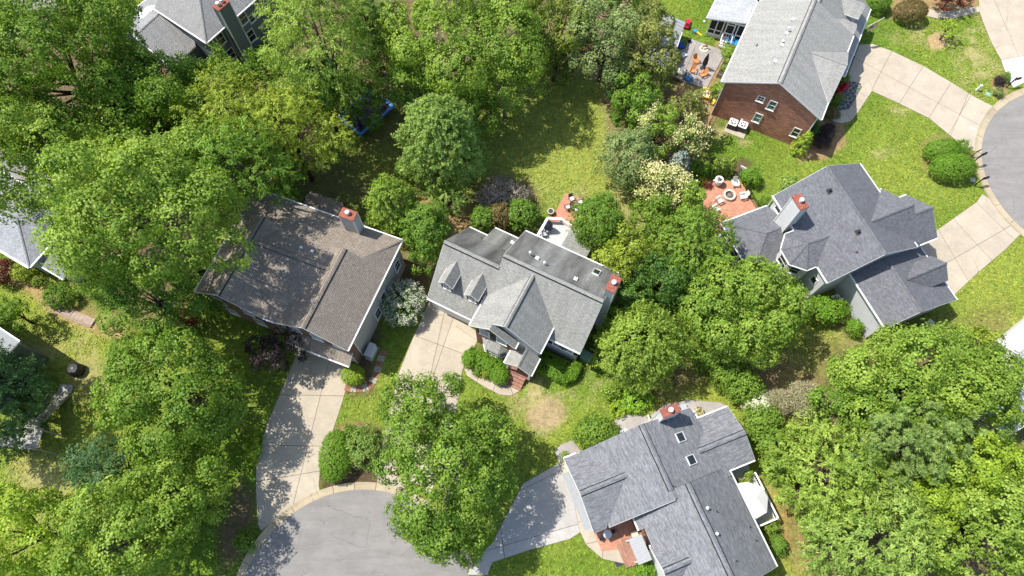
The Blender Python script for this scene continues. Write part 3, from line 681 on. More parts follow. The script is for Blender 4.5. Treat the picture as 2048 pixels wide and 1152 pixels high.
def plant(name, label, cat, px, py, zc, rxp, ryp=None, rz=None, kind='broad', leafm='mid', seed=None, trunk=True, group=None, blossom=None, rot=0.0, bark='bark', **kw):
    """px,py: surveyed crown centre at height zc; rxp, ryp: crown radii in survey pixels"""
    seed = seed if seed is not None else int(px*7+py*13) % 99991
    rg = np.random.default_rng(seed); P = at(px, py, zc); k = mpp(px, py, zc); rx = rxp*k; ry = (ryp if ryp else rxp)*k
    rz = rz if rz is not None else min(zc*.85, rx)
    t = thing(name, label, cat, (P[0], P[1], 0), R(rot), group)
    if kind == 'broad': rx *= 1.07; ry *= 1.07
    fn = dict(broad=crown_broad, conifer=crown_conifer, pine=crown_pine, shrub=crown_shrub, twig=crown_twig)[kind]
    c, nm, ax, ln, wd, ti, L, tc = fn(rg, rx, ry, rz, **kw)
    c = c+np.array([0, 0, zc]); ok = c[:, 2] > .03; TOTAL[0] += int(ok.sum())
    link('crown' if trunk else 'foliage', leaf_mesh('crown', c[ok], nm[ok], ax[ok], ln[ok], wd[ok], ti[ok], LM[leafm]), t)
    if blossom:
        bm, frac, size, zmin = blossom[:4]; dirx = blossom[4] if len(blossom) > 4 else None
        q = tc[(tc[:, 2] > rz*zmin)]
        if dirx is not None: q = q[(q[:, :2]@np.array(dirx[:2])) > dirx[2]*rx]
        q = q[rg.random(len(q)) < frac]*1.04; m = 18; n = len(q)*m
        if n:
            cc = np.repeat(q, m, 0)+rg.normal(size=(n, 3))*size+np.array([0, 0, zc+.1]); cc = cc[cc[:, 2] > .1]; n = len(cc)
            link('blossom', leaf_mesh('blossom', cc, unit(rg.normal(size=(n, 3))*.5+np.array([0, 0, 1.])), rg.normal(size=(n, 3)), size*rg.uniform(.5, .9, n), size*rg.uniform(.4, .8, n), rg.random(n), LM[bm]), t)
    b = MB()
    if trunk:
        r0 = .05+.034*rx; h = zc+rz*.1; j = rg.normal(size=2)*rx*.04
        b.tube([(0, 0, -.1), (j[0]*.4, j[1]*.4, h*.35), (j[0], j[1], h*.7), (j[0], j[1], h+rz*.35)], [r0*1.25, r0*.9, r0*.7, r0*.18], 9)
        if len(L):
            for q in L[:: max(1, len(L)//14)]:
                s = np.array([j[0], j[1], zc-rz*.55+rg.uniform(-.1, .25)*rz]); s[2] = max(s[2], zc*.35); e = np.array([q[0], q[1], q[2]+zc])
                mid = (s+e)/2+np.array([0, 0, -.08*rz]); b.tube([s, mid, e], [r0*.5, r0*.3, r0*.07], 6)
        b.build('trunk', M[bark], t, True)
    else:
        for q in range(6):
            a = rg.random()*6.28; b.tube([(0, 0, 0), (math.cos(a)*rx*.35, math.sin(a)*ry*.35, zc*.7)], [.03, .012], 5)
        b.build('stem', M['bark'], t)
    return t
def tree(label, *a, **k): return plant(k.pop('name', 'tree'), label, 'tree', *a, **k)
def shrub(label, *a, **k):
    k.setdefault('kind', 'shrub'); return plant(k.pop('name', 'shrub'), label, k.pop('cat', 'shrub'), *a, trunk=False, **k)
# ------------------------------------------------------------------ house kit (all in the house's own metres: u along, v across, z up)
def house(name, label, ox, oy, az): return thing(name, label, 'house', (ox, oy, 0), R(az))
def roof(root, polys, mat, name='roof', thick=.12, trim=None, gut=.13, label=None):
    """polys: (edge flags, points); e = eave with gutter, r = rake board, - = joins another plane"""
    b = MB()
    for flags, pts in polys:
        P = [np.array(p, float) for p in pts]; n = np.zeros(3)
        for k in range(len(P)): n = n+np.cross(P[k]-P[0], P[(k+1) % len(P)]-P[0])
        if n[2] < 0: P = P[::-1]; flags = flags[::-1][1:]+flags[::-1][:1]
        b.face(P, 0); dn = np.array([0, 0, -thick]); b.face([p+dn for p in P[::-1]], 1); cen = sum(P)/len(P)
        for k, fl in enumerate(flags):
            if fl == '-': continue
            A, B = P[k], P[(k+1) % len(P)]; b.face([A, A+dn, B+dn, B], 1)
            d = B-A; h = nrm([d[1], -d[0], 0])
            if np.dot(h, (A+B)/2-cen) < 0: h = -h
            z = np.array([0, 0, 1.])
            f = MB()
            if fl == 'e': f.obox((A+B)/2+h*gut/2+z*-.09, d/2, h*gut/2, z*.07); f.build('gutter', trim or M['white'], root)
            else: f.obox((A+B)/2+h*.014-z*.125, d/2, h*.012, z*.1); f.build('rake_board', trim or M['white'], root)
    o = b.build(name, [mat, M['soffit']], root)
    if label: o['label'] = label
    return o
def ridge(root, a, b, mat, w=.17, drop=.09, tabs=True, name='ridge_cap', lift=.05):
    """overlapping cap shingles along a ridge or hip; tabs=False is a raised ridge vent, its black slotted sides splayed to draw a shadow line"""
    a, b = np.array(a, float), np.array(b, float); d = b-a; L = np.linalg.norm(d); d = d/L
    s = nrm(np.cross(d, (0, 0, 1))); n = max(1, int(L/.24)); m = MB(); dz = np.array([0, 0, 1.])
    if not tabs:
        z0 = .1; tip = [a+dz*z0, a+s*w+dz*(z0-drop), a-s*w+dz*(z0-drop)]; end = [b+dz*z0, b+s*w+dz*(z0-drop), b-s*w+dz*(z0-drop)]
        m.face([tip[0], end[0], end[1], tip[1]], 0); m.face([tip[0], tip[2], end[2], end[0]], 0)
        for k, q in ((1, 1), (2, -1)):
            A, B = tip[k], end[k]; e = s*q*.07-dz*.09; m.face([A, B, B+e, A+e], 1); m.face([A+e, B+e, B, A], 1)  # black vent sides, flared outward so they also paint the ridge's shadow line
        m.face([tip[1], tip[1]-dz*.1, tip[2]-dz*.1, tip[2], tip[0]], 0); m.face([end[0], end[2], end[2]-dz*.1, end[1]-dz*.1, end[1]], 0)
        return m.build('ridge_vent', [mat, M['black']], root)
    for k in range(n):
        p, q = a+d*L*k/n, a+d*L*(k+1.12)/n
        z0, z1 = lift, lift+.04
        tip = [p+dz*z0, p+s*w+dz*(z0-drop), p-s*w+dz*(z0-drop)]; end = [q+dz*z1, q+s*w+dz*(z1-drop), q-s*w+dz*(z1-drop)]
        m.face([tip[0], end[0], end[1], tip[1]]); m.face([tip[0], tip[2], end[2], end[0]])
        m.face([end[1], end[0], end[2], end[2]-dz*.05, end[1]-dz*.05])
        m.face([tip[1], end[1], end[1]-dz*.045, tip[1]-dz*.045]); m.face([tip[2], tip[2]-dz*.045, end[2]-dz*.045, end[2]])
    o = m.build(name, mat, root); o['kind'] = 'stuff'; return o
def walls(root, uv, z0, z1, mat, name='wall', label=None):
    b = MB(); b.prism(uv, z0, z1); o = b.build(name, mat, root)
    if label: o['label'] = label
    return o
def gable(root, a, b, apex, z0, mat, th=.12, inn=(0, 1), name='gable_wall'):
    """triangular wall between two eave points and an apex, th thick towards inn"""
    a, b, c = np.array(a, float), np.array(b, float), np.array(apex, float); d = np.array([inn[0], inn[1], 0])*th
    m = MB(); pts = [a, b, c] if z0 is None else [np.array([a[0], a[1], z0]), np.array([b[0], b[1], z0]), b, c, a]
    nn = sum(np.cross(pts[k]-pts[0], pts[(k+1) % len(pts)]-pts[0]) for k in range(len(pts)))
    if np.dot(nn, d) > 0: pts = pts[::-1]
    m.face(pts); m.face([p+d for p in pts[::-1]])
    for k in range(len(pts)): m.face([pts[k], pts[k]+d, pts[(k+1) % len(pts)]+d, pts[(k+1) % len(pts)]])
    return m.build(name, mat, root)
def window(root, c, ax, out_, w=.95, h=1.5, bars=(1, 1), glass='glass', shutters=False, mat=None, name='window', fw=.1):
    """double hung window proud of the wall: frame with sill and rails, panes behind, shutters beside"""
    mat = mat or M['white']; c = np.array(c, float); ax = nrm(list(ax)+[0])[:3]; o = nrm(list(out_)+[0])[:3]; z = np.array([0, 0, 1.])
    m = MB()
    for s in (-1, 1):
        m.obox(c+ax*s*(w/2+fw/2)+o*.03, ax*fw/2, o*.035, z*(h/2+fw)); m.obox(c+z*s*(h/2+fw/2)+o*.03, ax*(w/2-.002), o*.034, z*fw/2)
    m.obox(c-z*(h/2+fw+.025)+o*.05, ax*(w/2+fw+.05), o*.07, z*.025)
    for k in range(1, bars[0]+1): m.obox(c+z*(-h/2+h*k/(bars[0]+1))+o*.022, ax*(w/2-.002), o*.02, z*.028)
    for k in range(1, bars[1]): m.obox(c+ax*(-w/2+w*k/bars[1])+o*.021, ax*.014, o*.018, z*(h/2-.002))
    f = m.build(name, mat, root)
    p = MB(); p.obox(c+o*.004, ax*(w/2-.003), o*.008, z*(h/2-.003)); p.build('pane', M[glass], f)
    if shutters:
        for s in (-1, 1):
            q = MB(); cc = c+ax*s*(w/2+fw+.24)+o*.03
            q.obox(cc, ax*.21, o*.025, z*(h/2+.03))
            for k in range(9): q.obox(cc+z*(-h/2+.1+k*(h-.2)/8)+o*.03, ax*.16, o*.01, z*.04)
            q.build('shutter', M['shutter'], root)
    return f
def chimney(root, u0, u1, v0, v1, z0, z1, mat, trim=True, flues=1, name='chimney'):
    b = MB(); b.box(u0, u1, v0, v1, z0, z1); o = b.build(name, mat, root)
    if trim:
        c = MB()
        for x, y in ((u0, v0), (u1, v0), (u0, v1), (u1, v1)): c.box(x-.055, x+.055, y-.055, y+.055, z0, z1-.05)
        c.build('corner_board', M['offwhite'], o)
    c = MB(); e = .07
    c.box(u0-e, u1+e, v0-e, v1+e, z1, z1+.09); c.prism(inset([(u0-e, v0-e), (u1+e, v0-e), (u1+e, v1+e), (u0-e, v1+e)], .05), z1+.09, z1+.13); c.build('cap', M['rust'], o)
    for k in range(flues):
        q = MB(); cu = (u0+u1)/2+(k-(flues-1)/2)*.6; cv = (v0+v1)/2
        q.lathe([(.17, 0), (.17, .28), (.24, .3), (.24, .42), (.2, .47), (.06, .52)], (cu, cv, z1+.13), 16); q.build('flue', M['vent'], o)
    return o
def vent(root, u, v, z, kind='mush', h=.5):
    b = MB()
    if kind == 'mush':
        b.lathe([(.055, -.35), (.055, h*.7), (.14, h*.72), (.15, h*.86), (.1, h*.98), (.02, h)], (u, v, z), 14); b.build('vent_pipe', M['vent'], root)
    elif kind == 'pipe':
        b.lathe([(.04, -.3), (.04, .3)], (u, v, z), 10); b.lathe([(.12, -.12), (.09, .02), (.05, .06)], (u, v, z), 10); b.build('vent_pipe', M['dark'], root)
    elif kind == 'hood':
        b.obox((u, v, z+.06), (.16, 0, 0), (0, .14, 0), (0, 0, .07)); b.obox((u, v, z+.15), (.18, 0, 0), (0, .16, .03), (0, 0, .02)); b.build('roof_vent', M['vent'], root)
    else:
        b.obox((u, v, z+.03), (.26, 0, 0), (0, .22, 0), (0, 0, .05)); b.lathe([(.08, 0), (.08, .3), (.16, .32), (.13, .4)], (u, v, z+.05), 12); b.build('vent_pipe', M['dark'], root)
def skylight(root, c, au, av, n):
    c, au, av, n = (np.array(q, float) for q in (c, au, av, n)); m = MB()
    for s in (-1, 1):
        m.obox(c+au*s*.94+n*.06, au*.06, av, n*.09); m.obox(c+av*s*.94+n*.06, au*.88-au*.002, av*.06, n*.088)
    f = m.build('skylight', M['offwhite'], root); g = MB(); g.obox(c+n*.07, au*.88, av*.88, n*.02); g.build('pane', M['glass'], f)
def panels(root, a, b, c, d, n, mat, name='roof_panel', th=.03):
    """sloping metal roof of n standing-seam sheets; a-b low edge, d-c high edge"""
    a, b, c, d = (np.array(q, float) for q in (a, b, c, d)); nn = nrm(np.cross(b-a, d-a)); nn = nn if nn[2] > 0 else -nn
    for k in range(n):
        s0, s1 = (k+.02)/n, (k+.98)/n; P = [a+(b-a)*s0, a+(b-a)*s1, d+(c-d)*s1, d+(c-d)*s0]
        m = MB(); m.solid([p-nn*th for p in P] if np.dot(np.cross(P[1]-P[0], P[3]-P[0]), nn) > 0 else [p-nn*th for p in P[::-1]], P if np.dot(np.cross(P[1]-P[0], P[3]-P[0]), nn) > 0 else P[::-1])
        x0, x1 = a+(b-a)*k/n, d+(c-d)*k/n; m.bar(x0+nn*.02, x1+nn*.02, .035, .05, up=nn); m.build(name, mat, root)
def door(root, c, ax, out_, w=.95, h=2.1, mat=None, name='door'):
    c = np.array(c, float); ax = nrm(list(ax)+[0])[:3]; o = nrm(list(out_)+[0])[:3]; z = np.array([0, 0, 1.]); m = MB()
    m.obox(c+o*.02, ax*w/2, o*.03, z*h/2)
    for s in (-1, 1):
        for q in (-.26, .24): m.obox(c+ax*s*w*.22+z*h*q+o*.055, ax*w*.15, o*.012, z*h*.16)
    f = m.build(name, mat or M['dark'], root); k = MB(); k.lathe([(.03, 0), (.04, .03), (.02, .06)], tuple(c+ax*w*.4+o*.08-z*.03), 8); k.build('handle', M['steel'], f)
def garage_door(root, c, ax, out_, w, h=2.3):
    c = np.array(c, float); ax = nrm(list(ax)+[0])[:3]; o = nrm(list(out_)+[0])[:3]; z = np.array([0, 0, 1.]); f = MB()
    for s in (-1, 1): f.obox(c+ax*s*(w/2+.08)+o*.03, ax*.08, o*.035, z*(h/2+.08))
    f.obox(c+z*(h/2+.08)+o*.03, ax*w/2, o*.033, z*.08); fr = f.build('garage_door', M['white'], root)
    for k in range(4): p = MB(); p.obox(c+z*(-h/2+h*(k+.5)/4)+o*.015, ax*(w/2-.01), o*.012, z*(h/8-.012)); p.build('panel', M['offwhite'], fr)
# ------------------------------------------------------------------ centre house: grey roof, two dormers, brick front gable
G3 = m_shingle('roof_pale_grey', (0.284, 0.282, 0.259), (0.344, 0.34, 0.314), (.15, .148, .135), .3, .145, blot=.1)
G3S = m_shingle('roof_algae_grey', (0.27, 0.268, 0.246), (0.321, 0.319, 0.296), (.14, .14, .13), .3, .145, stain=((.08, .077, .07), .93), blot=.12, streaks=[(-9.2, 1.0), (-10.9, .9), (-3.4, 1.2)])
h = house('house', 'grey shingled house with two dormers and a brick front gable', -8.78, 25.72, -27)
fp = lambda v: 3.4+1.1*v                                    # the long front slope
RZ = fp(5.6)
roof(h, [('e---r', [(-.1, 0, 3.4), (5.9, 0, 3.4), (6.1, 2.27, fp(2.27)), (6.1, 4.65, fp(4.65)), (-.1, 4.65, fp(4.65))]),
         ('----', [(6.1, 2.27, fp(2.27)), (9.55, 5.2, fp(5.2)), (9.55, 5.6, RZ), (6.1, 5.6, RZ)]),
         ('-er---', [(13.3, 2.27, fp(2.27)), (13.3, 1.36, fp(1.36)), (16.75, 1.36, fp(1.36)), (16.75, 5.6, RZ), (9.55, 5.6, RZ), (9.55, 5.2, fp(5.2))])], G3)
roof(h, [('-rer', [(6.1, 5.6, RZ), (16.75, 5.6, RZ), (16.75, 10.4, 6.2), (6.1, 10.4, 6.2)])], G3S, label='rear slope streaked with dark algae')
roof(h, [('--er', [(-.1, 4.65, fp(4.65)), (6.1, 4.65, fp(4.65)), (6.1, 9.3, 3.4), (-.1, 9.3, 3.4)]),
         ('--er', [(2.3, 8.1, 4.75), (6.2, 8.1, 4.75), (6.2, 10.7, 2.95), (2.3, 10.7, 2.95)])], G3S)
ridge(h, (-.1, 4.65, fp(4.65)), (6.1, 4.65, fp(4.65)), G3, .2, .17, False); ridge(h, (6.1, 5.6, RZ), (16.75, 5.6, RZ), G3, .2, .15, False)
# front gable, its lower forward gable on the left, and the porch roof
roof(h, [('-re-', [(9.55, 5.2, 9.09), (9.55, -.75, 9.09), (5.8, -.75, 5.9), (5.8, 2.27, 5.9)]),
         ('-er-', [(9.55, 5.2, 9.09), (13.3, 2.27, 5.9), (13.3, -.75, 5.9), (9.55, -.75, 9.09)])], G3)
ridge(h, (9.55, -.75, 9.09), (9.55, 5.2, 9.09), G3, .2, .15, False)
roof(h, [('-re-', [(8.15, -.75, 7.9), (8.15, -1.35, 7.9), (5.8, -1.35, 5.9), (5.8, -.75, 5.9)]), ('-er-', [(8.15, -.6, 7.9), (10.85, -.6, 5.6), (10.85, -1.35, 5.6), (8.15, -1.35, 7.9)])], G3)
roof(h, [('-re-', [(11.75, -.45, 4.35), (11.75, -2.5, 4.35), (10.25, -2.5, 3.2), (10.25, -.9, 3.2)]), ('-er-', [(11.75, -.45, 4.35), (13.25, -.45, 3.2), (13.25, -2.5, 3.2), (11.75, -2.5, 4.35)])], G3, name='porch_roof')
ridge(h, (11.75, -2.5, 4.35), (11.75, -.45, 4.35), G3, .16, .12)
walls(h, [(.25, .35), (6.3, .35), (6.3, 8.9), (.25, 8.9)], 0, 3.3, M['siding_grey']); walls(h, [(6.4, 1.7), (16.45, 1.7), (16.45, 10.05), (6.4, 10.05)], 0, 4.85, M['siding_grey'])
walls(h, [(6.4, 4.0), (16.45, 4.0), (16.45, 10.05), (6.4, 10.05)], 4.85, 6.1, M['siding_grey'])
walls(h, [(2.6, 8.9), (6.1, 8.9), (6.1, 10.4), (2.6, 10.4)], 0, 2.8, M['siding_grey'])
gable(h, (16.45, 1.8, 5.1), (16.45, 10.0, 6.3), (16.45, 5.6, RZ-.15), 4.6, M['siding_grey'], .12, (-1, 0)); gable(h, (6.4, 1.8, 5.1), (6.4, 10.0, 6.3), (6.4, 5.6, RZ-.15), 4.6, M['siding_grey'], .12, (1, 0))
gable(h, (.25, .5, 3.7), (.25, 8.8, 3.7), (.25, 4.65, fp(4.65)-.2), 3.2, M['siding_grey'], .12, (1, 0))
walls(h, [(6.2, -1.0), (10.55, -1.0), (10.55, 2.5), (6.2, 2.5)], 0, 5.75, M['brickred'], label='red brick front wall'); gable(h, (6.2, -1.0, 5.7), (10.55, -1.0, 5.7), (8.15, -1.0, 7.72), None, M['brickred'])
walls(h, [(10.56, -.45), (12.95, -.45), (12.95, 2.5), (10.56, 2.5)], 0, 5.7, M['siding_pale']); gable(h, (6.2, -.45, 5.9), (12.95, -.45, 5.9), (9.55, -.45, 8.95), None, M['siding_pale'])
for u in (7.3, 9.2): window(h, (u, -1.0, 4.75), (1, 0), (0, -1), .95, 1.35, (3, 2), shutters=True)
for u in (14.25, 15.55): window(h, (u-.05, 1.7, 3.35), (1, 0), (0, -1), .9, 1.5, (3, 2), shutters=True)
# bay window
bb = [(7.0, -1.0), (7.75, -1.8), (9.15, -1.8), (9.9, -1.0)]
walls(h, bb, .5, 2.7, M['siding_white'], 'bay_window'); b = MB(); b.prism(inset([(6.9, -1.0), (7.7, -1.92), (9.2, -1.92), (10.0, -1.0)], 0), 2.7, 2.8); b.build('bay_cornice', M['white'], h)
b = MB(); top = [(7.75, -1.02, 3.5), (9.15, -1.02, 3.5)]; lo = [(6.9, -1.02, 2.82), (7.7, -1.92, 2.82), (9.2, -1.92, 2.82), (10.0, -1.02, 2.82)]
b.face([lo[1], lo[2], top[1], top[0]]); b.face([lo[0], lo[1], top[0]]); b.face([lo[2], lo[3], top[1]]); b.build('bay_roof', G3, h)
window(h, (8.45, -1.8, 1.7), (1, 0), (0, -1), 1.15, 1.3, (1, 2)); window(h, (9.53, -1.4, 1.7), (.75, .8), (.8, -.75), .62, 1.3, (1, 1)); window(h, (7.37, -1.4, 1.7), (.75, -.8), (-.8, -.75), .62, 1.3, (1, 1))
# porch: posts, door, brick steps
door(h, (11.75, -.45, 1.95), (1, 0), (0, -1), 1.0, 2.1, M['rust'])
for u in (10.5, 13.0):
    b = MB(); b.box(u-.09, u+.09, -2.4, -2.22, .8, 3.12); b.build('porch_post', M['white'], h)
walls(h, [(10.3, -2.4), (13.1, -2.4), (13.1, -.46), (10.3, -.46)], 0, .82, M['brickred'], 'porch_floor')
for k in range(4):
    for q in range(4):
        b = MB(); b.box(10.92+q*.44, 11.34+q*.44, -2.42-.33*(k+1)+.015, -2.42-.33*k, -.05, .68-.19*k+(q % 2)*.006); b.build('brick_step', M['brickhome'], h)
# garage door under the front eave, corner downpipe
garage_door(h, (2.9, .35, 1.25), (1, 0), (0, -1), 4.8); b = MB(); b.tube([(.2, .1, 3.2), (.2, .28, 3.0), (.2, .28, .1)], .045, 8); b.build('downpipe', M['white'], h)
for ud in (1.78, 4.72):                                       # dormers
    d = bpy.data.objects.new('dormer', None); C.objects.link(d); d.parent = h
    roof(d, [('-re-', [(ud, 3.75, 7.5), (ud, 1.1, 7.5), (ud-.8, 1.1, 6.6), (ud-.8, 2.9, 6.6)]), ('-er-', [(ud, 3.75, 7.5), (ud+.8, 2.9, 6.6), (ud+.8, 1.1, 6.6), (ud, 1.1, 7.5)])], G3, 'dormer_roof', .06, gut=.03)
    walls(d, [(ud-.68, 1.3), (ud+.68, 1.3), (ud+.68, 3.0), (ud-.68, 3.0)], 4.6, 6.62, M['siding_grey'], 'dormer_wall'); gable(d, (ud-.68, 1.3, 6.6), (ud+.68, 1.3, 6.6), (ud, 1.3, 7.38), None, M['siding_grey'], name='dormer_gable')
    window(d, (ud, 1.3, 5.85), (1, 0), (0, -1), .66, 1.1, (1, 2), fw=.09)
    for s in (-1, 1): b = MB(); b.obox((ud+s*.55, 1.27, 5.85), (.1, 0, 0), (0, .02, 0), (0, 0, .55)); b.build('shutter', M['shutter'], d)
chimney(h, 16.47, 17.35, 6.45, 8.1, 0, 10.3, M['siding_pale'])
bs = lambda v: RZ-.7*(v-5.6)
vent(h, 8.2, 7.2, bs(7.2), h=.75); vent(h, 9.95, 6.8, bs(6.8), h=.6); vent(h, 9.0, 7.15, bs(7.15), 'hood'); vent(h, 13.35, 6.75, bs(6.75), 'hood'); vent(h, 2.0, 8.3, 4.5, 'pipe'); vent(h, 5.0, 9.6, 3.75, 'hood')
skylight(h, (14.75, 9.0, bs(9.0)), (.36, 0, 0), (0, .42, -.29), nrm((0, .7, 1)))
# rear deck with white rail, and the low roof beside it
D = [(6.65, 10.4), (9.45, 10.4), (9.6, 15.3), (8.2, 15.6), (6.7, 14.9)]
b = MB(); b.prism(D, .85, 1.0); b.build('deck_floor', M['deckgrey'], h)
roof(h, [('-rer', [(9.7, 10.1, 3.3), (12.7, 10.1, 3.3), (12.7, 14.6, 2.6), (9.7, 14.6, 2.6)])], m_shingle('roof_porch_grey', (.26, .26, .235), (.3, .3, .27), (.14, .14, .12)), 'sunroom_roof')
walls(h, [(9.9, 10.05), (12.5, 10.05), (12.5, 14.3), (9.9, 14.3)], 0, 2.5, M['siding_white'], 'sunroom_wall')
def rail(root, pts, z, hh=.95, mat=None, step=.13, post=.1, cap=.12):
    mat = mat or M['white']
    def one(nm, *a): b = MB(); b.bar(*a); b.build(nm, mat, root)
    for a, c in zip(pts, pts[1:]):
        A, Cc = np.array([a[0], a[1], z]), np.array([c[0], c[1], z]); L = np.linalg.norm(Cc-A); n = max(1, int(L/step))
        one('top_rail', A+(0, 0, hh), Cc+(0, 0, hh), cap, .05); one('bottom_rail', A+(0, 0, .12), Cc+(0, 0, .12), .05, .07)
        for k in range(n+1):
            p = A+(Cc-A)*k/n; e = k in (0, n); one('post' if e else 'baluster', p+(0, 0, .02 if e else .12), p+(0, 0, hh-.026), post if e else .035)
rail(h, [(6.7, 10.7), (6.72, 14.9), (8.2, 15.55), (9.6, 15.25)], 1.0, cap=.3, post=.2, step=.16)

# ------------------------------------------------------------------ left house: brown roof with two long cross gables
G2 = m_shingle('roof_brown_grey', (0.262, 0.219, 0.178), (0.32, 0.27, 0.221), (.095, .08, .066), .34, .17, run=.06, blot=.09, mort=.016)
h = house('house', 'brown roofed house shaded by the tall trees, with a row of upper windows', -15.81, 19.285, -21)
pf = lambda v: 6.2+.381*v; pb = lambda v: 6.2+.381*(12.6-v); ZM = pf(6.3); ZG = 8.9
lv = lambda u0, u: ZG-.67*abs(u-u0)
UL, UR = -13.5, -4.2
vl = lambda du: (ZG-.67*du-6.2)/.381                          # where a cross gable slope meets the front slope
roof(h, [('-re-', [(UL, 9.05, ZG), (UL, -.15, ZG), (-17.0, -.15, lv(UL, -17.0)), (-17.0, 9.05, lv(UL, -17.0))]),
         ('r---', [(UL, -.15, ZG), (UL+4.03, -.15, 6.2), (UL+.45, 6.3, ZM), (UL, 6.3, ZG)]),
         ('---r', [(UL, 6.3, ZG), (UL+.45, 6.3, ZM), (UL+1.83, 9.05, pb(9.05)), (UL, 9.05, ZG)])], G2)
roof(h, [('r---', [(UR, -.15, ZG), (UR-4.03, -.15, 6.2), (UR-.45, 6.3, ZM), (UR, 6.3, ZG)]),
         ('---r', [(UR, 6.3, ZG), (UR-.45, 6.3, ZM), (UR-1.83, 8.75, pb(8.75)), (UR, 8.75, ZG)]),
         ('-re--', [(UR, 8.75, ZG), (UR, -.15, ZG), (-.15, -.15, lv(UR, -.15)), (-.15, 12.65, lv(UR, -.15)), (-2.55, 8.75, lv(UR, -2.55))])], G2)
roof(h, [('-e--', [(UL+.45, 6.3, ZM), (UL+4.03, -.1, 6.2), (UR-4.03, -.1, 6.2), (UR-.45, 6.3, ZM)]),
         ('--e-', [(UL+.45, 6.3, ZM), (UR-.45, 6.3, ZM), (UR-.45, 12.65, 6.18), (UL+.45, 12.65, 6.18)]),
         ('--e-', [(UR-.45, 6.3, ZM), (-2.55, 8.75, pb(8.75)), (-.15, 12.65, 6.18), (UR-.45, 12.65, 6.18)]),
         ('-er-', [(UL+.45, 6.3, ZM), (UL+.45, 12.65, 6.18), (-17.0, 12.65, 6.18), (-17.0, 9.0, pb(9.0))])], G2)
for a, b_ in (((UL, -.15, ZG), (UL, 9.05, ZG)), ((UR, -.15, ZG), (UR, 8.75, ZG)), ((UL+.5, 6.3, ZM), (UR-.5, 6.3, ZM))): ridge(h, a, b_, G2, .24, .15, False)
ridge(h, (-.15, 12.65, 6.22), (-2.55, 8.75, pb(8.75)), G2, .15, .06); ridge(h, (UR-1.5, 10.9, 6.75), (UR-1.5, 9.7, 7.2), G2, .2, .1)
walls(h, [(-16.6, .3), (-9.5, .3), (-9.5, 1.1), (-7.9, 1.1), (-7.9, .3), (-.5, .3), (-.5, 12.25), (-16.6, 12.25)], 0, 6.05, M['siding_grey'])
m = m_brick('brown_brick', (.16, .085, .06), (.24, .13, .09), (.26, .22, .19), .24, .08, .35)
walls(h, [(-16.65, .22), (-9.55, .22), (-9.55, .5), (-16.65, .5)], 0, 6.0, m, 'brick_wall'); walls(h, [(-7.85, .22), (-.44, .22), (-.44, 1.1), (-7.85, 1.1)], 0, 6.0, m, 'brick_wall')
gable(h, (-16.4, .22, 6.0), (-9.8, .22, 6.0), (UL, .22, ZG-.2), None, m); gable(h, (-7.8, .22, 6.0), (-.5, .22, 6.0), (UR, .22, ZG-.2), None, m)
for u in (-15.3, -12.0): window(h, (u, .22, 4.7), (1, 0), (0, -1), 1.0, 1.5, (1, 2))
for u in (-14.9, -11.6): window(h, (u, .22, 1.9), (1, 0), (0, -1), 1.0, 1.5, (1, 2))
for u in (-6.4, -4.0, -1.7): window(h, (u, .22, 5.1), (1, 0), (0, -1), 1.0, 1.25, (1, 2))
for v, z in ((11.0, 2.9), (7.3, 2.4), (5.6, 1.7)): window(h, (-.5, v, z), (0, 1), (1, 0), .9, 1.6, (1, 1))
roof(h, [('rer-', [(-7.4, .2, 4.15), (-7.4, -1.0, 3.2), (-.3, -1.0, 3.2), (-.3, .2, 4.15)])], G2, 'pent_roof')
garage_door(h, (-3.4, .2, 1.3), (1, 0), (0, -1), 5.4, 2.4)
b = MB(); b.tube([(-7.8, -.1, 6.0), (-7.75, .12, 5.4), (-7.7, .15, 4.2)], .05, 8); b.tube([(-7.35, -1.0, 3.1), (-7.6, -.9, 2.9)], .05, 8); b.build('downpipe', M['white'], h)
b = MB(); b.box(-.46, -.40, 1.08, 1.18, 0, 6.0); b.build('corner_board', M['white'], h)
chimney(h, -5.95, -4.4, 11.5, 12.45, 0, 9.6, M['siding_grey'])
for u, v in ((-8.7, 7.2), (-7.5, 7.25)): vent(h, u+.3, v+.2, pb(v), h=.35)
vent(h, -2.85, 7.7, lv(UR, -2.85)-.1, 'pipe'); vent(h, -12.2, 11.5, 6.65, 'pipe')
roof(h, [('e--', [(-13.4, 15.7, 3.0), (-9.2, 15.7, 3.0), (-11.1, 14.2, 3.75)]), ('e--', [(-9.2, 12.7, 3.0), (-9.2, 15.7, 3.0), (-11.1, 14.2, 3.75)]), ('e--', [(-13.4, 15.7, 3.0), (-13.4, 12.7, 3.0), (-11.1, 14.2, 3.75)]), ('---', [(-13.4, 12.7, 3.0), (-9.2, 12.7, 3.0), (-11.1, 14.2, 3.75)])], G2, 'porch_roof', trim=M['dark'])
for u, v in ((-13.2, 15.5), (-9.4, 15.5)): b = MB(); b.box(u-.08, u+.08, v-.08, v+.08, 0, 2.9); b.build('porch_post', M['white'], h)
walls(h, [(-13.2, 12.3), (-9.4, 12.3), (-9.4, 15.5), (-13.2, 15.5)], 0, .9, M['wood'], 'porch_floor')
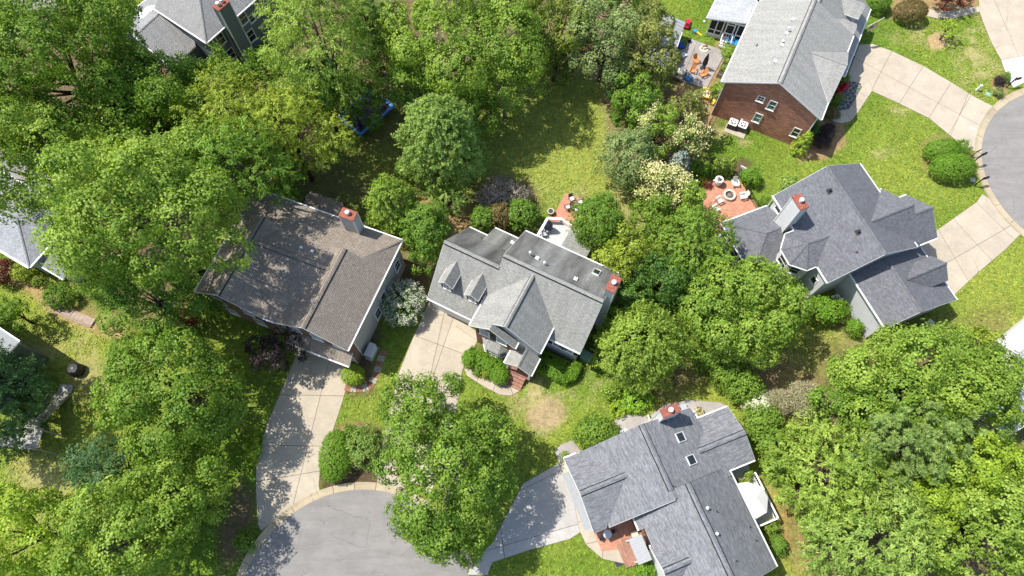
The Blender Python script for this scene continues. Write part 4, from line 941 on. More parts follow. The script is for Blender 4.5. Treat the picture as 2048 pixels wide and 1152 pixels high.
# ------------------------------------------------------------------ right house: charcoal roof, turret and sunroom
G4 = m_shingle('roof_charcoal', (0.128, 0.131, 0.144), (0.176, 0.179, 0.194), (.07, .071, .08), .3, .15, blot=.09, mort=.008, run=.05)
h = house('house', 'charcoal roofed house with white chimney, angled turret and low sunroom', 38.161, 22.12, -68)
VR, ZR = 1.4, 8.6
roof(h, [('-rer', [(-17.2, VR, ZR), (-6.3, VR, ZR), (-6.3, -4.0, 5.9), (-17.2, -4.0, 5.9)]), ('-rer', [(-6.3, VR, ZR), (-17.2, VR, ZR), (-17.2, 6.8, 5.9), (-6.3, 6.8, 5.9)])], G4)
fz = lambda u: 8.15-.72*abs(u+10.07)
vq = lambda z: VR+(ZR-z)/.5
roof(h, [('-re-', [(-10.07, vq(8.15), 8.17), (-10.07, 7.5, 8.17), (-13.64, 7.5, 5.6), (-13.64, vq(5.6), 5.6)]), ('--r-', [(-10.07, vq(8.15), 8.17), (-6.5, vq(5.6), 5.6), (-6.5, 7.5, 5.6), (-10.07, 7.5, 8.17)]),
         ('-re-', [(-9.25, 7.45, 7.56), (-9.25, 9.6, 7.56), (-12.04, 9.6, 5.55), (-12.04, 7.3, 5.55)]), ('-er-', [(-9.25, 7.45, 7.58), (-6.48, 7.45, 5.6), (-6.48, 9.6, 5.6), (-9.25, 9.6, 7.58)])], G4)
tp = (-10.65, -4.2, 7.0); ta, tb_, tc_, td_, te = (-12.73, -4.0, 5.9), (-12.75, -5.14, 5.9), (-11.36, -6.5, 5.9), (-9.55, -6.55, 5.9), (-8.32, -5.25, 5.9)
rb = (-10.55, -1.8, 7.0)
roof(h, [('e--', [tb_, tc_, tp]), ('e--', [tc_, td_, tp]), ('e--', [td_, te, tp]), ('e---', [te, (-8.32, -4.0, 5.9), rb, tp]), ('---e', [tb_, tp, rb, ta])], G4, 'turret_roof', gut=.09)
for a in (tb_, tc_, td_, te): ridge(h, a, tp, G4, .13, .05)
ridge(h, tp, rb, G4, .15, .08); ridge(h, (-17.2, VR, ZR), (-6.3, VR, ZR), G4, .16, .08); ridge(h, (-10.07, vq(8.15), 8.17), (-10.07, 7.5, 8.17), G4, .16, .1); ridge(h, (-9.25, 7.55, 7.58), (-9.25, 9.6, 7.58), G4, .16, .1)
tw = [(-12.5, -3.9), (-12.5, -5.0), (-11.3, -6.2), (-9.6, -6.25), (-8.6, -5.15), (-8.6, -3.9)]
walls(h, [(-16.9, -3.7), (-6.6, -3.7), (-6.6, 6.5), (-16.9, 6.5)], 0, 5.8, M['siding_lilac']); walls(h, tw, 0, 5.8, M['siding_white'], 'turret_wall')
walls(h, [(-13.3, 6.5), (-6.8, 6.5), (-6.8, 7.2), (-13.3, 7.2)], 0, 5.5, M['siding_white']); walls(h, [(-11.7, 7.2), (-6.8, 7.2), (-6.8, 9.3), (-11.7, 9.3)], 0, 5.5, M['siding_white'])
gable(h, (-6.6, -3.7, 5.75), (-6.6, 6.5, 5.75), (-6.6, VR, ZR-.2), None, M['siding_lilac'], .12, (-1, 0)); gable(h, (-16.9, -3.7, 5.75), (-16.9, 6.5, 5.75), (-16.9, VR, ZR-.2), None, M['siding_lilac'], .12, (1, 0))
gable(h, (-11.7, 9.3, 5.5), (-6.8, 9.3, 5.5), (-9.25, 9.3, 7.4), None, M['siding_white'], .12, (0, -1)); gable(h, (-13.3, 7.2, 5.5), (-6.8, 7.2, 5.5), (-10.07, 7.2, 8.0), None, M['siding_white'], .12, (0, -1))
window(h, (-7.6, -3.7, 3.5), (1, 0), (0, -1), .6, .95, (0, 1)); window(h, (-15.9, -3.7, 5.0), (1, 0), (0, -1), .9, 1.1, (1, 1))
window(h, (-12.5, -4.45, 4.9), (0, 1), (-1, 0), .7, 1.3, (1, 1)); window(h, (-11.9, -5.6, 4.6), (1, -1), (-1, -1), 1.0, 1.5, (1, 1))
for z in (4.5, 1.7): window(h, (-10.45, -6.225, z), (1, -.03), (0, -1), 1.15, 1.4, (1, 1))
window(h, (-9.1, -5.7, 1.9), (1, 1.1), (1.1, -1), .9, 1.9, (1, 1)); window(h, (-9.1, -5.7, 4.7), (1, 1.1), (1.1, -1), .9, 1.4, (1, 1))
chimney(h, -15.0, -13.4, -4.62, -3.72, 0, 9.6, M['siding_white'])
sa, sc, sap = (-17.25, -9.45, 3.4), (-10.6, -9.45, 3.4), (-13.9, -6.3, 4.9)
roof(h, [('e--', [sa, sc, sap]), ('e---', [(-17.25, -3.72, 3.4), sa, sap, (-13.9, -3.72, 4.9)]), ('e---', [sc, (-10.6, -3.72, 3.4), (-13.9, -3.72, 4.9), sap])], G4, 'sunroom_roof')
for a in (sa, sc): ridge(h, a, sap, G4, .14, .05)
ridge(h, sap, (-13.9, -4.65, 4.9), G4, .15, .08)
walls(h, [(-16.95, -9.15), (-10.9, -9.15), (-10.9, -3.7), (-16.95, -3.7)], 0, 3.3, M['siding_white'], 'sunroom_wall')
for k in range(5): window(h, (-16.2+k*1.15, -9.15, 1.9), (1, 0), (0, -1), .85, 1.9, (1, 1))
for k in range(3): window(h, (-16.95, -8.2+k*1.6, 1.9), (0, 1), (-1, 0), 1.0, 1.9, (1, 1))
# garage wing
VG, ZGR = 3.0, 6.0; gb = lambda v: ZGR-.42*(v-VG)
roof(h, [('-rer', [(-6.6, VG, ZGR), (-.1, VG, ZGR), (-.1, -.45, 4.58), (-6.6, -.45, 4.58)]), ('-rer', [(-.1, VG, ZGR), (-6.6, VG, ZGR), (-6.6, 8.95, gb(8.95)), (-.1, 8.95, gb(8.95))])], G4, 'garage_roof')
roof(h, [('-r--', [(-3.66, 3.7, 5.78), (-3.66, 8.6, 5.78), (-5.18, 8.6, 4.55), (-5.18, 6.45, 4.57)]), ('--r-', [(-3.66, 3.7, 5.78), (-2.14, 6.45, 4.57), (-2.14, 8.6, 4.55), (-3.66, 8.6, 5.78)])], G4, 'garage_roof')
ridge(h, (-6.5, VG, ZGR), (-.1, VG, ZGR), G4, .16, .07); ridge(h, (-3.66, 3.8, 5.78), (-3.66, 8.6, 5.78), G4, .15, .1)
walls(h, [(-6.58, -.1), (-.4, -.1), (-.4, 8.5), (-6.58, 8.5)], 0, 3.6, M['siding_lilac'], 'garage_wall'); walls(h, [(-6.58, -.1), (-.4, -.1), (-.4, 3.0), (-6.58, 3.0)], 3.6, 4.5, M['siding_lilac'], 'garage_wall')
gable(h, (-.4, -.1, 4.5), (-.4, 8.5, 3.55), (-.4, VG, ZGR-.16), 3.4, M['siding_lilac'], .12, (-1, 0), 'garage_gable'); gable(h, (-5.0, 8.4, 4.5), (-2.3, 8.4, 4.5), (-3.66, 8.4, 5.6), 3.3, M['siding_white'], .12, (0, -1), 'garage_gable')
garage_door(h, (-3.5, 8.5, 1.25), (1, 0), (0, 1), 5.0)
zl = lambda v: ZR-.5*(VR-v)
vent(h, -14.7, .3, zl(.3), 'metal'); vent(h, -9.5, .4, zl(.4), 'metal'); vent(h, -7.75, -.6, zl(-.6), 'pipe')
b = MB(); b.tube([(-17.3, -4.05, 5.8), (-17.3, -3.85, 5.5), (-17.2, -3.75, 5.2), (-17.1, -3.75, .2)], .05, 8); b.build('downpipe', M['white'], h)
# ------------------------------------------------------------------ brick house, top right
G5 = m_shingle('roof_light_grey', (0.299, 0.296, 0.274), (0.35, 0.343, 0.319), (.19, .19, .172), .3, .15, blot=.06)
h = house('house', 'pale roofed house with a dark brick end wall and screened porch', 23.989, 51.178, -26)
UM, Z5 = 5.85, 9.2; rs = lambda u: Z5-.513*(u-UM)
roof(h, [('-rer', [(UM, 13.5, Z5), (UM, .2, Z5), (0, .2, 6.2), (0, 13.5, 6.2)]), ('-r---', [(UM, 13.5, Z5), (UM, .2, Z5), (11.8, .2, rs(11.8)), (11.8, 2.7, rs(11.8)), (7.75, 6.75, rs(7.75))]),
         ('---r', [(UM, 13.5, Z5), (7.75, 6.75, rs(7.75)), (11.8, 10.8, rs(11.8)), (11.8, 13.5, rs(11.8))])], G5)
roof(h, [('-r-', [(7.75, 6.75, 8.25), (11.95, 6.75, 8.25), (11.95, 2.65, 6.12)]), ('-r-', [(7.75, 6.75, 8.25), (11.95, 10.85, 6.12), (11.95, 6.75, 8.25)])], G5)
for v0, v1 in ((.2, 2.7), (10.8, 13.5)): b = MB(); b.box(11.81, 11.94, v0, v1, 5.98, 6.12); b.build('gutter', M['white'], h)
ridge(h, (UM, .2, Z5), (UM, 13.5, Z5), G5, .24, .14, False); ridge(h, (7.8, 6.75, 8.25), (11.95, 6.75, 8.25), G5, .13, .07)
walls(h, [(.4, .5), (11.4, .5), (11.4, 13.2), (.4, 13.2)], 0, 6.05, M['siding_grey']); walls(h, [(.38, .42), (11.42, .42), (11.42, .8), (.38, .8)], 0, 6.05, M['brickdark'], 'brick_wall')
gable(h, (.38, .42, 6.05), (11.42, .42, 6.05), (UM, .42, Z5-.2), None, M['brickdark'], name='brick_gable'); gable(h, (.4, 13.2, 6.0), (11.4, 13.2, 6.0), (UM, 13.2, Z5-.2), None, M['siding_grey'], .12, (0, -1))
gable(h, (11.42, 2.9, 6.0), (11.42, 10.6, 6.0), (11.42, 6.75, 8.1), None, M['siding_white'], .12, (-1, 0))
window(h, (4.85, .42, 5.55), (1, 0), (0, -1), .68, .75, (1, 2)); window(h, (6.3, .42, 5.2), (1, 0), (0, -1), .72, 1.35, (1, 1), 'glass_green'); window(h, (5.55, .42, 2.4), (1, 0), (0, -1), .72, 1.4, (1, 1), 'glass_green'); window(h, (10.25, .42, 2.4), (1, 0), (0, -1), .72, 1.4, (1, 1))
b = MB(); b.box(3.9, 4.15, .36, .43, .9, 1.25); b.build('meter_box', M['vent'], h)
b = MB(); b.tube([(.42, .36, 6.0), (.42, .36, .1)], .05, 8); b.tube([(11.4, .36, 6.0), (11.4, .36, .1)], .05, 8); b.build('downpipe', M['white'], h)
roof(h, [('-rer', [(11.45, 9.8, 4.35), (11.45, 13.5, 4.35), (13.0, 13.5, 3.55), (13.0, 9.8, 3.55)])], G5, 'pent_roof')
wz = lambda u: 8.3-.72*(u-6.4)                                # garage wing beyond
roof(h, [('--er', [(6.4, 13.4, wz(6.4)), (6.4, 21.5, wz(6.4)), (13.05, 21.5, wz(13.05)), (13.05, 13.4, wz(13.05))]), ('-rer', [(6.4, 21.5, wz(6.4)), (6.4, 13.4, wz(6.4)), (.2, 13.4, 4.0), (.2, 21.5, 4.0)])], G5, 'garage_roof')
walls(h, [(.5, 13.2), (12.6, 13.2), (12.6, 21.2), (.5, 21.2)], 0, 3.5, M['siding_grey'], 'garage_wall'); walls(h, [(11.4, 9.9), (12.6, 9.9), (12.6, 13.2), (11.4, 13.2)], 0, 3.3, M['siding_grey'], 'garage_wall')
ridge(h, (6.4, 13.4, wz(6.4)), (6.4, 21.5, wz(6.4)), G5, .2, .12, False)
for vd in (14.5, 18.0):
    d = bpy.data.objects.new('dormer', None); C.objects.link(d); d.parent = h
    roof(d, [('-re-', [(8.9, vd, 6.55), (11.75, vd, 6.55), (11.75, vd-1.3, 5.75), (10.0, vd-1.3, 5.75)]), ('-er-', [(8.9, vd, 6.55), (10.0, vd+1.3, 5.75), (11.75, vd+1.3, 5.75), (11.75, vd, 6.55)])], G5, 'dormer_roof', .06, gut=.04)
    walls(d, [(9.6, vd-1.1), (11.5, vd-1.1), (11.5, vd+1.1), (9.6, vd+1.1)], 4.4, 5.8, M['siding_pale'], 'dormer_wall'); gable(d, (11.5, vd-1.1, 5.8), (11.5, vd+1.1, 5.8), (11.5, vd, 6.45), None, M['siding_pale'], .1, (-1, 0), 'dormer_gable'); window(d, (11.5, vd, 5.4), (0, 1), (1, 0), .8, .8, (1, 2))
vent(h, 4.45, 8.1, 8.5, h=.75); vent(h, 4.4, 6.3, 8.45, h=.45); vent(h, 4.5, 10.0, 8.55, 'hood'); vent(h, 4.5, 3.3, 8.55, 'hood'); vent(h, 4.5, 5.9, 8.5, 'hood'); vent(h, 4.45, 7.75, 8.5, 'hood'); vent(h, 1.95, 5.95, 7.25, 'pipe')
# screened porch
PM = m_shingle('roof_porch_pale', (.36, .37, .38), (.46, .47, .48), (.3, .3, .31), .22, .14)
roof(h, [('re--', [(-.2, 12.1, 3.85), (-4.95, 11.3, 3.3), (-4.95, 20.5, 3.3), (-.2, 20.5, 3.85)])], PM, 'porch_roof')
scr = M['glass']; P0, P1 = np.array([-4.5, 11.75]), np.array([.3, 12.35]); dp = (P1-P0)
b = MB(); b.prism([tuple(P0), tuple(P1), tuple(P1+(0, 7)), tuple(P0+(0, 7))], .0, .55); b.build('porch_floor', M['siding_white'], h)
b = MB(); b.prism([tuple(P0+(.06, .07)), tuple(P1+(-.06, .07)), tuple(P1+(-.06, 7)), tuple(P0+(.06, 7))], .55, 3.1); b.build('screen', m_plain('porch_screen', (.018, .018, .02), .6, .3, .4), h)
b = MB(); ax = nrm(dp); nn = np.array([ax[1], -ax[0]])
def pbar(s, z0, z1, wd=.1): c = P0+dp*s; b.obox((c[0]+nn[0]*.02, c[1]+nn[1]*.02, (z0+z1)/2), (ax[0]*wd/2, ax[1]*wd/2, 0), (nn[0]*.05, nn[1]*.05, 0), (0, 0, (z1-z0)/2))
def hbar(s0, s1, z, ht=.1): c = P0+dp*(s0+s1)/2; b.obox((c[0]+nn[0]*.02, c[1]+nn[1]*.02, z), tuple(dp*(s1-s0)/2*.985)+(0,), (nn[0]*.045, nn[1]*.045, 0), (0, 0, ht/2))
for s in (0.02, .2, .37, .45, .66, .74, .985): pbar(s, .55, 3.25, .13)
for s0, s1 in ((0.03, .37), (.74, .98)): hbar(s0, s1, 1.35); hbar(s0, s1, .62, .14); hbar(s0, s1, 3.16, .2)
hbar(.45, .66, 2.75); hbar(.45, .66, 1.3, .14); hbar(.45, .66, .65, .12); hbar(.37, .74, 3.16, .2)
for s in (.52, .59): pbar(s, .65, 1.3, .06)
b.build('porch_frame', M['white'], h)
for k in range(4):
    c = P0+dp*.555+nn*(.28*(k+.5)+.05); b = MB(); b.obox((c[0], c[1], .48-.14*k), tuple(ax*.62)+(0,), tuple(nn*.13)+(0,), (0, 0, .025)); b.build('porch_step', M['offwhite'], h)
for s in (.42, .69): c = P0+dp*s; b = MB(); b.bar((c[0], c[1], 1.4), (c[0]+nn[0]*1.4, c[1]+nn[1]*1.4, .9), .1, .06); b.bar((c[0]+nn[0]*1.4, c[1]+nn[1]*1.4, 0), (c[0]+nn[0]*1.4, c[1]+nn[1]*1.4, .95), .1); b.build('handrail', M['white'], h)
# ------------------------------------------------------------------ front right house: blue-grey roof
G6 = m_shingle('roof_blue_grey', (0.155, 0.158, 0.169), (0.23, 0.235, 0.247), (.1, .103, .112), .5, .15, blot=.07, mort=.006, run=.03)
h = house('house', 'blue-grey roofed house with two skylights, a round brick court and metal awnings', 23.81, -.2, -68.9)
VA, ZA = -6.6, 6.4; za = lambda v: ZA-.38*(v-VA); zal = lambda v: ZA-.44*(VA-v); VB, ZB = -5.1, 7.0; zb = lambda v: ZB-.65*abs(v-VB)
roof(h, [('-r--', [(-8.5, VA, ZA), (-15.66, VA, ZA), (-15.66, -1.0, za(-1.0)), (-8.5, -.1, za(-.1))]), ('--r-', [(-15.66, VA, ZA), (-15.66, -12.7, zal(-12.7)), (-8.43, -12.7, zal(-12.7)), (-8.43, VA, ZA)])], G6)
LG, ZL = -12.05, 5.12; lgz = lambda u: ZL-.42*abs(u-LG)
vv = lambda z: VA-(ZA-z)/.44
roof(h, [('-re-', [(LG, vv(ZL), ZL), (LG, -14.2, ZL), (-15.66, -14.2, lgz(-15.66)), (-15.66, vv(lgz(-15.66)), lgz(-15.66))]), ('--r-', [(LG, vv(ZL), ZL), (-8.43, vv(lgz(-8.43)), lgz(-8.43)), (-8.43, -14.2, lgz(-8.43)), (LG, -14.2, ZL)])], G6)
RGu, RGz = -11.6, 4.8; rgz = lambda u: RGz-.4*abs(u-RGu)
roof(h, [('-re-', [(RGu, -2.4, RGz), (RGu, 2.7, RGz), (-14.48, 2.7, rgz(-14.48)), (-14.48, -.9, za(-.9)-.45)]), ('-er-', [(RGu, -2.4, RGz), (-9.0, -.1, rgz(-9.0)), (-9.0, 2.7, rgz(-9.0)), (RGu, 2.7, RGz)])], G6)
roof(h, [('-er-', [(-9.35, VB, ZB), (-9.35, 0, zb(0)), (.05, 0, zb(0)), (.05, VB, ZB)]), ('r--e--', [(.05, VB, ZB), (.05, -9.75, zb(-9.75)), (-7.2, -9.75, zb(-9.75)), (-7.2, -10.25, zb(-10.25)), (-9.35, -10.25, zb(-10.25)), (-9.35, VB, ZB)])], G6)
L2, Z2 = -3.4, 5.5
vb2 = lambda z: VB-(ZB-z)/.65
roof(h, [('-re-', [(L2, vb2(Z2), Z2+.02), (L2, -10.0, Z2+.02), (-5.6, -10.0, 3.9), (-5.6, vb2(3.9), 3.92)]), ('-er-', [(L2, vb2(Z2), Z2+.02), (-1.2, vb2(3.9), 3.92), (-1.2, -10.0, 3.9), (L2, -10.0, Z2+.02)])], G6)
for a, b_ in (((-15.66, VA, ZA), (-9.3, VA, ZA)), ((-9.35, VB, ZB), (.05, VB, ZB)), ((LG, vv(ZL), ZL), (LG, -14.2, ZL)), ((RGu, -2.2, RGz), (RGu, 2.7, RGz)), ((L2, -6.9, Z2+.02), (L2, -10.0, Z2+.02))): ridge(h, a, b_, G6, .22, .09, False)
wl = M['siding_white']
walls(h, [(-15.3, -13.8), (-8.8, -13.8), (-8.8, -.4), (-15.3, -.4)], 0, 3.45, wl); walls(h, [(-14.1, -.4), (-9.3, -.4), (-9.3, 2.35), (-14.1, 2.35)], 0, 3.5, wl); walls(h, [(-9.0, -9.5), (-.3, -9.5), (-.3, -.35), (-9.0, -.35)], 0, 3.5, M['brickhome'])
walls(h, [(-5.2, -9.8), (-1.5, -9.8), (-1.5, -9.35), (-5.2, -9.35)], 0, 3.8, wl)
gable(h, (-15.3, -13.8, 2.95), (-15.3, -.6, 3.9), (-15.3, VA, ZA-.25), None, wl, .12, (1, 0)); gable(h, (-15.3, -13.85, 3.4), (-8.8, -13.85, 3.4), (LG, -13.85, ZL-.16), None, wl, .12, (0, 1)); gable(h, (-14.1, 2.4, 3.5), (-9.3, 2.4, 3.5), (RGu, 2.4, RGz-.16), None, wl, .12, (0, -1))
gable(h, (-.3, -9.5, 3.6), (-.3, -.35, 3.5), (-.3, VB, ZB-.2), None, wl, .12, (-1, 0)); gable(h, (-9.0, -9.5, 3.6), (-9.0, -.35, 3.5), (-9.0, VB, ZB-.2), None, wl, .12, (1, 0)); gable(h, (-5.2, -9.82, 3.8), (-1.5, -9.82, 3.8), (L2, -9.82, Z2-.15), None, wl)
for v_ in (.02, -10.22):
    b = MB(); b.solid([(-9.38, VB, ZB-.3), (-9.34, VB, ZB-.3), (-9.34, v_, zb(v_)-.3), (-9.38, v_, zb(v_)-.3)], [(-9.38, VB, ZB-.01), (-9.34, VB, ZB-.01), (-9.34, v_, zb(v_)-.01), (-9.38, v_, zb(v_)-.01)], base=True); b.build('flashing', M['dark'], h)
aw = bpy.data.objects.new('awning', None); C.objects.link(aw); aw.parent = h
panels(aw, (-14.4, -14.8, 2.7), (-8.9, -14.8, 2.7), (-8.9, -13.95, 3.15), (-14.4, -13.95, 3.15), 22, M['metal_roof'])
aw = bpy.data.objects.new('awning', None); C.objects.link(aw); aw.parent = h
panels(aw, (-6.83, -11.4, 2.95), (-4.5, -11.4, 2.95), (-4.5, -10.15, 3.3), (-6.83, -10.15, 3.3), 9, M['metal_roof'])
for u in (-6.7, -4.7): b = MB(); b.box(u-.07, u+.07, -11.25, -11.11, 0, 2.95); b.build('porch_post', M['white'], h)
walls(h, [(-7.0, -11.6), (-4.4, -11.6), (-4.4, -9.52), (-7.0, -9.52)], 0, .3, M['brickhome'], 'porch_floor')
chimney(h, -16.05, -15.31, -4.75, -3.1, 0, 7.7, M['siding_white'])
b = MB(); b.box(-16.0, -15.4, -2.9, -2.3, .0, .9); b.build('condenser', M['steel'], h)
for u in (-13.35, -11.1): skylight(h, (u, -3.4, za(-3.4)), (.45, 0, 0), (0, .42, -.16), nrm((0, .38, 1)))
vent(h, -6.8, -4.4, zb(-4.4), h=.45); vent(h, -4.6, -4.65, zb(-4.65), h=.45); vent(h, -1.95, -3.9, zb(-3.9), 'pipe'); vent(h, -3.85, -.8, zb(-.8), 'pipe'); vent(h, -2.62, -.85, zb(-.85), 'pipe'); vent(h, -6.2, -3.5, zb(-3.5), 'pipe'); vent(h, -9.6, -6.3, ZA-.1, 'pipe')
b = MB(); b.prism([(-8.43, -13.75), (-6.7, -13.75), (-6.35, -12.4), (-6.5, -11.1), (-7.0, -9.9), (-8.43, -9.9)], 0, .1); b.build('court_floor', M['patio'], h)
b = MB(); b.box(-5.9, -4.9, -13.0, -12.2, .02, .06); b.box(-5.0, -4.95, -12.95, -12.25, .06, .075); b.build('door_mat', M['dark'], h)
b = MB(); b.prism([(-6.7, -11.9), (-4.9, -11.9), (-4.9, -12.05), (-6.7, -12.05)], 0, .16); b.box(-6.6, -4.5, -12.2, -11.6, 0, .22); b.build('step', M['brickhome'], h)
# raised rear deck
b = MB(); b.box(-9.0, -3.4, -.3, 2.8, 1.0, 1.15); b.build('deck_floor', M['deckgrey'], h); rail(h, [(-7.9, 2.75), (-3.45, 2.75), (-3.45, .0)], 1.15, cap=.16, step=.2, post=.14)
for u, v in ((-7.9, 2.7), (-5.6, 2.7), (-3.5, 2.7)): b = MB(); b.box(u-.07, u+.07, v-.07, v+.07, 0, 1.0); b.build('deck_post', M['white'], h)
window(h, (-11.8, 2.4, 2.0), (1, 0), (0, 1), 1.2, 1.4, (1, 2)); door(h, (-6.0, -9.5, 1.35), (1, 0), (0, -1), 1.0, 2.1)
# ------------------------------------------------------------------ slate house, top left
G1 = m_shingle('roof_light_slate', (.27, .27, .27), (.33, .33, .325), (.14, .14, .14), .3, .19, blot=.08, mort=.02)
h = house('house', 'slate blue house with tall chimney behind the trees at the top', -35.636, 57.408, 54)
hz = lambda d: 6.2+.6*d
roof(h, [('e---', [(-.6, .1, 6.2), (11, .1, 6.2), (11, 5.1, hz(5)), (4.4, 5.1, hz(5))]), ('---e', [(-.6, .1, 6.2), (4.4, 5.1, hz(5)), (4.4, 9.0, hz(5)), (-.6, 9.0, 6.2)]), ('----', [(4.4, 5.1, hz(5)), (11, 5.1, hz(5)), (11, 9.0, 6.9), (4.4, 9.0, 6.9)])], G1)
ridge(h, (-.6, .1, 6.2), (4.4, 5.1, hz(5)), G1, .12, .05); ridge(h, (4.4, 5.1, hz(5)), (11, 5.1, hz(5)), G1, .14, .08)
roof(h, [('-er-', [(4.0, 8.7, 5.7), (-4.6, 8.7, 5.3), (-4.6, 3.6, 3.2), (-.6, 3.6, 3.4)]), ('-re-', [(-4.6, 8.7, 5.3), (4.0, 8.7, 5.7), (2.0, 13.9, 3.5), (-4.6, 13.9, 3.5)])], G1, 'rear_roof')
ridge(h, (-4.6, 8.7, 5.3), (1.0, 8.7, 5.56), G1, .12, .07)
walls(h, [(-.25, .45), (10.8, .45), (10.8, 8.6), (-.25, 8.6)], 0, 6.05, M['siding_slate']); walls(h, [(-4.2, 4.0), (-.25, 4.0), (-.25, 13.5), (-4.2, 13.5)], 0, 3.1, M['siding_slate'])
chimney(h, 2.35, 4.0, -.75, .3, 0, 9.2, M['siding_slate'], flues=2)
for u, z, w_, h_ in ((1.35, 4.9, .95, 1.6), (5.25, 4.95, .95, 1.6), (7.9, 5.2, .95, 1.6), (5.2, 2.0, .95, 1.6), (6.3, 4.0, .75, .9), (1.6, 2.0, .9, 1.5)): window(h, (u, .45, z), (1, 0), (0, -1), w_, h_, (1, 1))
# ------------------------------------------------------------------ buildings cut by the edges of the view
def simple_house(name, label, px, z, az, lu, lv, ze, zr, mat, wallm, over=.3):
    p = at(px[0], px[1], z); h = house(name, label, p[0], p[1], az)
    roof(h, [('er-r', [(0, 0, ze), (lu, 0, ze), (lu, lv/2, zr), (0, lv/2, zr)]), ('-rer', [(0, lv/2, zr), (lu, lv/2, zr), (lu, lv, ze), (0, lv, ze)])], mat)
    ridge(h, (0, lv/2, zr), (lu, lv/2, zr), mat, .16, .08); walls(h, [(over, over), (lu-over, over), (lu-over, lv-over), (over, lv-over)], 0, ze-.05, wallm)
    for u in (0+over, lu-over): gable(h, (u, over, ze-.05), (u, lv-over, ze-.05), (u, lv/2, zr-.18), None, wallm, .1, (1 if u < lu/2 else -1, 0))
    return h
G7 = m_shingle('roof_left_grey', (.3, .31, .33), (.38, .39, .41), (.2, .2, .21), .28, .15)
p = at(58, 534, 3.4); h = house('house', 'grey hipped house end with white eaves at the left edge', p[0], p[1], 151)
roof(h, [('e--', [(0, 0, 3.4), (0, -7.2, 3.4), (3.6, -3.6, 5.3)]), ('e---', [(12, 0, 3.4), (0, 0, 3.4), (3.6, -3.6, 5.3), (12, -3.6, 5.3)]), ('e---', [(0, -7.2, 3.4), (12, -7.2, 3.4), (12, -3.6, 5.3), (3.6, -3.6, 5.3)])], G7, gut=.2)
ridge(h, (0, 0, 3.4), (3.6, -3.6, 5.3), G7, .12, .05)
roof(h, [('er--', [(-3.6, -.7, 2.7), (-.2, -.7, 2.7), (-.2, -3.5, 3.1), (-3.6, -3.5, 3.1)])], m_plain('dull_grey_roof', (.2, .21, .21), .8, .2), 'porch_roof', gut=.1)
walls(h, [(.4, -.4), (11.6, -.4), (11.6, -6.8), (.4, -6.8)], 0, 3.3, M['siding_white']); walls(h, [(-3.3, -1.0), (.4, -1.0), (.4, -4), (-3.3, -4)], 0, 2.6, M['siding_white'])
for k in range(3): window(h, (2.0+k*2.0, -.4, 1.8), (1, 0), (0, 1), .9, 1.4, (1, 1))
p = at(38, 683, 5.5); h = house('house', 'plain grey roofed house corner beside the stair at the left edge', p[0], p[1], 150)
roof(h, [('erer', [(0, 0, 5.5), (12, 0, 5.5), (12, 7.5, 5.9), (0, 7.5, 5.9)])], m_plain('flat_grey_roof', (.27, .28, .285), .8, .25))
walls(h, [(.3, .3), (11.7, .3), (11.7, 7.2), (.3, 7.2)], 0, 5.4, M['siding_slate']); window(h, (.3, 3.5, 3.5), (0, 1), (-1, 0), 1.0, 1.4, (1, 2))
G8 = m_shingle('roof_white_grey', (0.48, 0.48, 0.48), (0.56, 0.56, 0.552), (.45, .45, .45), .3, .15)
h = simple_house('house', 'white roofed house half hidden by trees at the right edge', (1996, 782), 4.2, 35, 12, 3.2, 4.2, 5.0, G8, M['siding_white'])
h = simple_house('house', 'white roofed house below the other at the right edge', (2004, 878), 4.2, 28, 12, 3.6, 4.2, 5.1, G8, M['siding_white'])
# ------------------------------------------------------------------ the trees, one by one (surveyed crown centre, crown height, radii)
TG = 'trees of the wooded back gardens'
# left woods
tree('large deep green oak in the top left corner of the woods', 122, 128, 13, 188, 170, 8.5, leafm='oak', group=TG)
tree('sunlit bushy green tree just below the slate house', 300, 178, 9.5, 100, 85, 6.5, leafm='mid', group=TG)
tree('dark tree filling the gap right of the corner oak', 300, 235, 9, 120, 95, 6, leafm='oak', group=TG)
tree('pale tipped open tree at the left edge above the grey house', 95, 325, 12, 150, 125, 7.5, leafm='bright', gaps=.3, group=TG)
tree('biggest bright tree of the left woods, beside the brown roof', 290, 445, 17, 192, 168, 9, leafm='bright', gaps=.16, group=TG, seed=11)
tree('lower green tree hanging over the edge of the brown roof', 300, 600, 10, 95, 80, 6, leafm='mid', group=TG)
tree('yellow green tree between the corner oak and the brown roof', 395, 330, 10, 100, 90, 6, leafm='bright', group=TG)
tree('small leafy tree in front of the slate house wall', 445, 165, 6.5, 72, 58, 5, leafm='mid', group=TG)
tree('feathery olive yellow tree right of the leafy one', 470, 235, 10, 100, 85, 6, leafm='yellow', frond=.9, tr=.45, group=TG)
tree('feathery lime tipped tree left of the trampoline', 575, 265, 9.5, 115, 95, 6, leafm='yellow', frond=.6, tr=.45, group=TG)
tree('green tree beside the left end of the brown roof ridge', 478, 330, 13, 95, 85, 6, leafm='mid', frond=.5, group=TG)
tree('dark green tree leaning over the trampoline', 702, 200, 5.4, 60, 54, 4.8, leafm='mid', gaps=.04, group=TG)
tree('tall soft feathery tree right of the slate house', 640, 90, 12, 112, 120, 10, leafm='feather', frond=1.0, tr=.5, group=TG, seed=5)
tree('dark green tree behind the trampoline', 645, 190, 7, 80, 66, 5.5, leafm='dark', frond=.4, group=TG)
tree('grey green pine at the top edge beside the feathery tree', 735, 40, 10, 58, 52, 5, 'pine', 'pine', group=TG)
tree('wide bright spreading tree at the top centre of the view', 925, 95, 9, 165, 130, 7, leafm='bright', gaps=.15, group=TG, seed=21, bark='bark_pale')
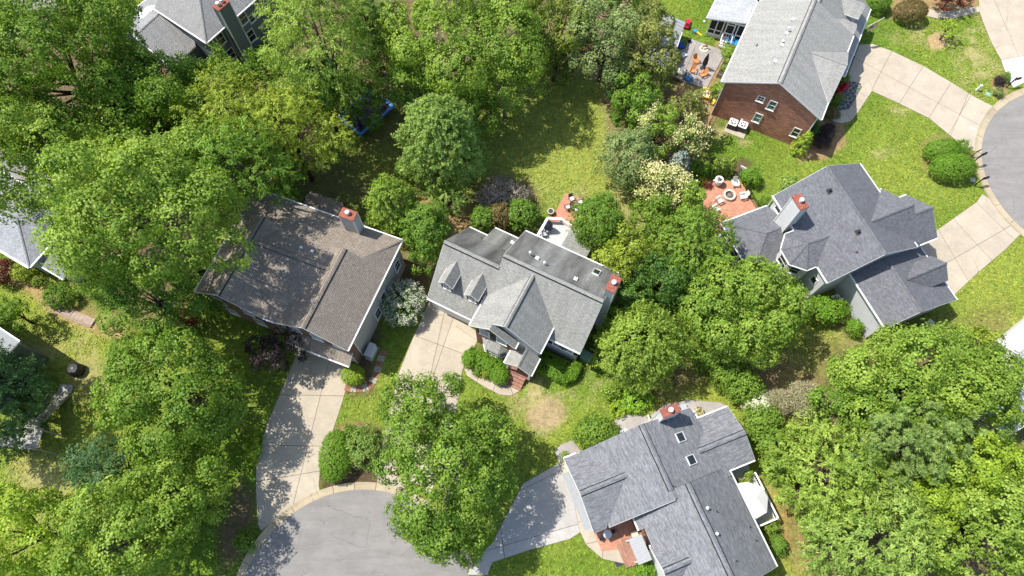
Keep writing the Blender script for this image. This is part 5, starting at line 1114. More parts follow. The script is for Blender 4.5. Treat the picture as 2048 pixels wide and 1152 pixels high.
tree('lower right limb like tree over the shaded lawn', 1008, 160, 7, 78, 60, 5, leafm='bright', gaps=.15, group=TG, bark='bark_pale')
tree('dark leafy tree under the wide bright one', 930, 235, 5.5, 72, 60, 5, leafm='mid', group=TG)
tree('left low tree beside the wide bright one', 815, 150, 8, 60, 56, 5, leafm='maple', group=TG, bark='bark_pale')
tree('tall oval evergreen at the head of the shaded lawn', 885, 292, 7.2, 78, 70, 7.2, 'conifer', 'conifer', cone=.2, tr=.42, dens=1.7, bark='bark_pale')
tree('upright yellow green evergreen beside the brown house', 785, 415, 4.8, 46, 46, 4.8, 'conifer', 'bright', cone=.2, tr=.36, dens=1.7, leaf=.2)
tree('dark glossy tree between the brown and the grey house', 855, 468, 3.9, 44, 52, 3.9, 'shrub', 'mid', lump=.2, leaf=.21, tr=.36)
tree('lone slim young green tree below the glossy one', 848, 520, 3.2, 32, 30, 3, leafm='mid', tr=.3, leaf=.22)
tree('wispy light green tree above the grey house', 898, 400, 3.5, 42, 30, 2.4, leafm='conifer', gaps=.3, tr=.33, leaf=.22, frond=.8)
shrub('little green bush on the pine straw above the yellow evergreen', 820, 345, 1.8, 30, 22, 1.8, leafm='mid', leaf=.2)
# behind the centre house
tree('drab smoky brown bush in the shade beside the lawn', 1005, 390, 1.5, 50, 34, 1.6, 'shrub', 'smoke', lump=.2, leaf=.18, tr=.3, name='smoke_bush')
shrub('dark green shrub left of the russet one behind the grey roof', 968, 440, 1.7, 26, 22, 1.7, leafm='mid', leaf=.19)
shrub('russet tinged shrub behind the grey roof', 1000, 434, 1.8, 24, 24, 1.8, leafm='rustgreen', leaf=.18)
shrub('bright green shrub at the corner of the deck', 1045, 432, 2.0, 32, 28, 2.0, leafm='mid', leaf=.2)
tree('round dense green tree beside the brick patio', 1195, 447, 3.6, 48, 48, 3.6, 'shrub', 'mid', lump=.16, leaf=.2, tr=.36)
# top centre
tree('olive dark tree at the top edge right of centre', 1120, 55, 6.5, 78, 85, 6.2, leafm='olive', tr=.42, group=TG)
tree('grey green round tree above the end of the lawn', 1210, 95, 6, 75, 88, 5.8, leafm='greygreen', group=TG, tr=.42, gaps=.05)
tree('magnolia with yellow tan leaf tips beside the metal roofed shed', 1295, 105, 6, 52, 88, 6, leafm='magnolia', tr=.4, leaf=.28, lobes=1.3, group=TG, gaps=.04)
tree('tree at the very top edge over the open lawn corner', 1235, 2, 6, 70, 45, 5.5, leafm='mid', group=TG)
tree('dark green tree under the magnolia at the lawn edge', 1270, 210, 4.4, 58, 52, 4.3, leafm='mid', tr=.38, group=TG, gaps=.04)
tree('second dark tree low at the lawn edge', 1235, 170, 3.6, 34, 46, 3.5, leafm='dark', tr=.36, group=TG, gaps=.04)
tree('yellow green magnolia with white flowers near the sand table', 1375, 225, 4.8, 44, 38, 4.5, leafm='magnolia', tr=.36, leaf=.28, blossom=('blossom', .03, .16, .0))
tree('bright green tree crowned with cream flowers on its left side', 1315, 265, 5.0, 52, 48, 4.8, leafm='bright', tr=.36, leaf=.23, gaps=.03, blossom=('cream', .8, .25, .05, (-.8, .3, .25)))
tree('cream flowering tree above the blue spruce', 1375, 285, 4.3, 42, 36, 4, leafm='mid', tr=.36, leaf=.23, gaps=.03, blossom=('cream', .75, .26, .0))
tree('round tree with pale new leaf tips beside the lawn', 1255, 325, 4.2, 50, 52, 4.1, 'shrub', 'greygreen', lump=.18, leaf=.22, tr=.36)
tree('small silver blue spruce among the flowering trees', 1357, 330, 2.6, 26, 26, 2.8, 'conifer', 'spruce', cone=.85, tr=.3, leaf=.22, up=-.2)
tree('tree covered in creamy blossom left of the fire pit patio', 1322, 380, 4.4, 56, 42, 4.2, leafm='bright', tr=.36, leaf=.23, gaps=.03, blossom=('cream', .95, .3, .0, (-.3, .6, -.5)))
tree('green tree at the edge of the fire pit patio', 1372, 402, 4.4, 44, 40, 4.2, leafm='bright', tr=.36, leaf=.23)
tree('green tree below the creamy blossom', 1300, 432, 4.2, 48, 42, 4, leafm='maple', tr=.36, leaf=.23)
# middle right
tree('wide light green tree between the grey and the charcoal house', 1385, 498, 5.6, 98, 70, 5.2, leafm='maple', frond=.4, tr=.42, group=TG, gaps=.05)
tree('yellow green tree beside the chimney of the grey house', 1245, 515, 5.5, 62, 50, 5, leafm='yellow', gaps=.12, tr=.42, group=TG)
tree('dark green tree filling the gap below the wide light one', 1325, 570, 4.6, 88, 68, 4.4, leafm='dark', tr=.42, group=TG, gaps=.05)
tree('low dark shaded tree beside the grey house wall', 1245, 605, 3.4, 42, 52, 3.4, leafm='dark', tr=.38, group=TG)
tree('broad drooping evergreen in front of the wide light tree', 1285, 692, 5, 88, 74, 5, 'conifer', 'feather', cone=.18, tr=.44, dens=1.7, up=-.1, seed=9)
tree('rounded yellow tipped tree in front of the charcoal house', 1478, 625, 5.6, 108, 96, 5.6, 'broad', 'bright', lobes=1.7, tr=.4, gaps=.03, seed=77)
UG = 'low trees under the taller woods'
for lab, px, py, r, lm in (('low tree in the gap between the corner oak and the biggest bright tree', 235, 305, 75, 'mid'), ('low tree behind the feathery trees near the pine', 745, 105, 58, 'mid'), ('low tree under the left side of the wide bright tree', 775, 55, 52, 'maple'),
                          ('low tree at the foot of the trees behind the brown roof', 555, 345, 62, 'mid'), ('low tree beside the slate house corner', 540, 150, 50, 'mid'), ('low tree under the biggest bright tree by the brown house', 395, 590, 60, 'mid'),
                          ('low tree at the lawn end below the olive tree', 1110, 120, 55, 'olive'), ('low tree under the edge of the corner oak', 60, 250, 70, 'mid')):
    tree(lab, px, py, 3.8, r, r*.9, 3.6, leafm=lm, gaps=.05, group=UG)
# bottom right woods
WG = 'trees of the bottom right woods'
tree('very large leafy tree below the charcoal house', 1830, 765, 8.5, 170, 112, 6.5, leafm='bright', gaps=.06, group=WG, seed=31)
tree('right hand half of the large leafy mass near the white roofs', 1925, 795, 7.5, 100, 84, 6, leafm='bright', group=WG)
tree('green tree at the left shoulder of the large leafy one', 1705, 795, 6.2, 66, 80, 5.6, leafm='mid', group=WG, gaps=.05)
tree('soft grey green pine in the middle of the right woods', 1805, 890, 9.5, 118, 74, 5.5, 'pine', 'pine', group=WG)
tree('pale dense tree left of the pine', 1650, 960, 6.5, 100, 98, 6, leafm='feather', frond=.3, tr=.42, gaps=.04, group=WG, seed=41, lobes=1.4)
tree('pale dense tree at the bottom edge below the other', 1730, 1075, 7, 125, 88, 6, leafm='pale', frond=.3, tr=.44, gaps=.04, group=WG, lobes=1.4)
tree('lime green tree right of the pine', 1935, 940, 7, 98, 85, 6, leafm='lime', tr=.42, group=WG, gaps=.05)
tree('lime green tree in the bottom right corner', 1960, 1070, 7.5, 125, 105, 6.5, leafm='feather', tr=.44, group=WG, gaps=.05)
tree('green tree between the pine and the bottom edge', 1840, 1005, 6.5, 88, 68, 5.5, leafm='lime', tr=.42, group=WG, gaps=.05)
tree('light tree at the right edge below the white roofs', 2035, 935, 6.5, 66, 56, 5.5, leafm='lime', group=WG)
tree('olive yellow tree above the white roofs at the right edge', 1935, 690, 4.8, 72, 40, 4, leafm='yellow', gaps=.15, tr=.4, group=WG)
tree('thin olive tree standing over the white roof', 1990, 765, 6, 50, 42, 3.8, leafm='yellow', gaps=.3, group=WG)
shrub('dry brown bare twigged bush beside the woods', 1608, 800, 1.5, 42, 38, 1.7, kind='twig', leafm='twig', name='twiggy_bush')
shrub('second dry bush nearer the hedge', 1555, 805, 1.4, 36, 26, 1.5, kind='twig', leafm='twig', name='twiggy_bush')
shrub('white variegated shrub at the top of the hedge row', 1513, 808, 1.4, 24, 20, 1.4, leafm='white', leaf=.17)
HG = 'dark shrubs in the boundary hedge'
for lab, px, py, r in (('boundary shrub nearest the rounded yellow tipped tree', 1418, 712, 32), ('boundary shrub second along the hedge from the yellow tipped tree', 1455, 745, 36), ('boundary shrub at the lower end of the upper hedge', 1487, 775, 34),
                       ('boundary shrub directly below the white variegated one', 1522, 842, 36), ('boundary shrub halfway down the lower hedge', 1548, 885, 38), ('boundary shrub beside the raised deck', 1562, 935, 34)):
    shrub(lab, px, py, 1.7, r, r*.9, 1.8, leafm='maple', leaf=.21, lump=.2, group=HG)
shrub('light yellow green shrub low in the boundary hedge', 1590, 880, 1.8, 30, 30, 1.9, leafm='yellow', leaf=.2)
tree('green tree in the gap left of the pine', 1735, 925, 6, 70, 60, 5, leafm='bright', group=WG, gaps=.05)
tree('green tree in the gap below the pine', 1875, 935, 6, 66, 56, 5, leafm='bright', group=WG, gaps=.05)
tree('small green tree filling the right edge of the woods', 2035, 1010, 6, 60, 60, 5, leafm='bright', group=WG)
for lab, px, py, r, lm in (('low tree in the dark gap below the pine', 1790, 985, 60, 'bright'), ('low tree between the two pale dense trees', 1690, 1020, 60, 'feather'), ('low tree at the bottom edge in the right woods', 1850, 1085, 70, 'bright'), ('low tree left of the bottom right corner tree', 1890, 1010, 60, 'lime')):
    tree(lab, px, py, 4.2, r, r*.9, 4, leafm=lm, gaps=.05, group=WG)
# centre front and left front
tree('big maple between the two drives', 905, 945, 7.8, 142, 150, 6.8, leafm='maple', gaps=.1, tr=.48, seed=51, bark='bark_pale')
tree('upper maple shading the drive of the grey house', 838, 815, 6, 98, 76, 5.3, leafm='maple', gaps=.12, seed=52)
tree('outer limb like maple over the front lawn', 985, 880, 6, 64, 66, 5, leafm='maple', seed=53)
tree('lower maple leaning over the turning circle', 895, 1060, 6, 92, 58, 5, leafm='maple', seed=54)
FG = 'trees on the left front gardens'
tree('large tree left of the shaded drive', 355, 785, 6.6, 152, 120, 6.2, leafm='maple', gaps=.08, group=FG, seed=61)
tree('bright tree below the large one at the bottom left', 355, 990, 5.8, 108, 82, 5.4, leafm='bright', gaps=.08, group=FG)
tree('bright tree at the bottom edge on the left', 265, 1075, 7, 150, 98, 6.5, leafm='bright', gaps=.08, group=FG, seed=63)
tree('yellow green tree in the bottom left corner', 45, 1065, 7.5, 102, 105, 6.5, leafm='lime', gaps=.1, group=FG)
tree('blue green evergreen over the wooden stair at the left edge', -18, 806, 6.5, 68, 104, 6.5, 'conifer', 'blue', cone=.02, tr=.45, dens=1.3, group=FG)
tree('dark drooping evergreen above the bright bottom left trees', 232, 945, 4.2, 82, 52, 4.2, 'broad', 'blue', lobes=1.4, frond=.8, tr=.42, group=FG)
tree('purple black tree by the front door of the brown house', 553, 708, 3.4, 56, 42, 3.2, leafm='purple', tr=.38, leaf=.24)
tree('small round tree on the left lawn casting a clear shadow', 28, 628, 3.0, 40, 34, 2.6, leafm='mid', tr=.35, leaf=.22)
shrub('sunlit low growth beside the shaded drive', 508, 895, .7, 14, 30, .7, leafm='lime', leaf=.2, lump=.3)
shrub('low weeds on the kerb bed left of the turning circle', 492, 1080, .5, 20, 22, .6, leafm='mid', leaf=.2, lump=.3)
shrub('white flowering hydrangea beside the brown house', 806, 606, 1.5, 42, 44, 1.6, leafm='dark', leaf=.16, blossom=('blossom', .75, .13, -.2), name='hydrangea')
shrub('yellow green clipped ball at the garage corner', 706, 751, .9, 22, 20, 1.0, leafm='lime', leaf=.15, lump=.05)
shrub('large dark clipped shrub on the island bed, left one', 672, 912, 1.3, 32, 50, 1.4, leafm='hedge', leaf=.15, lump=.05)
shrub('spreading juniper on the island bed, right one', 728, 895, 1.3, 34, 40, 1.3, leafm='conifer', leaf=.18, lump=.15)
shrub('small bush at the head of the island bed', 700, 866, .8, 20, 14, .8, leafm='mid', leaf=.15)
# centre house foundation planting
def hedge(label, px, py, az, L, W_, H_, leafm='hedge'):
    p = at(px, py, H_/2); rg = np.random.default_rng(int(px*3+py)); t = thing('hedge', label, 'hedge', (p[0], p[1], 0), R(az))
    q = [crown_shrub(rg, L/2, W_/2, H_*.52, lump=.03, box=.9) for _ in range(2)]; c, nm, ax, ln, wd, ti = (np.concatenate([a[k] for a in q]) for k in range(6))
    c = c+np.array([0, 0, H_*.5]); ok = c[:, 2] > .02
    link('foliage', leaf_mesh('foliage', c[ok], nm[ok], ax[ok], ln[ok], wd[ok], ti[ok], LM[leafm]), t)
    b = MB(); b.box(-L/2+.15, L/2-.15, -W_/2+.15, W_/2-.15, 0, H_*.86); b.build('branches', m_plain('hedge_wood', (.03, .045, .012), .95, .1), t)
hedge('long clipped hedge under the bay window', 973, 727, -27, 4.4, 1.7, 1.3); hedge('dark shaded hedge under the right hand windows', 1108, 736, -27, 3.9, 2.2, 1.3)
shrub('clipped round bush at the drive end of the long hedge', 940, 718, .8, 15, 19, .9, leafm='hedge', leaf=.13, lump=.04)
shrub('clipped round bush beside the brick steps', 999, 751, .8, 19, 18, .9, leafm='hedge', leaf=.13, lump=.04)
shrub('small dark bush between the two clipped round bushes', 957, 741, .5, 10, 9, .55, leafm='mid', leaf=.12); shrub('small yellowish bush beside the dark one', 971, 748, .5, 10, 9, .55, leafm='yellow', leaf=.12)
hedge('short bright clipped block at the end of the dark hedge', 1147, 744, 63, 1.9, .9, 1.2)
shrub('light green shrub at the corner of the front lawn', 1222, 782, .9, 18, 15, .9, leafm='bright', leaf=.2)
shrub('mound of bright ground cover beside the gravel path', 1272, 800, .6, 30, 26, .8, leafm='ground', leaf=.22, lump=.25)
shrub('pale lime ground cover left of the mound', 1240, 815, .3, 24, 20, .4, leafm='lime', leaf=.2, lump=.3)
shrub('large round green shrub beside the blue-grey roof', 1190, 864, 1.6, 44, 32, 1.7, leafm='maple', leaf=.2)
shrub('little pale plant by the corner of the metal awning', 1130, 912, .4, 8, 7, .4, leafm='pale', leaf=.12)
shrub('leafy shrub by the front step under the metal awning', 1290, 1138, .8, 18, 18, .9, leafm='hedge', leaf=.17)
shrub('bright green shrub behind the raised deck', 1540, 1052, .9, 14, 10, .9, leafm='bright', leaf=.17); shrub('dusty shrub at the foot of the raised deck', 1556, 1090, .8, 14, 20, .9, leafm='mid', leaf=.16)
# charcoal house planting
shrub('large leafy shrub below the turret', 1652, 622, 1.4, 44, 26, 1.5, leafm='hedge', leaf=.22); shrub('small round shrub at the white garage wall', 1707, 655, .9, 15, 16, 1.0, leafm='hedge', leaf=.15)
shrub('round shrub in the angle of the turret', 1578, 577, 1.0, 19, 17, 1.1, leafm='hedge', leaf=.17); shrub('tiny shrub on the bed edge below the turret', 1612, 628, .4, 8, 7, .4, leafm='mid', leaf=.13)
shrub('round green shrub outside the black fence', 1502, 354, 1.0, 18, 18, 1.1, leafm='hedge', leaf=.16); shrub('low shrub at the end of the black fence', 1530, 404, .6, 12, 9, .6, leafm='mid', leaf=.15)
shrub('pale green hydrangea at the charcoal roof corner', 1578, 368, .9, 20, 14, 1.0, leafm='pale', leaf=.2)
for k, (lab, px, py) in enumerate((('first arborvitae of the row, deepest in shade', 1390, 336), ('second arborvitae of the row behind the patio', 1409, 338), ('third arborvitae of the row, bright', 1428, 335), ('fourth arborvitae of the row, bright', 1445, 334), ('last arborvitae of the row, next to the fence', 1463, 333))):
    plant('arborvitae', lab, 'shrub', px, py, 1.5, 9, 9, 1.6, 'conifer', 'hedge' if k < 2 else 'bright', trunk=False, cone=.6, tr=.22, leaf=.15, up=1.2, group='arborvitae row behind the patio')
shrub('little golden bush at the left of the fire pit patio', 1402, 362, .4, 8, 7, .4, leafm='yellow', leaf=.12); shrub('little red leaved bush on the fire pit patio', 1415, 369, .4, 8, 6, .4, leafm='red', leaf=.12)
# brick house planting
plant('arborvitae', 'bright lime arborvitae at the corner of the brick wall', 'shrub', 1606, 287, 1.9, 15, 14, 2.1, 'conifer', 'lime', trunk=False, cone=.6, tr=.24, leaf=.16, up=1.2)
for lab, px, py, rx_, ry_ in (('first dark purple shrub along the house front', 1644, 283, 16, 14), ('second dark purple shrub along the house front', 1655, 262, 14, 14)): shrub(lab, px, py, .8, rx_, ry_, .8, leafm='purple', leaf=.14, group='purple shrubs by the brick house')
shrub('brownish shrub under the eave beside the flagstones', 1664, 228, .5, 14, 10, .6, leafm='rustgreen', leaf=.14); shrub('green shrub below the red chairs', 1674, 200, .6, 10, 9, .7, leafm='olive', leaf=.14); shrub('shrub above the red chairs', 1686, 158, .7, 10, 10, .8, leafm='mid', leaf=.14)
shrub('green shrub in the shaded angle beside the lime arborvitae', 1628, 262, .7, 12, 16, .8, leafm='dark', leaf=.16)
shrub('big leaved bright bush at the back corner of the brick house', 1437, 181, .8, 14, 15, .9, leafm='bright', leaf=.22); shrub('tall leafy plants beside the back wall', 1458, 105, .8, 13, 20, .9, leafm='bright', leaf=.22)
# top right gardens
shrub('bronze brown clipped dome near the curved walk', 1821, 24, 1.3, 32, 23, 1.4, leafm='rustgreen', leaf=.16, lump=.04); shrub('dark green clipped dome near the house corner', 1757, 4, 1.2, 22, 22, 1.3, leafm='mid', leaf=.16, lump=.05)
plant('japanese_maple', 'red leaved japanese maple at the curved walk', 'tree', 1902, -6, 2.0, 42, 26, 1.5, 'broad', 'red', tr=.35, leaf=.2, flat=.3, gaps=.2)
plant('young_tree', 'young sparse tree on a round straw bed', 'tree', 1897, 58, 1.9, 20, 20, 1.5, 'broad', 'lime', tr=.28, leaf=.2, gaps=.55)
for lab, px, py, r, lm in (('purple shrub in the kerb side bed', 1999, 162, 9, 'purple'), ('green shrub in the kerb side bed nearest the white drive', 2010, 155, 9, 'mid'), ('grey green shrub in the kerb side bed nearest the kerb', 1996, 187, 8, 'greygreen')): shrub(lab, px, py, .5, r, r, .55, leafm=lm, leaf=.13)
shrub('large rounded clipped shrub nearest the turning circle', 1906, 336, 1.4, 44, 27, 1.5, leafm='hedge', leaf=.15, lump=.04); shrub('large clipped shrub behind the nearest one', 1885, 303, 1.3, 36, 24, 1.4, leafm='hedge', leaf=.15, lump=.06); shrub('small ragged shrub at the drive edge', 1924, 297, .9, 12, 16, .9, leafm='mid', leaf=.15)
# left garden
for lab, px, py, r, lm in (('yellow green round bush nearest the left edge', 50, 548, 20, 'yellow'), ('small dull round bush in the middle of the three', 85, 568, 13, 'olive'), ('large green round bush beside the timber edging', 120, 592, 30, 'mid')): shrub(lab, px, py, 1.0, r, r*.85, 1.1, leafm=lm, leaf=.16)
shrub('dark red leaved bush at the left edge', 5, 545, 1.2, 22, 26, 1.3, leafm='red', leaf=.15); shrub('red leaved bush under the big left tree', 372, 640, 1.2, 20, 18, 1.3, leafm='red', leaf=.16)
# ------------------------------------------------------------------ things in the gardens
def here(px, py, z=0.0): p = at(px, py, z); return (p[0], p[1], z)
MC = {}
def cm(name, c, rough=.55): 
    if name not in MC: MC[name] = m_plain(name, c, rough, .35, .1)
    return MC[name]
def adirondack(label, px, py, rz, mat, z=.03, group=None, s=1.0):
    t = thing('garden_chair', label, 'chair', here(px, py, z), R(rz), group)
    def slat(nm, c, ax, ay, az): b = MB(); b.obox(np.array(c)*s, np.array(ax)*s, np.array(ay)*s, np.array(az)*s); return b.build(nm, mat, t)
    for k in range(5): slat('seat_slat', (0, .28-.13*k, .36-.035*k), (.27, 0, 0), (0, .055, -.012), (0, 0, .012))
    for k in range(5): slat('back_slat', ((k-2)*.115, -.44, .68-.02*abs(k-2)), (.05, 0, 0), (0, .012, .004), (0, -.13, .4-.02*abs(k-2)))
    for q in (-1, 1):
        slat('armrest', (q*.34, .0, .58), (.075, 0, 0), (0, .36, 0), (0, 0, .014)); slat('leg', (q*.31, .3, .28), (.02, 0, 0), (0, .055, 0), (0, 0, .29)); slat('leg', (q*.29, -.3, .16), (.018, 0, 0), (0, .3, -.1), (0, .02, .06))
    return t
WH, OR_, BL, RD = cm('white_plastic', (.72, .71, .68)), cm('orange_wood', (.6, .25, .08)), cm('blue_plastic', (.02, .1, .5)), cm('red_plastic', (.5, .02, .045))
LB_ = cm('light_blue_plastic', (.03, .27, .62)); YL = cm('yellow_plastic', (.7, .45, .04)); CR = cm('cream_plastic', (.66, .58, .42)); GRN = cm('teal_fabric', (.12, .32, .27))
# fire pit patio of the charcoal house
G = 'white garden chairs round the fire pit'
adirondack('white garden chair above the fire pit, next to the fence', 1469, 370, 185, WH, group=G); adirondack('white garden chair at the right of the fire pit', 1484, 395, 105, WH, group=G)
adirondack('upper of the two white garden chairs left of the fire pit', 1437, 403, -60, WH, group=G); adirondack('lower of the two white garden chairs left of the fire pit', 1429, 420, -60, WH, group=G)
def firepit(label, px, py, r, blocks, mat, hgt=.38, rings=1):
    t = thing('fire_pit', label, 'fire pit', here(px, py, .03))
    for k in range(blocks):
        a0, a1 = 2*math.pi*(k+.03)/blocks, 2*math.pi*(k+.97)/blocks; b = MB()
        b.prism([((r-.24)*math.cos(a0), (r-.24)*math.sin(a0)), (r*math.cos(a0), r*math.sin(a0)), (r*math.cos((a0+a1)/2)*1.01, r*math.sin((a0+a1)/2)*1.01), (r*math.cos(a1), r*math.sin(a1)), ((r-.24)*math.cos(a1), (r-.24)*math.sin(a1))], 0, hgt)
        b.build('stone', mat, t)
    b = MB(); b.lathe([(r-.25, 0), (r-.27, .1), (.1, .13)], (0, 0, 0), 18); b.build('ash_bed', M['ash'], t)
    for k in range(4): b = MB(); a = k*.8; b.bar((-.3*math.cos(a), -.3*math.sin(a), .17+.03*k), (.3*math.cos(a), .3*math.sin(a), .18+.03*k), .07); b.build('log', M['wood'], t)
firepit('round stone fire pit in the middle of the brick patio', 1457.5, 392, .72, 14, M['stone'])
t = thing('urn', 'white rose patterned urn at the top of the fire pit patio', 'urn', here(1434, 368, .03)); b = MB(); b.lathe([(.3, 0), (.42, .3), (.5, .7), (.44, 1.0), (.5, 1.08), (.42, 1.12), (.3, 1.0)], (0, 0, 0), 18); b.build('body', M['offwhite'], t)
b = MB(); b.obox((-.5, 0, .85), (.16, 0, .04), (0, .06, 0), (0, 0, .05)); b.build('handle', M['offwhite'], t)
b = MB(); rg = random.Random(3)
for k in range(14): a = rg.random()*6.3; q = rg.random()*.3; b.obox((q*math.cos(a), q*math.sin(a), 1.13), (.05, 0, .02), (0, .05, 0), (0, 0, .03))
b.build('soil', M['ash'], t)
def fence(label, px, hgt, mat, step=.13, post=2.0, name='fence', slat='picket'):
    P = [at(*p)[:2] for p in px]; t = thing(name, label, 'fence', (P[0][0], P[0][1], 0)); O = np.array([P[0][0], P[0][1]])
    for a, c in zip(P, P[1:]):
        L = np.linalg.norm(c-a); A, D = np.r_[a-O, 0], np.r_[(c-a), 0]/L; n = max(1, int(L/step))
        [(lambda b, zz: (b.bar(A+(0, 0, zz), A+D*L+(0, 0, zz), .035), b.build('rail', mat, t)))(MB(), zz) for zz in (hgt-.06, .15)]
        for k in range(n): b = MB(); b.bar(A+D*L*(k+.5)/n+(0, 0, .08), A+D*L*(k+.5)/n+(0, 0, hgt-.02), .022); b.build(slat, mat, t)
        for k in range(max(1, int(L/post))+1): q = A+D*L*k/max(1, int(L/post)); b = MB(); b.bar(q+(0, 0, 0), q+(0, 0, hgt+.08), .07); b.build('post', mat, t)
    return t
fence('black metal railing fence along the fire pit patio', [(1478, 345), (1487, 372), (1498, 395), (1515, 422)], 1.2, M['black'])
b = MB(); t = thing('panel_screen', 'pale grey screen panel leaning on the black fence', 'screen', here(1484, 352)); b.obox((0, 0, .9), (.55, -.35, 0), (.03, .04, 0), (0, .1, .7)); b.build('panel', M['offwhite'], t); b = MB(); b.bar((-.5, .3, 0), (-.5, .3, 1.0), .06); b.bar((.5, -.3, 0), (.5, -.3, 1.0), .06); b.build('leg', M['offwhite'], t)
# patio behind the brick house
firepit('raised round stone fire pit with a lid at the patio edge', 1361, 148, .95, 16, cm('grey_stone', (.2, .19, .175), .9), .3)
t = thing('round_cover', 'pale round cover on the raised fire pit', 'cover', here(1361, 147, .3)); b = MB(); b.lathe([(.55, 0), (.55, .5), (.5, .56), (.2, .6)], (0, 0, 0), 20); b.build('body', M['stone'], t); b = MB(); b.lathe([(.12, 0), (.1, .06)], (0, 0, .6), 10); b.build('handle', M['stone'], t)
G = 'orange wooden garden chairs'
adirondack('orange wooden garden chair nearest the closed parasol', 1391, 125, 200, OR_, group=G); adirondack('orange wooden garden chair in the middle of the three', 1384, 144, 160, OR_, group=G); adirondack('orange wooden garden chair nearest the brick house', 1404, 152, 120, OR_, group=G)
G = 'blue plastic garden chairs'
adirondack('dark blue garden chair in the shade of the shed', 1362, 95, -80, BL, group=G); adirondack('light blue garden chair in the sun', 1376, 160, 30, LB_, group=G)
t = thing('lounge_chair', 'white and teal lounge chair in the shed shade', 'chair', here(1364, 114, .03), R(-50)); b = MB(); b.obox((0, .1, .3), (.32, 0, 0), (0, .38, .02), (0, 0, .05)); b.build('seat', WH, t); b = MB(); b.obox((0, -.42, .55), (.32, 0, 0), (0, .05, 0), (0, -.12, .33)); b.build('backrest', GRN, t)
for q in (-1, 1):
    for w_ in (-.2, .4): b = MB(); b.bar((q*.3, w_, 0), (q*.3, w_, .3), .05); b.build('leg', M['steel'], t)
t = thing('parasol', 'closed black parasol standing on its base among the orange chairs', 'parasol', here(1406, 137, .03)); b = MB(); b.lathe([(.42, 0), (.42, .06), (.1, .1)], (0, 0, 0), 18); b.build('base', M['dark'], t); b = MB(); b.tube([(0, 0, .1), (0, 0, 2.7)], .03, 8); b.build('pole', M['black'], t)
b = MB(); n = 16; prof = [(.2, .6), (.26, 1.0), (.2, 1.8), (.08, 2.5), (.03, 2.75)]; rings = []
for r, z in prof: rings.append([(r*(1+.28*(q % 2))*math.cos(2*math.pi*q/n), r*(1+.28*(q % 2))*math.sin(2*math.pi*q/n), z) for q in range(n)])
for a, c in zip(rings, rings[1:]):
    for q in range(n): b.face([a[q], a[(q+1) % n], c[(q+1) % n], c[q]])
b.build('canopy', M['black'], t)
t = thing('planter_box', 'long dark wooden raised planter with green plants', 'planter', here(1446, 143, 0), R(64)); b = MB(); W2, D2, H2 = 1.25, .5, .75
for s in (-1, 1):
    for k in range(3): 
        q = MB(); q.obox((0, s*D2, .14+.25*k), (W2, 0, 0), (0, .025, 0), (0, 0, .115)); q.build('plank', M['wood'], t); q = MB(); q.obox((s*W2, 0, .14+.25*k), (.025, 0, 0), (0, D2-.03, 0), (0, 0, .115)); q.build('plank', M['wood'], t)
b.box(-W2+.03, W2-.03, -D2+.03, D2-.03, .1, .66); b.build('soil', M['ash'], t)
for lab, dx, r in (('leafy plant at the far end of the planter', .8, .32), ('leafy plant at the near end of the planter', -.3, .38)):
    P = Vector(t.location)+Vector((dx*math.cos(R(64)), dx*math.sin(R(64)), 0)); rg = np.random.default_rng(int(dx*100)+500); c, nm, ax, ln, wd, ti, _, _ = crown_shrub(rg, r, r, .3, leaf=.15, tr=.2)
    o = thing('plant', lab, 'plant', (P[0], P[1], .68)); c = c+np.array([0, 0, .2]); link('foliage', leaf_mesh('foliage', c, nm, ax, ln, wd, ti, LM['bright']), o); b = MB(); b.tube([(0, 0, 0), (0, 0, .3)], .02, 5); b.build('stem', M['bark'], o)
t = thing('toy_ride', 'cream rocking toy on the stone patio', 'toy', here(1408, 98, .03), R(10)); b = MB(); b.lathe([(.55, 0), (.6, .08), (.5, .16), (.2, .1)], (0, 0, 0), 16); b.build('base', CR, t)
b = MB(); b.tube([(-.35, 0, .15), (-.25, 0, .55), (.1, 0, .6), (.35, 0, .3)], [.1, .13, .14, .08], 8); b.tube([(.1, 0, .6), (.3, .0, .9)], [.09, .11], 8); b.build('rider_seat', cm('brown_plastic', (.25, .13, .1)), t)
t = thing('storage_tub', 'bright blue round tub beside the porch steps', 'tub', here(1461, 92, 0)); b = MB(); b.lathe([(.45, 0), (.62, .35), (.68, .75), (.72, .8), (.62, .82), (.5, .5)], (0, 0, 0), 18); b.build('body', LB_, t); b = MB(); b.obox((-.7, 0, .7), (.06, 0, 0), (0, .16, 0), (0, 0, .03)); b.build('handle', WH, t)
t = thing('toy_car', 'red ride-on toy car on the grass beside the shed', 'toy', here(1374, 51, 0), R(70)); b = MB(); b.prism([(-.75, -.3), (.55, -.3), (.75, -.15), (.75, .15), (.55, .3), (-.75, .3)], .14, .42); b.box(-.6, -.1, -.28, .28, .42, .62); b.build('body', RD, t)
for x in (-.5, .45):
    for y in (-.32, .32): b = MB(); b.tube([(x, y-.05, .15), (x, y+.05, .15)], .15, 12); b.build('wheel', M['black'], t)
b = MB(); b.bar((.1, 0, .42), (-.05, 0, .62), .03); b.tube([(-.05, -.13, .62), (-.05, .13, .62)], .025, 6); b.build('steering_wheel', M['black'], t); b = MB(); b.obox((-.42, 0, .66), (.12, 0, 0), (0, .2, 0), (0, 0, .05)); b.build('seat', M['black'], t)
t = thing('toy_slide', 'small blue and yellow toy on the grass near the porch', 'toy', here(1391, 65, 0), R(-35)); b = MB(); b.obox((.5, 0, .12), (.4, 0, -.08), (0, .14, 0), (0, 0, .03)); b.build('slide', YL, t); b = MB(); b.box(-.35, .1, -.22, .22, 0, .3); b.build('frame', LB_, t)
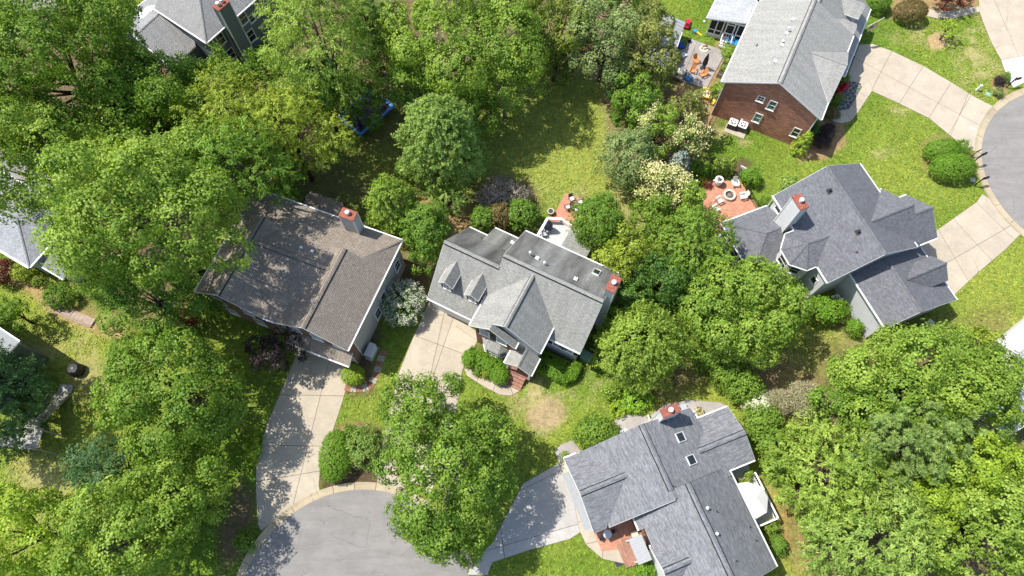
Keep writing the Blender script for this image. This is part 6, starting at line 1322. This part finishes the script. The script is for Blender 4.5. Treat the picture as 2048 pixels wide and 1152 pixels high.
t = thing('ball', 'white ball lying on the grass near the porch', 'ball', here(1409, 43, .12)); b = MB(); b.lathe([(.16*math.cos(R(a)), .16*math.sin(R(a))) for a in range(-80, 81, 20)], (0, 0, 0), 12); b.build('body', WH, t, True)
t = thing('toy_table', 'yellow toy sand table on the straw path', 'toy', here(1412, 191, 0), R(-15)); b = MB(); W2 = .55
for s in (-1, 1): b.obox((s*W2, 0, .45), (.06, 0, 0), (0, .75, 0), (0, 0, .11)); b.obox((0, s*.69, .45), (W2-.07, 0, 0), (0, .06, 0), (0, 0, .108))
b.box(-W2+.07, W2-.07, -.62, .62, .34, .38); b.build('tray', YL, t)
b = MB(); b.box(-.38, .38, -.5, .5, .385, .42); b.build('sand', CR, t); b = MB(); b.obox((.0, .05, .46), (.2, .1, 0), (-.05, .1, 0), (0, 0, .04)); b.build('toy_piece', cm('pink_plastic', (.55, .15, .3)), t)
for x in (-.45, .45):
    for y in (-.6, .6): b = MB(); b.bar((x, y, 0), (x, y, .34), .08); b.build('leg', YL, t)
t = thing('toy_truck', 'small yellow toy truck beside the sand table', 'toy', here(1425, 207, 0), R(60)); b = MB(); b.box(-.35, .1, -.2, .2, .14, .42); b.box(.1, .38, -.17, .17, .14, .36); b.build('body', YL, t)
for x in (-.22, .22):
    for y in (-.2, .2): b = MB(); b.tube([(x, y-.04, .1), (x, y+.04, .1)], .1, 10); b.build('wheel', M['black'], t)
t = thing('bucket', 'small black bucket in the shed shade on the patio', 'bucket', here(1378, 84, .03)); b = MB(); b.lathe([(.18, 0), (.22, .4), (.19, .38), (.16, .1)], (0, 0, 0), 14); b.build('body', M['black'], t); b = MB(); b.tube([(-.2, 0, .4), (0, 0, .55), (.2, 0, .4)], .012, 5); b.build('handle', M['steel'], t)
t = thing('bench', 'small grey garden bench at the patio corner', 'bench', here(1353, 160, .03), R(-30)); b = MB(); b.box(-.6, .6, -.2, .2, .38, .43); b.build('seat', M['wood'], t); b = MB(); b.obox((0, -.24, .65), (.6, 0, 0), (0, .02, 0), (0, -.03, .18)); b.build('backrest', M['wood'], t)
for x in (-.5, .5): b = MB(); b.box(x-.04, x+.04, -.18, .18, 0, .38); b.build('leg', M['wood'], t)
# lean-to shed with metal roof
p, p2 = at(1337, 139, 2.45), at(1371, 44, 2.45); sa_ = math.atan2(p2[1]-p[1], p2[0]-p[0]); SX = (math.hypot(p2[1]-p[1], p2[0]-p[0])-6.2)
sh = thing('shed', 'open shed with ribbed grey metal roof beside the patio', 'shed', (p[0]-1.4*math.sin(sa_), p[1]+1.4*math.cos(sa_), 0), sa_)
panels(sh, (0, -1.4, 2.45), (6.2+SX, -1.4, 2.45), (6.2+SX, 1.5, 2.85), (0, 1.5, 2.85), 16, M['metal_roof'])
for x in (.3, 3.1, 5.9):
    for y, z in ((-1.2, 2.4), (1.3, 2.78)): b = MB(); b.box(x-.07, x+.07, y-.07, y+.07, 0, z); b.build('post', M['white'], sh)
b = MB(); b.box(.1, 6.1, 1.36, 1.42, 0, 2.7); b.build('back_wall', M['siding_grey'], sh); b = MB(); b.box(-.05, 6.25, -1.5, -1.42, 2.28, 2.42); b.build('fascia', M['white'], sh)
# air conditioners
def ac(label, px, py, rz, s=.45, group=None, z=.1):
    t = thing('air_conditioner', label, 'air conditioner', here(px, py, z), R(rz), group); b = MB(); b.prism(inset([(-s, -s), (s, -s), (s, s), (-s, s)], -.02), 0, .85); b.build('cabinet', M['dark'], t)
    b = MB(); b.prism([(-s-.04, -s+.08), (-s+.08, -s-.04), (s-.08, -s-.04), (s+.04, -s+.08), (s+.04, s-.08), (s-.08, s+.04), (-s+.08, s+.04), (-s-.04, s-.08)], .85, .93); b.build('top_panel', M['offwhite'], t)
    b = MB(); b.lathe([(s*.72, .931), (s*.72, .96), (s*.1, .975)], (0, 0, 0), 22); b.build('fan_guard', M['dark'], t)
    for k in range(5): a = k*1.2566; b = MB(); b.obox((math.cos(a)*s*.36, math.sin(a)*s*.36, .985), (math.cos(a)*s*.3, math.sin(a)*s*.3, 0), (-math.sin(a)*.07, math.cos(a)*.07, .01), (0, 0, .006)); b.build('fan_blade', M['offwhite'], t)
    b = MB(); b.lathe([(s*.16, .97), (s*.14, 1.0)], (0, 0, 0), 10); b.build('hub', M['vent'], t); return t
G = 'air conditioners at the brick wall'
ac('left of the two round topped air conditioners at the brick wall', 1462.5, 253, -26, .48, G); ac('right of the two round topped air conditioners at the brick wall', 1482, 258, -26, .48, G)
p = at(1472, 262); t = thing('concrete_pad', 'pale concrete pad under the two air conditioners', 'pad', (p[0], p[1], 0), R(-26)); b = MB(); b.box(-1.35, 1.2, -.75, .6, -.02, .1); b.build('slab', M['concrete'], t)
ac('air conditioner in the shaded angle below the turret', 1666, 604, -68, .45); ac('air conditioner beside the garage end wall', 1852, 655, -68, .42); ac('air conditioner half under the round green shrub', 1246, 870, -69, .4)
t = thing('heat_pump', 'tall louvred equipment box beside the brown house', 'heat pump', here(744, 706, 0), R(-21)); b = MB(); b.box(-.35, .35, -.75, .75, .05, 1.3); b.build('cabinet', M['steel'], t); b = MB(); b.box(-.45, .45, -.85, .85, -.02, .05); b.build('pad', M['concrete_grey'], t)
for k in range(7): b = MB(); b.obox((.37, 0, .3+.14*k), (.02, 0, 0), (0, .65, 0), (0, 0, .045)); b.build('louvre', M['vent'], t)
t = thing('utility_box', 'pale green utility cabinet at the corner of the grey house', 'utility box', here(1172, 716, 0), R(-27)); b = MB(); b.box(-.55, .55, -.45, .45, .06, .75); b.build('cabinet', cm('utility_green', (.16, .27, .21)), t); b = MB(); b.prism([(-.6, -.5), (.6, -.5), (.6, .5), (-.6, .5)], .75, .82); b.build('lid', cm('utility_green', (.16, .27, .21)), t)
t = thing('marker_post', 'white utility marker post in the lawn by the drive', 'post', here(1953, 181, 0)); b = MB(); b.obox((0, 0, .45), (.13, 0, 0), (0, .09, 0), (0, 0, .45)); b.build('post', M['white'], t); b = MB(); b.obox((0, 0, .95), (.16, 0, 0), (0, .12, 0), (0, 0, .06)); b.build('cap', M['vent'], t)
# brick patio behind the grey house
def patio_chair(label, px, py, rz, group):
    t = thing('patio_chair', label, 'chair', here(px, py, .03), R(rz), group); b = MB(); b.obox((0, 0, .45), (.26, 0, 0), (0, .26, 0), (0, 0, .05)); b.build('cushion', WH, t); b = MB(); b.obox((0, -.32, .7), (.27, 0, 0), (0, .02, 0), (0, -.08, .28)); b.build('backrest', M['rust_brown'], t)
    for x in (-.27, .27):
        b = MB(); b.bar((x, -.3, .64), (x, .27, .62), .05); b.build('armrest', M['rust_brown'], t)
        for y in (-.27, .26): b = MB(); b.bar((x, y, 0), (x, y, .62), .04); b.build('leg', M['rust_brown'], t)
M['rust_brown'] = m_plain('brown_metal', (.1, .055, .04), .6, .3)
G = 'patio chairs round the small fire bowl'
patio_chair('patio chair with white cushion above the fire bowl', 1142.5, 401, 205, G); patio_chair('patio chair with white cushion left of the fire bowl', 1134.5, 418, -65, G); patio_chair('patio chair with white cushion right of the fire bowl', 1160.5, 408, 110, G); patio_chair('patio chair with white cushion partly under the round tree', 1153, 424, 20, G)
t = thing('fire_bowl', 'dark metal fire bowl among the patio chairs', 'fire pit', here(1148, 414, .03)); b = MB(); b.lathe([(.2, .25), (.5, .38), (.58, .5), (.5, .48), (.25, .36)], (0, 0, 0), 18); b.build('bowl', M['rust_brown'], t)
for k in range(3): a = k*2.09; b = MB(); b.bar((.45*math.cos(a), .45*math.sin(a), 0), (.35*math.cos(a), .35*math.sin(a), .36), .05); b.build('leg', M['black'], t)
b = MB(); [b.bar((-.3, .1*k-.1, .46), (.3, .12-.08*k, .48), .08) for k in range(3)]; b.build('log', M['ash'], t)
t = thing('planter_pot', 'grey round pot at the corner of the brick patio', 'pot', here(1101, 427, .0)); b = MB(); b.lathe([(.26, 0), (.36, .55), (.4, .6), (.3, .6), (.28, .5)], (0, 0, 0), 16); b.build('body', M['stone'], t); b = MB(); b.lathe([(.29, 0), (.1, .02)], (0, 0, .52), 14); b.build('soil', M['ash'], t)
t = thing('patio_umbrella', 'closed navy umbrella standing on the deck', 'parasol', here(1097, 460, 1.0)); b = MB(); b.tube([(0, 0, 0), (0, 0, 2.3)], .03, 8); b.build('pole', M['steel'], t); b = MB(); b.lathe([(.3, 0), (.28, .07)], (0, 0, 0), 14); b.build('base', M['dark'], t)
b = MB(); prof = [(.3, .55), (.4, .7), (.28, 1.5), (.06, 2.25)]; n = 16; rings = [[(r*(1+.25*(q % 2))*math.cos(2*math.pi*q/n), r*(1+.25*(q % 2))*math.sin(2*math.pi*q/n), z) for q in range(n)] for r, z in prof]
for a, c in zip(rings, rings[1:]):
    for q in range(n): b.face([a[q], a[(q+1) % n], c[(q+1) % n], c[q]])
b.build('canopy', cm('navy', (.02, .028, .06)), t)
G = 'silver deck chairs'
for lab, px, py in (('silver deck chair nearer the closed umbrella', 1093, 464), ('silver deck chair nearer the house', 1088, 471)):
    t = thing('deck_chair', lab, 'chair', here(px, py, 1.0), R(-75), G); b = MB(); b.obox((0, 0, .45), (.28, 0, 0), (0, .27, 0), (0, 0, .03)); b.build('seat', M['steel'], t); b = MB(); b.obox((0, -.3, .75), (.28, 0, 0), (0, .03, 0), (0, -.07, .3)); b.build('backrest', M['steel'], t)
    for x in (-.27, .27): b = MB(); b.tube([(x, .27, 0), (x, .27, .65), (x, -.27, .68), (x, -.27, 0)], .02, 6); b.build('leg', M['steel'], t)
# trampoline
t = thing('trampoline', 'rectangular trampoline with blue padded edge under the trees', 'trampoline', here(735, 232, .0), R(48)); b = MB(); W2, D2 = 2.7, 1.9
tb = cm('trampoline_blue', (.07, .22, .6))
for s in (-1, 1): q = MB(); q.obox((0, s*D2, .9), (W2+.2, 0, 0), (0, .19, 0), (0, 0, .04)); q.build('pad', tb, t); q = MB(); q.obox((s*W2, 0, .9), (.19, 0, 0), (0, D2-.195, 0), (0, 0, .039)); q.build('pad', tb, t)
b.box(-W2+.15, W2-.15, -D2+.15, D2-.15, .86, .88); b.build('mat', M['black'], t)
for x in (-W2, 0, W2):
    for y in (-D2, D2): q = MB(); q.tube([(x, y, 0), (x, y, .86)], .04, 7); q.build('leg', M['steel'], t); q = MB(); q.tube([(x*1.05, y*1.05, .8), (x*1.05, y*1.05, 2.5)], .025, 6); q.build('net_pole', M['black'], t)
# covered grill, wooden stair and deck on the left
t = thing('covered_grill', 'black covered round grill on the left lawn', 'grill', here(157, 742, 0)); b = MB(); n = 8; prof = [(.72, 0), (.78, .35), (.7, .9), (.5, 1.1), (.12, 1.18)]; rings = [[(r*(1+.06*(q % 2))*math.cos(2*math.pi*q/n), r*(1+.06*(q % 2))*math.sin(2*math.pi*q/n), z) for q in range(n)] for r, z in prof]
for a, c in zip(rings, rings[1:]):
    for q in range(n): b.face([a[q], a[(q+1) % n], c[(q+1) % n], c[q]])
b.face(rings[-1]); b.build('cover', cm('black_vinyl', (.016, .017, .02), .45), t); b = MB(); b.lathe([(.7, -.01), (.7, .0)], (0, 0, 0), 12); b.build('base', M['black'], t)
A, B_ = at(128, 786, .15), at(62, 852, 3.3); dk = thing('deck_stair', 'weathered grey timber deck with long stair at the left edge', 'deck', (A[0], A[1], 0)); D = B_-A; d = nrm([D[0], D[1], 0]); s = np.array([-d[1], d[0], 0]); L = np.linalg.norm(D[:2]); gw = m_plain('silvered_timber', (.4, .38, .35), .85, .2, .25, 0, 5)
for k in range(17): q = MB(); c = d*L*(k+.5)/17+np.array([0, 0, .15+3.15*(k+.5)/17]); q.obox(c, d*.15, s*.6, (0, 0, .025)); q.build('tread', gw, dk)
for w_ in (-.62, .62):
    q = MB(); q.bar(s*w_+(0, 0, .05), d*L+s*w_+(0, 0, 3.2), .05, .28); q.build('stringer', gw, dk); q = MB(); q.bar(s*w_+(0, 0, 1.15), d*L+s*w_+(0, 0, 4.3), .1, .06); q.build('handrail', gw, dk)
    for k in range(26): q = MB(); c = s*w_+d*L*(k+.5)/26; z = .1+3.15*(k+.5)/26; q.bar(c+(0, 0, z), c+(0, 0, z+1.05), .05 if k % 6 else .1); q.build('baluster', gw, dk)
q = MB(); q.obox(-d*.45+(0, 0, .1), d*.45, s*.7, (0, 0, .06)); q.build('landing', gw, dk)
for k in range(14): q = MB(); q.obox(d*(L+.1+.15*(k+.5))+s*-.6+(0, 0, 3.28), d*.07, s*1.9, (0, 0, .025)); q.build('deck_board', gw, dk)
for a in (.3, 2.1):
    for w_ in (-2.4, 1.2): q = MB(); q.bar(d*(L+a)+s*w_, d*(L+a)+s*w_+(0, 0, 4.3), .12); q.build('deck_post', gw, dk)
q = MB(); q.bar(d*(L+2.1)+s*-2.4+(0, 0, 4.3), d*(L+2.1)+s*1.2+(0, 0, 4.3), .12, .06); q.bar(d*(L+.2)+s*-2.4+(0, 0, 4.3), d*(L+2.1)+s*-2.4+(0, 0, 4.3), .12, .06); q.build('handrail', gw, dk)
# timber edging with paved ledge below the left bushes
t = thing('timber_edging', 'low stepped timber and paver edging below the left bushes', 'edging', here(97, 612, 0)); O = at(97, 612); pv = m_plain('tan_paver', (.36, .28, .22), .9, .2, .2)
px = [(97, 612), (110, 622), (125, 631), (140, 637), (155, 644), (170, 650), (183, 655)]
for (a, c) in zip(px, px[1:]):
    a, c = at(*a)-O, at(*c)-O; q = MB(); q.bar(a+(0, 0, .12), c+(0, 0, .12), .16, .24); q.build('timber', M['wood'], t); e = nrm(c-a); s_ = np.array([-e[1], e[0], 0])
    for k in range(2): m_ = a+(c-a)*(k+.5)/2+s_*.55; q = MB(); q.obox(m_+(0, 0, .1), e*np.linalg.norm(c-a)*.24, s_*.42, (0, 0, .1)); q.build('paver', pv, t)
# flag, red chairs, wire fence
G = 'red garden chairs'
for lab, px, py in (('upper red garden chair beside the flagstones', 1690, 172), ('middle red garden chair beside the flagstones', 1684.5, 179), ('lower red garden chair beside the flagstones', 1675, 187)): adirondack(lab, px, py, -70, RD, group=G)
p = at(1737, 50, 3.4); t = thing('flag', 'striped flag on a white pole at the house corner', 'flag', (p[0], p[1], 3.2), R(20)); b = MB(); b.tube([(-.3, 0, -.2), (2.0, 0, .75)], .025, 8); b.build('pole', M['white'], t)
for k in range(9): q = MB(); q.obox((.75, -.25-.0*k, .2-.11*k), (.55, 0, .2), (0, .008, 0), (0, 0, .055)); q.build('stripe', cm('flag_red', (.4, .03, .04)) if k % 2 == 0 else WH, t)
q = MB(); q.obox((.42, -.265, .0), (.24, 0, .09), (0, .008, 0), (0, 0, .22)); q.build('canton', cm('navy', (.02, .028, .06)), t)
fence('low wire fence between the brick house and the magnolia', [(1428, 228), (1418, 248), (1408, 268), (1412, 262)][:3], .9, M['dark'], .3, 1.6, 'wire_fence', 'wire')
# mailboxes and sign at the turning circle
def mailbox(label, px, py, rz, hgt=1.5, sign=False, group='mailboxes at the turning circle'):
    t = thing('mailbox', label, 'mailbox', here(px, py, 0), R(rz), group); b = MB(); b.bar((0, 0, 0), (0, 0, hgt+.25), .1); b.build('post', M['black'], t); b = MB(); b.lathe([(.08, 0), (.05, .06), (.07, .12), (.02, .2)], (0, 0, hgt+.25), 10); b.build('finial', M['black'], t)
    b = MB(); b.bar((-.15, 0, hgt-.12), (.75, 0, hgt-.12), .07); b.bar((.06, 0, hgt-.5), (.5, 0, hgt-.15), .05); b.build('arm', M['black'], t)
    b = MB(); n = 8; pr = [(-.12, 0), (.12, 0), (.12, .16)]+[(.12*math.cos(R(a)), .16+.12*math.sin(R(a))) for a in range(30, 180, 30)]+[(-.12, .16)]
    b.solid([(.3, y, hgt-.08+z) for y, z in pr], [(.82, y, hgt-.08+z) for y, z in pr], 0, base=True); b.build('box', M['black'], t); b = MB(); b.obox((.83, 0, hgt+.06), (.012, 0, 0), (0, .1, 0), (0, 0, .13)); b.build('door', M['dark'], t)
    if sign: b = MB(); b.obox((.1, .03, hgt-.55), (.2, 0, 0), (0, .015, 0), (0, 0, .12)); b.build('plate', M['dark'], t)
mailbox('tall black mailbox beside the clipped shrubs and drain grate', 1940, 330, 25, 2.0); mailbox('black mailbox standing alone below the clipped shrubs', 1948.5, 372, 20); mailbox('black mailbox in the kerb side bed by the white drive', 2013, 175, 15)
t = thing('number_sign', 'black post with hanging number plate beside the tall mailbox', 'sign', here(1942, 314, 0), R(25)); b = MB(); b.bar((0, 0, 0), (0, 0, 1.3), .08); b.bar((0, 0, 1.25), (.7, 0, 1.25), .06); b.build('post', M['black'], t); b = MB(); b.obox((.42, 0, 1.02), (.24, 0, 0), (0, .015, 0), (0, 0, .15)); b.build('plate', M['dark'], t)
# umbrella and plants on the raised deck, court furniture
p = at(1512, 1000, 3.4); t = thing('parasol', 'large white square parasol over the raised deck', 'parasol', (p[0], p[1], 0), R(-68.9)); wc = m_plain('white_canvas', (.56, .56, .55), .8, .2, .04)
C8 = [(-1.95, -.85), (-1.75, .05), (-.85, 1.15), (.2, 1.2), (1.35, .45), (1.5, -.8), (.3, -1.15), (-1.2, -1.1)]
for k in range(8): b = MB(); a, c = C8[k], C8[(k+1) % 8]; b.face([(a[0], a[1], 3.3), (c[0], c[1], 3.3), (-.2, 0, 3.85)][::-1]); b.face([(a[0], a[1], 3.3), (c[0], c[1], 3.3), (c[0], c[1], 3.12), (a[0], a[1], 3.12)]); b.build('canopy', wc, t)
b = MB(); b.tube([(-.2, 0, 1.15), (-.2, 0, 3.9)], .035, 8); b.build('pole', M['steel'], t); b = MB(); b.lathe([(.35, 1.15), (.3, 1.25)], (-.2, 0, 0), 14); b.build('base', M['dark'], t)
for k in range(8): b = MB(); a = C8[k]; b.bar((-.2, 0, 3.8), (a[0]*.98, a[1]*.98, 3.26), .025); b.build('rib', M['steel'], t)
for lab, px, py, lm in (('bright potted plant at the top of the raised deck', 1497, 947, 'bright'), ('flowering potted plant in the middle of the deck', 1495, 963, 'yellow'), ('dark potted plant nearest the roof on the deck', 1481, 964, 'olive')):
    P = at(px, py, 1.6); o = thing('potted_plant', lab, 'plant', (P[0], P[1], 1.15)); b = MB(); b.lathe([(.16, 0), (.22, .35), (.18, .33)], (0, 0, 0), 12); b.build('pot', cm('terracotta', (.35, .14, .08)), o); rg = np.random.default_rng(int(px)); c, nm, ax, ln, wd, ti, _, _ = crown_shrub(rg, .42, .38, .32, leaf=.13, tr=.2); link('foliage', leaf_mesh('foliage', c+np.array([0, 0, .55]), nm, ax, ln, wd, ti, LM[lm]), o)
t = thing('court_table', 'round metal table on the shaded brick court', 'table', here(1213, 1069, .1)); b = MB(); b.lathe([(.42, .7), (.42, .74), (.1, .75)], (0, 0, 0), 18); b.build('table_top', M['steel'], t); b = MB(); b.tube([(0, 0, 0), (0, 0, .7)], .04, 8); b.lathe([(.25, 0), (.06, .05)], (0, 0, 0), 12); b.build('leg', M['black'], t)
for lab, px, py, rz in (('black metal chair at the left of the court table', 1202, 1077, -60), ('black metal chair at the right of the court table', 1225, 1063, 120)):
    t = thing('metal_chair', lab, 'chair', here(px, py, .1), R(rz), 'court chairs'); b = MB(); b.lathe([(.22, .44), (.22, .47), (.05, .475)], (0, 0, 0), 14); b.build('seat', M['black'], t); b = MB(); b.tube([(-.2, -.2, .45), (-.18, -.26, .9), (0, -.28, 1.0), (.18, -.26, .9), (.2, -.2, .45)], .018, 6); [b.bar((x, -.22, .47), (x, -.27, .92), .015) for x in (-.08, 0, .08)]; b.build('backrest', M['black'], t)
    for x in (-.17, .17):
        for y in (-.17, .17): b = MB(); b.bar((x, y, 0), (x, y, .44), .025); b.build('leg', M['black'], t)
t = thing('crate', 'small tan box at the inner corner of the brick court', 'box', here(1268, 1068, .1), R(-68)); b = MB(); b.box(-.22, .22, -.3, .3, 0, .4); b.build('body', CR, t); b = MB(); b.box(-.24, .24, -.32, .32, .4, .45); b.build('lid', CR, t)
t = thing('flower_pot', 'yellow flowers in a dark ring pot beside the chimney bed', 'flower pot', here(1397, 825, 0)); b = MB(); b.lathe([(.42, 0), (.5, .3), (.44, .3)], (0, 0, 0), 16); b.build('pot', M['dark'], t); rg = np.random.default_rng(8); c, nm, ax, ln, wd, ti, _, _ = crown_shrub(rg, .42, .42, .22, leaf=.12, tr=.18); link('flowers', leaf_mesh('flowers', c+np.array([0, 0, .35]), nm, ax, ln, wd, ti, LM['cream']), t)
t = thing('condenser_pad', 'small dark vent box on the gravel beside the red capped chimney', 'vent box', here(1366, 818, 0), R(-69)); b = MB(); b.box(-.35, .35, -.3, .3, 0, .5); b.build('cabinet', M['dark'], t); b = MB(); b.box(-.38, .38, -.33, .33, .5, .55); b.build('lid', M['steel'], t)
t = thing('garden_hose', 'pale green coiled hose on the straw beside the deck', 'hose', here(1528, 965, 0)); b = MB()
b.tube([((.95+.06*math.sin(k*.5))*math.cos(2*math.pi*k/24), (.85+.05*math.cos(k*.7))*math.sin(2*math.pi*k/24), .03+.002*k) for k in range(46)], .022, 6); b.build('hose', cm('hose_green', (.35, .5, .3)), t)
t = thing('paving_stone', 'pale paving stone at the foot of the clipped shrub', 'stone', here(1944, 361, 0)); b = MB(); b.prism([(-.3, -.2), (.25, -.25), (.35, .1), (.05, .3), (-.3, .2)], 0, .18); b.build('stone', M['stone'], t)
t = thing('watering_can', 'white and green watering can hidden under the purple tree', 'watering can', here(605, 715, 0)); b = MB(); b.lathe([(.25, 0), (.28, .4), (.2, .45)], (0, 0, 0), 14); b.build('body', GRN, t); b = MB(); b.tube([(.25, 0, .1), (.6, 0, .5)], [.05, .03], 8); b.build('spout', WH, t); b = MB(); b.tube([(-.2, 0, .4), (-.35, 0, .55), (0, 0, .65)], .02, 6); b.build('handle', WH, t)
t = thing('gutter_bin', 'blue grey bin beside the garage end wall', 'bin', here(1838, 664, 0), R(-68)); b = MB(); b.solid([(-.25, -.28, 0), (.25, -.28, 0), (.25, .28, 0), (-.25, .28, 0)], [(-.32, -.36, 1.0), (.32, -.36, 1.0), (.32, .36, 1.0), (-.32, .36, 1.0)]); b.build('body', cm('bin_blue', (.12, .2, .3)), t); b = MB(); b.box(-.35, .35, -.4, .4, 1.0, 1.06); b.build('lid', cm('bin_blue', (.12, .2, .3)), t)
t = thing('retaining_rail', 'white edging board beside the gravel path', 'edging', here(1298, 842, 0)); b = MB(); b.bar((-.1, .5, .15), (.25, -.6, .15), .1, .3); b.build('board', M['white'], t); b = MB(); b.bar((-.1, .5, 0), (-.1, .5, .4), .12); b.build('post', M['white'], t)
print('leaf quads', TOTAL[0], 'objects', len(bpy.data.objects))
